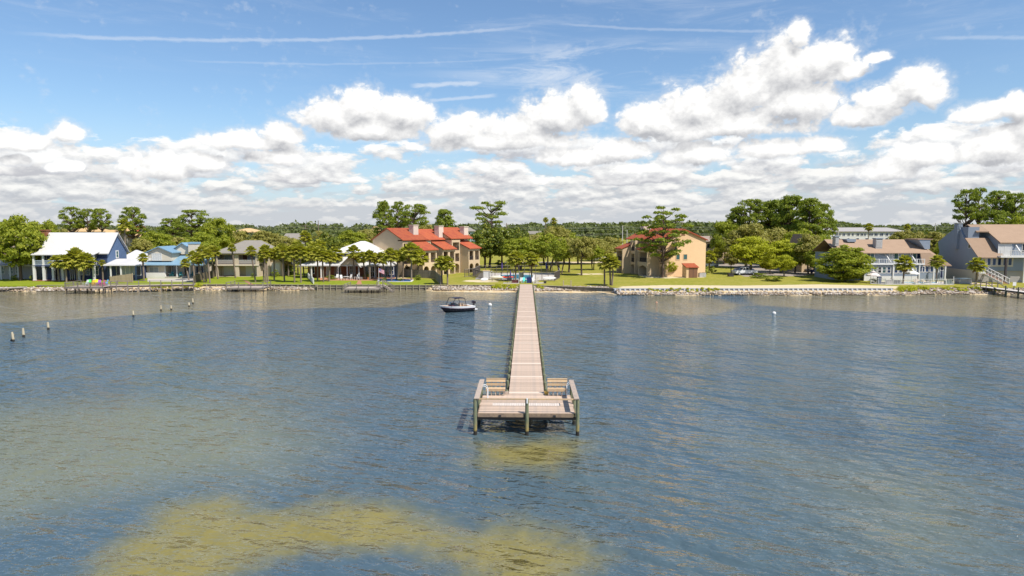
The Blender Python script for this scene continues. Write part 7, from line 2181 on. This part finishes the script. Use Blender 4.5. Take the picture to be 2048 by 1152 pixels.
# transom, deck with a walk-through cockpit, bow well
b, sh, ch, cz, kz = hullsec(0)
MB().prism([(-b, sh), (-ch, cz), (0, kz), (ch, cz), (b, sh)], 'x', -LB / 2 - 0.04, -LB / 2).build('transom', M_BWHITE, bo)
MB().box(-LB / 2 - 0.55, -LB / 2 - 0.04, -0.8, 0.8, 0.18, 0.30).build('swim_platform', M_BWHITE, bo)
dk = MB()
for i in range(NS):
    t0, t1 = i / NS, (i + 1) / NS
    r0, r1 = hullsec(t0), hullsec(t1); x0, x1 = -LB / 2 + LB * t0, -LB / 2 + LB * t1
    w0 = max(0.0, r0[0] - 0.26) if 0.16 < t0 < 0.93 else 0; w1 = max(0.0, r1[0] - 0.26) if 0.16 < t1 < 0.93 else 0
    for s in (-1, 1):
        dk.quad((x0, s * w0, r0[1]), (x1, s * w1, r1[1]), (x1, s * r1[0], r1[1]), (x0, s * r0[0], r0[1]))
dk.build('deck', M_BWHITE, bo)
fl_ = MB()
for i in range(2, NS - 1):
    t0, t1 = i / NS, (i + 1) / NS; r0, r1 = hullsec(t0), hullsec(t1); x0, x1 = -LB / 2 + LB * t0, -LB / 2 + LB * t1
    w0, w1 = max(0.03, r0[0] - 0.26), max(0.03, r1[0] - 0.26)
    z = 0.42 if t0 < 0.62 else 0.62
    fl_.quad((x0, -w0, z), (x1, -w1, z), (x1, w1, z), (x0, w0, z))
    for s in (-1, 1): fl_.quad((x0, s * w0, z), (x1, s * w1, z), (x1, s * w1, r1[1]), (x0, s * w0, r0[1]))
fl_.build('cockpit_liner', M_UPH, bo)
MB().box(-2.15, -1.7, -0.78, 0.78, 0.423, 0.82).build('stern_seat', M_UPH, bo)
for s in (-0.45, 0.45):
    MB().box(-0.85, -0.35, s - 0.25, s + 0.25, 0.423, 0.72).box(-0.95, -0.85, s - 0.25, s + 0.25, 0.6, 1.12).build('helm_seat', M_UPH, bo)
    MB().box(0.35, 0.75, s - 0.32 if s > 0 else s - 0.30, s + 0.30, 0.423, 1.02).build('console', M_BMAR, bo)
ws = MB()
for s in (-1, 1): ws.quad((0.78, s * 0.15, 0.98), (0.62, s * 0.82, 0.94), (0.42, s * 0.80, 1.32), (0.52, s * 0.15, 1.36)); ws.quad((0.62, s * 0.82, 0.94), (0.0, s * 0.86, 0.90), (0.0, s * 0.84, 1.10), (0.42, s * 0.80, 1.32))
ws.build('windscreen', M_GLASS, bo)
# black canopy on its frame
def arcb(x, z0, zt, w):
    return [(x + 0.0, -w, z0), (x * 0.9, -w * 0.98, zt - 0.12), (x * 0.86, -w * 0.8, zt), (x * 0.86, w * 0.8, zt), (x * 0.9, w * 0.98, zt - 0.12), (x, w, z0)]
cp = MB()
rows = []
for k in range(9):
    x = -1.05 + 1.65 * k / 8; zz = 2.06 - 0.07 * ((k - 4) / 4) ** 2
    rows.append([(x, -0.93, zz - 0.12), (x, -0.84, zz - 0.02), (x, 0, zz), (x, 0.84, zz - 0.02), (x, 0.93, zz - 0.12)])
for th in (0.0,):
    loft(rows, M_BBLACK, 'canopy', bo)
fr = MB()
for s in (-0.95, 0.95):
    fr.tube([(-1.25, s, 0.80), (-1.0, s * 0.98, 1.96)], 0.045, 6); fr.tube([(1.05, s * 0.90, 0.92), (0.55, s * 0.98, 1.96)], 0.05, 6)
fr.build('canopy_frame', M_BBLACK, bo)
om = MB(); om.prism([(-LB / 2 - 0.55, 0.95), (-LB / 2 - 0.15, 1.02), (-LB / 2 + 0.05, 1.30), (-LB / 2 - 0.25, 1.42), (-LB / 2 - 0.58, 1.30)], 'y', -0.22, 0.22)
omo = om.build('outboard_motor', M_BBLACK, bo)
MB().box(-LB / 2 - 0.42, -LB / 2 - 0.2, -0.09, 0.09, -0.4, 0.95).build('motor_leg', M_BBLACK, omo)
for i in range(3): MB().box(-0.6 + i * 0.9, -0.35 + i * 0.9, -1.085, -1.06, 0.62, 0.70).build('cleat', M_DARK, bo)

# ---- buoys and old posts in the water
def buoy(px, py, r, m, label):
    D = DG(py, 0.0); e = empty('mooring_buoy', (XW(px, D, 0), D, 0), 0, label, 'buoy')
    mb = MB(); mb.smooth = True
    n, k = 8, 12
    mb.tube([(0, 0, -0.2 * r * 2), (0, 0, r * 0.2), (0, 0, r * 0.75), (0, 0, r * 1.1), (0, 0, r * 1.3)], [r * 0.8, r, r * 0.9, r * 0.55, r * 0.12], 14)
    mb.build('float', m, e)
    MB().tube([(0, 0, r * 1.28), (0, 0, r * 1.55)], r * 0.12, 6).build('ring', M_DARK, e)
buoy(980, 611, 0.30, M_WHITE, 'white can buoy floating behind the motor boat')
buoy(1548, 628, 0.28, M_WHITE, 'white round buoy alone in the open water')
buoy(1313, 606, 0.18, mat('orange_float', (0.60, 0.32, 0.20), 0.5), 'small orange buoy close to the concrete wall')
M_OPILE = pile_material('old_pile', 0.2)
_nt = M_OPILE.node_tree
for n_ in _nt.nodes:
    if n_.type == 'MIX':
        for i_, col in ((6, (0.34, 0.28, 0.18, 1)), (7, (0.52, 0.44, 0.30, 1))):
            if not n_.inputs[i_].is_linked and tuple(n_.inputs[i_].default_value)[0] > 0.1: n_.inputs[i_].default_value = col
for px, base, top, lean, lab in ((22.5, 682, 668, 0.25, 'dark leaning post of the joined pair of old posts'), (27, 683, 664, -0.10, 'pale post of the joined pair of old posts'), (47.5, 674, 656, -0.04, 'old post beside the joined pair'),
                           (97, 659, 644, -0.05, 'old post with open water on both sides'), (267, 633, 621.5, -0.05, 'old post at the edge of the sandy shallows'), (322, 621.5, 611, 0, 'dark-topped old post of the middle pair'),
                           (342.5, 620, 611, 0, 'pale old post of the middle pair'), (378.5, 613.5, 605, -0.06, 'shorter post of the far pair'), (386, 607.5, 597, -0.04, 'taller post of the far pair')):
    D = DG(base, 0.0); h = ZW(top, D)
    e = MB().tube([(0, 0, -1.5), (0, 0, 0), (lean * 0.5, 0, h * 0.6), (lean, 0, h)], [0.135, 0.13, 0.12, 0.10], 9).build('old_post', M_OPILE, None, (XW(px, D, 0), D, 0))
    tag(e, lab, 'post', 'old posts in the water')

# ---- cars
M_TYRE = mat('tyre_rubber', (0.02, 0.02, 0.02), 0.9); M_RIM = mat('wheel_rim', (0.45, 0.45, 0.46), 0.4); M_LAMP = mat('lamp_glass', (0.65, 0.62, 0.58), 0.2)
def car(px, D, rz, body, label, kind='suv'):
    e = empty('parked_car' if kind != 'pickup' else 'pickup_truck', (XW(px, D), D, 1.02), rz, label, 'car' if kind != 'pickup' else 'pickup truck')
    L, Wd = {'suv': (4.6, 1.85), 'sedan': (4.6, 1.8), 'pickup': (5.5, 1.95)}[kind]
    hl = L / 2
    if kind == 'pickup':
        prof = [(-hl, 0.45), (hl, 0.45), (hl, 0.92), (hl - 0.2, 1.08), (hl - 1.5, 1.15), (-hl, 1.12)]
        cab = [(hl - 1.65, 1.153), (hl - 2.2, 1.80), (-0.55, 1.82), (-0.75, 1.153)]
    elif kind == 'suv':
        prof = [(-hl, 0.42), (hl, 0.42), (hl, 0.85), (hl - 0.15, 0.98), (hl - 1.15, 1.06), (-hl + 0.05, 1.08)]
        cab = [(hl - 1.2, 1.063), (hl - 1.9, 1.66), (-hl + 0.45, 1.68), (-hl + 0.12, 1.083)]
    else:
        prof = [(-hl, 0.38), (hl, 0.38), (hl, 0.70), (hl - 0.15, 0.82), (hl - 1.2, 0.93), (-hl + 1.0, 0.97), (-hl, 0.92)]
        cab = [(hl - 1.25, 0.94), (hl - 2.05, 1.40), (-hl + 1.35, 1.42), (-hl + 0.65, 0.96)]
    MB().prism(prof, 'y', -Wd / 2, Wd / 2).build('body', body, e)
    w2 = Wd / 2 - 0.12
    MB().prism(cab, 'y', -w2, w2).build('cabin', body, e)
    (a, za), (b, zb), (c, zc), (d_, zd) = cab
    for s in (-1, 1):
        y = s * (w2 + 0.004); m_ = (a + d_) / 2
        MB().quad((a - 0.22, y, za + 0.06), (b - 0.02, y, zb - 0.1), (m_ + 0.05, y, zb - 0.1), (m_ + 0.05, y, za + 0.06)).build('side_window', M_GLASS, e)
        MB().quad((m_ - 0.05, y, za + 0.06), (m_ - 0.05, y, zc - 0.1), (c + 0.02, y, zc - 0.1), (d_ + 0.16, y, za + 0.06)).build('side_window', M_GLASS, e)
    MB().quad((a - 0.04, -w2 + 0.1, za + 0.05), (a - 0.04, w2 - 0.1, za + 0.05), (b + 0.05, w2 - 0.15, zb - 0.06), (b + 0.05, -w2 + 0.15, zb - 0.06)).build('windscreen', M_GLASS, e)
    MB().quad((d_ - 0.004, -w2 + 0.1, zd + 0.05), (d_ - 0.004, w2 - 0.1, zd + 0.05), (c - 0.06, w2 - 0.15, zc - 0.06), (c - 0.06, -w2 + 0.15, zc - 0.06)).build('rear_window', M_GLASS, e)
    for x in (-hl * 0.62, hl * 0.62):
        for s in (-1, 1):
            w_ = MB().tube([(x, s * (Wd / 2 - 0.2), 0.34), (x, s * (Wd / 2 + 0.015), 0.34)], 0.34, 14).build('wheel', M_TYRE, e)
            MB().tube([(x, s * (Wd / 2 + 0.016), 0.34), (x, s * (Wd / 2 + 0.024), 0.34)], 0.2, 10).build('rim', M_RIM, w_)
    for s in (-1, 1):
        MB().box(hl, hl + 0.02, s * Wd / 2 * 0.75 - 0.2, s * Wd / 2 * 0.75 + 0.18, 0.66, 0.80).build('headlight', M_LAMP, e)
        MB().box(-hl - 0.02, -hl, s * Wd / 2 * 0.8 - 0.12, s * Wd / 2 * 0.8 + 0.12, 0.72, 0.88).build('tail_light', M_RED, e)
    return e
C_WHITE, C_BLUE, C_SILV, C_DARK, C_YEL = paint('car_white', (0.72, 0.72, 0.73), 0.25), paint('car_blue', (0.03, 0.06, 0.22), 0.25), paint('car_silver', (0.42, 0.43, 0.45), 0.25), paint('car_dark', (0.03, 0.03, 0.045), 0.25), paint('car_yellow', (0.70, 0.46, 0.01), 0.3)
car(1489, 158.5, math.pi + RAD(8), C_WHITE, 'white pickup truck under the bright green tree', 'pickup')
car(1487, 166, math.pi + RAD(6), C_BLUE, 'dark blue car parked behind the white pickup truck', 'sedan')
car(1419, 190, RAD(4), C_WHITE, 'white car parked by the corner of the peach condominium', 'sedan')
car(1417, 209, RAD(90), C_SILV, 'silver car before the brown building', 'suv')
car(1552, 192, RAD(3), C_SILV, 'silver car shaded by the lot trees', 'sedan')
car(1578, 191, RAD(3), C_WHITE, 'white car shaded by the lot trees', 'suv')
car(1622, 169, math.pi + RAD(20), C_DARK, 'dark car at the far end of the parking lot', 'sedan')
car(1637, 163, math.pi + RAD(30), C_BLUE, 'blue car half hidden by the huge rounded tree', 'suv')
car(1231, 294, RAD(2), C_YEL, 'bright yellow car on the far road', 'suv')
car(1238, 300, RAD(178), C_BLUE, 'blue car passing behind the yellow one', 'sedan')
car(1212, 250, RAD(2), C_DARK, 'dark car on the drive beyond the park lawn', 'sedan')

# ---- utility poles and wires
def upole(px, D, top, m, label, arms=1):
    h = ZW(top, D) - 1.0
    e = empty('utility_pole', (XW(px, D), D, 1.0), 0, label, 'utility pole', 'utility poles along the far road')
    MB().tube([(0, 0, 0), (0, 0, h)], [0.24, 0.15], 8).build('pole', m, e)
    for i in range(arms): MB().box(-1.3, 1.3, -0.08, 0.08, h - 0.6 - 1.3 * i, h - 0.45 - 1.3 * i).build('crossarm', m, e)
    return e
M_CPOLE = mat('concrete_pole', (0.52, 0.49, 0.45), 0.9, 0.1); M_WPOLE = mat('wood_pole', (0.22, 0.17, 0.13), 0.9, 0.2)
upole(1244.5, 308, 451, M_CPOLE, 'pale concrete pole beside the peach condominium', 0)
upole(1253.5, 320, 460, M_CPOLE, 'shorter pale pole behind the concrete one', 0)
upole(1363, 308, 443, M_WPOLE, 'thin pole over the ridge of the peach condominium')
upole(1658, 255, 446, M_WPOLE, 'dark pole standing before the white apartments')
upole(1675, 268, 458, M_CPOLE, 'pale pole before the white apartments', 0)
upole(1868, 300, 446, M_CPOLE, 'pale pole in the gap between the grey buildings')
upole(612, 305, 449, M_WPOLE, 'pole with double crossarms above the palm thicket', 2)
upole(638, 300, 441, M_WPOLE, 'tall thin pole above the magnolia', 0)
upole(286.5, 285, 441, M_CPOLE, 'pale pole behind the grove by the tan tent roof', 0)
upole(1013, 305, 446, M_WPOLE, 'pole behind the magnolias', 1)
wl_ = empty('power_lines', (0, 308, 1.0), 0, 'long sagging power lines strung across the distance', 'power lines')
M_WIRE = mat('wire', (0.30, 0.29, 0.28), 0.6)
xs_ = [XW(p_, 308) for p_ in (-120, 286, 612, 1013, 1244.5, 1363, 1660, 1868, 2200)]
for zz in (12.6, 12.2, 11.4, 9.6, 9.1):
    pts = []
    for a_, b_ in zip(xs_, xs_[1:]):
        for i in range(8):
            t = i / 8; pts.append((a_ + (b_ - a_) * t, 0.0, zz - 1.0 - 0.7 * 4 * t * (1 - t)))
    MB().tube(pts, 0.035, 4, cap=False).build('wire', M_WIRE, wl_)
for px, lab in ((1231.5, 'traffic signal post nearer the yellow car'), (1239.5, 'traffic signal post next to the concrete pole')):
    e = empty('traffic_signal', (XW(px, 309), 309, 1.0), 0, lab, 'traffic signal', 'traffic signals on the far road')
    MB().tube([(0, 0, 0), (0, 0, 5.6)], 0.11, 8).build('post', M_DARK, e)
    MB().box(-0.3, 0.3, -0.2, 0.2, 5.0, 6.1).build('signal_head', C_YEL, e)
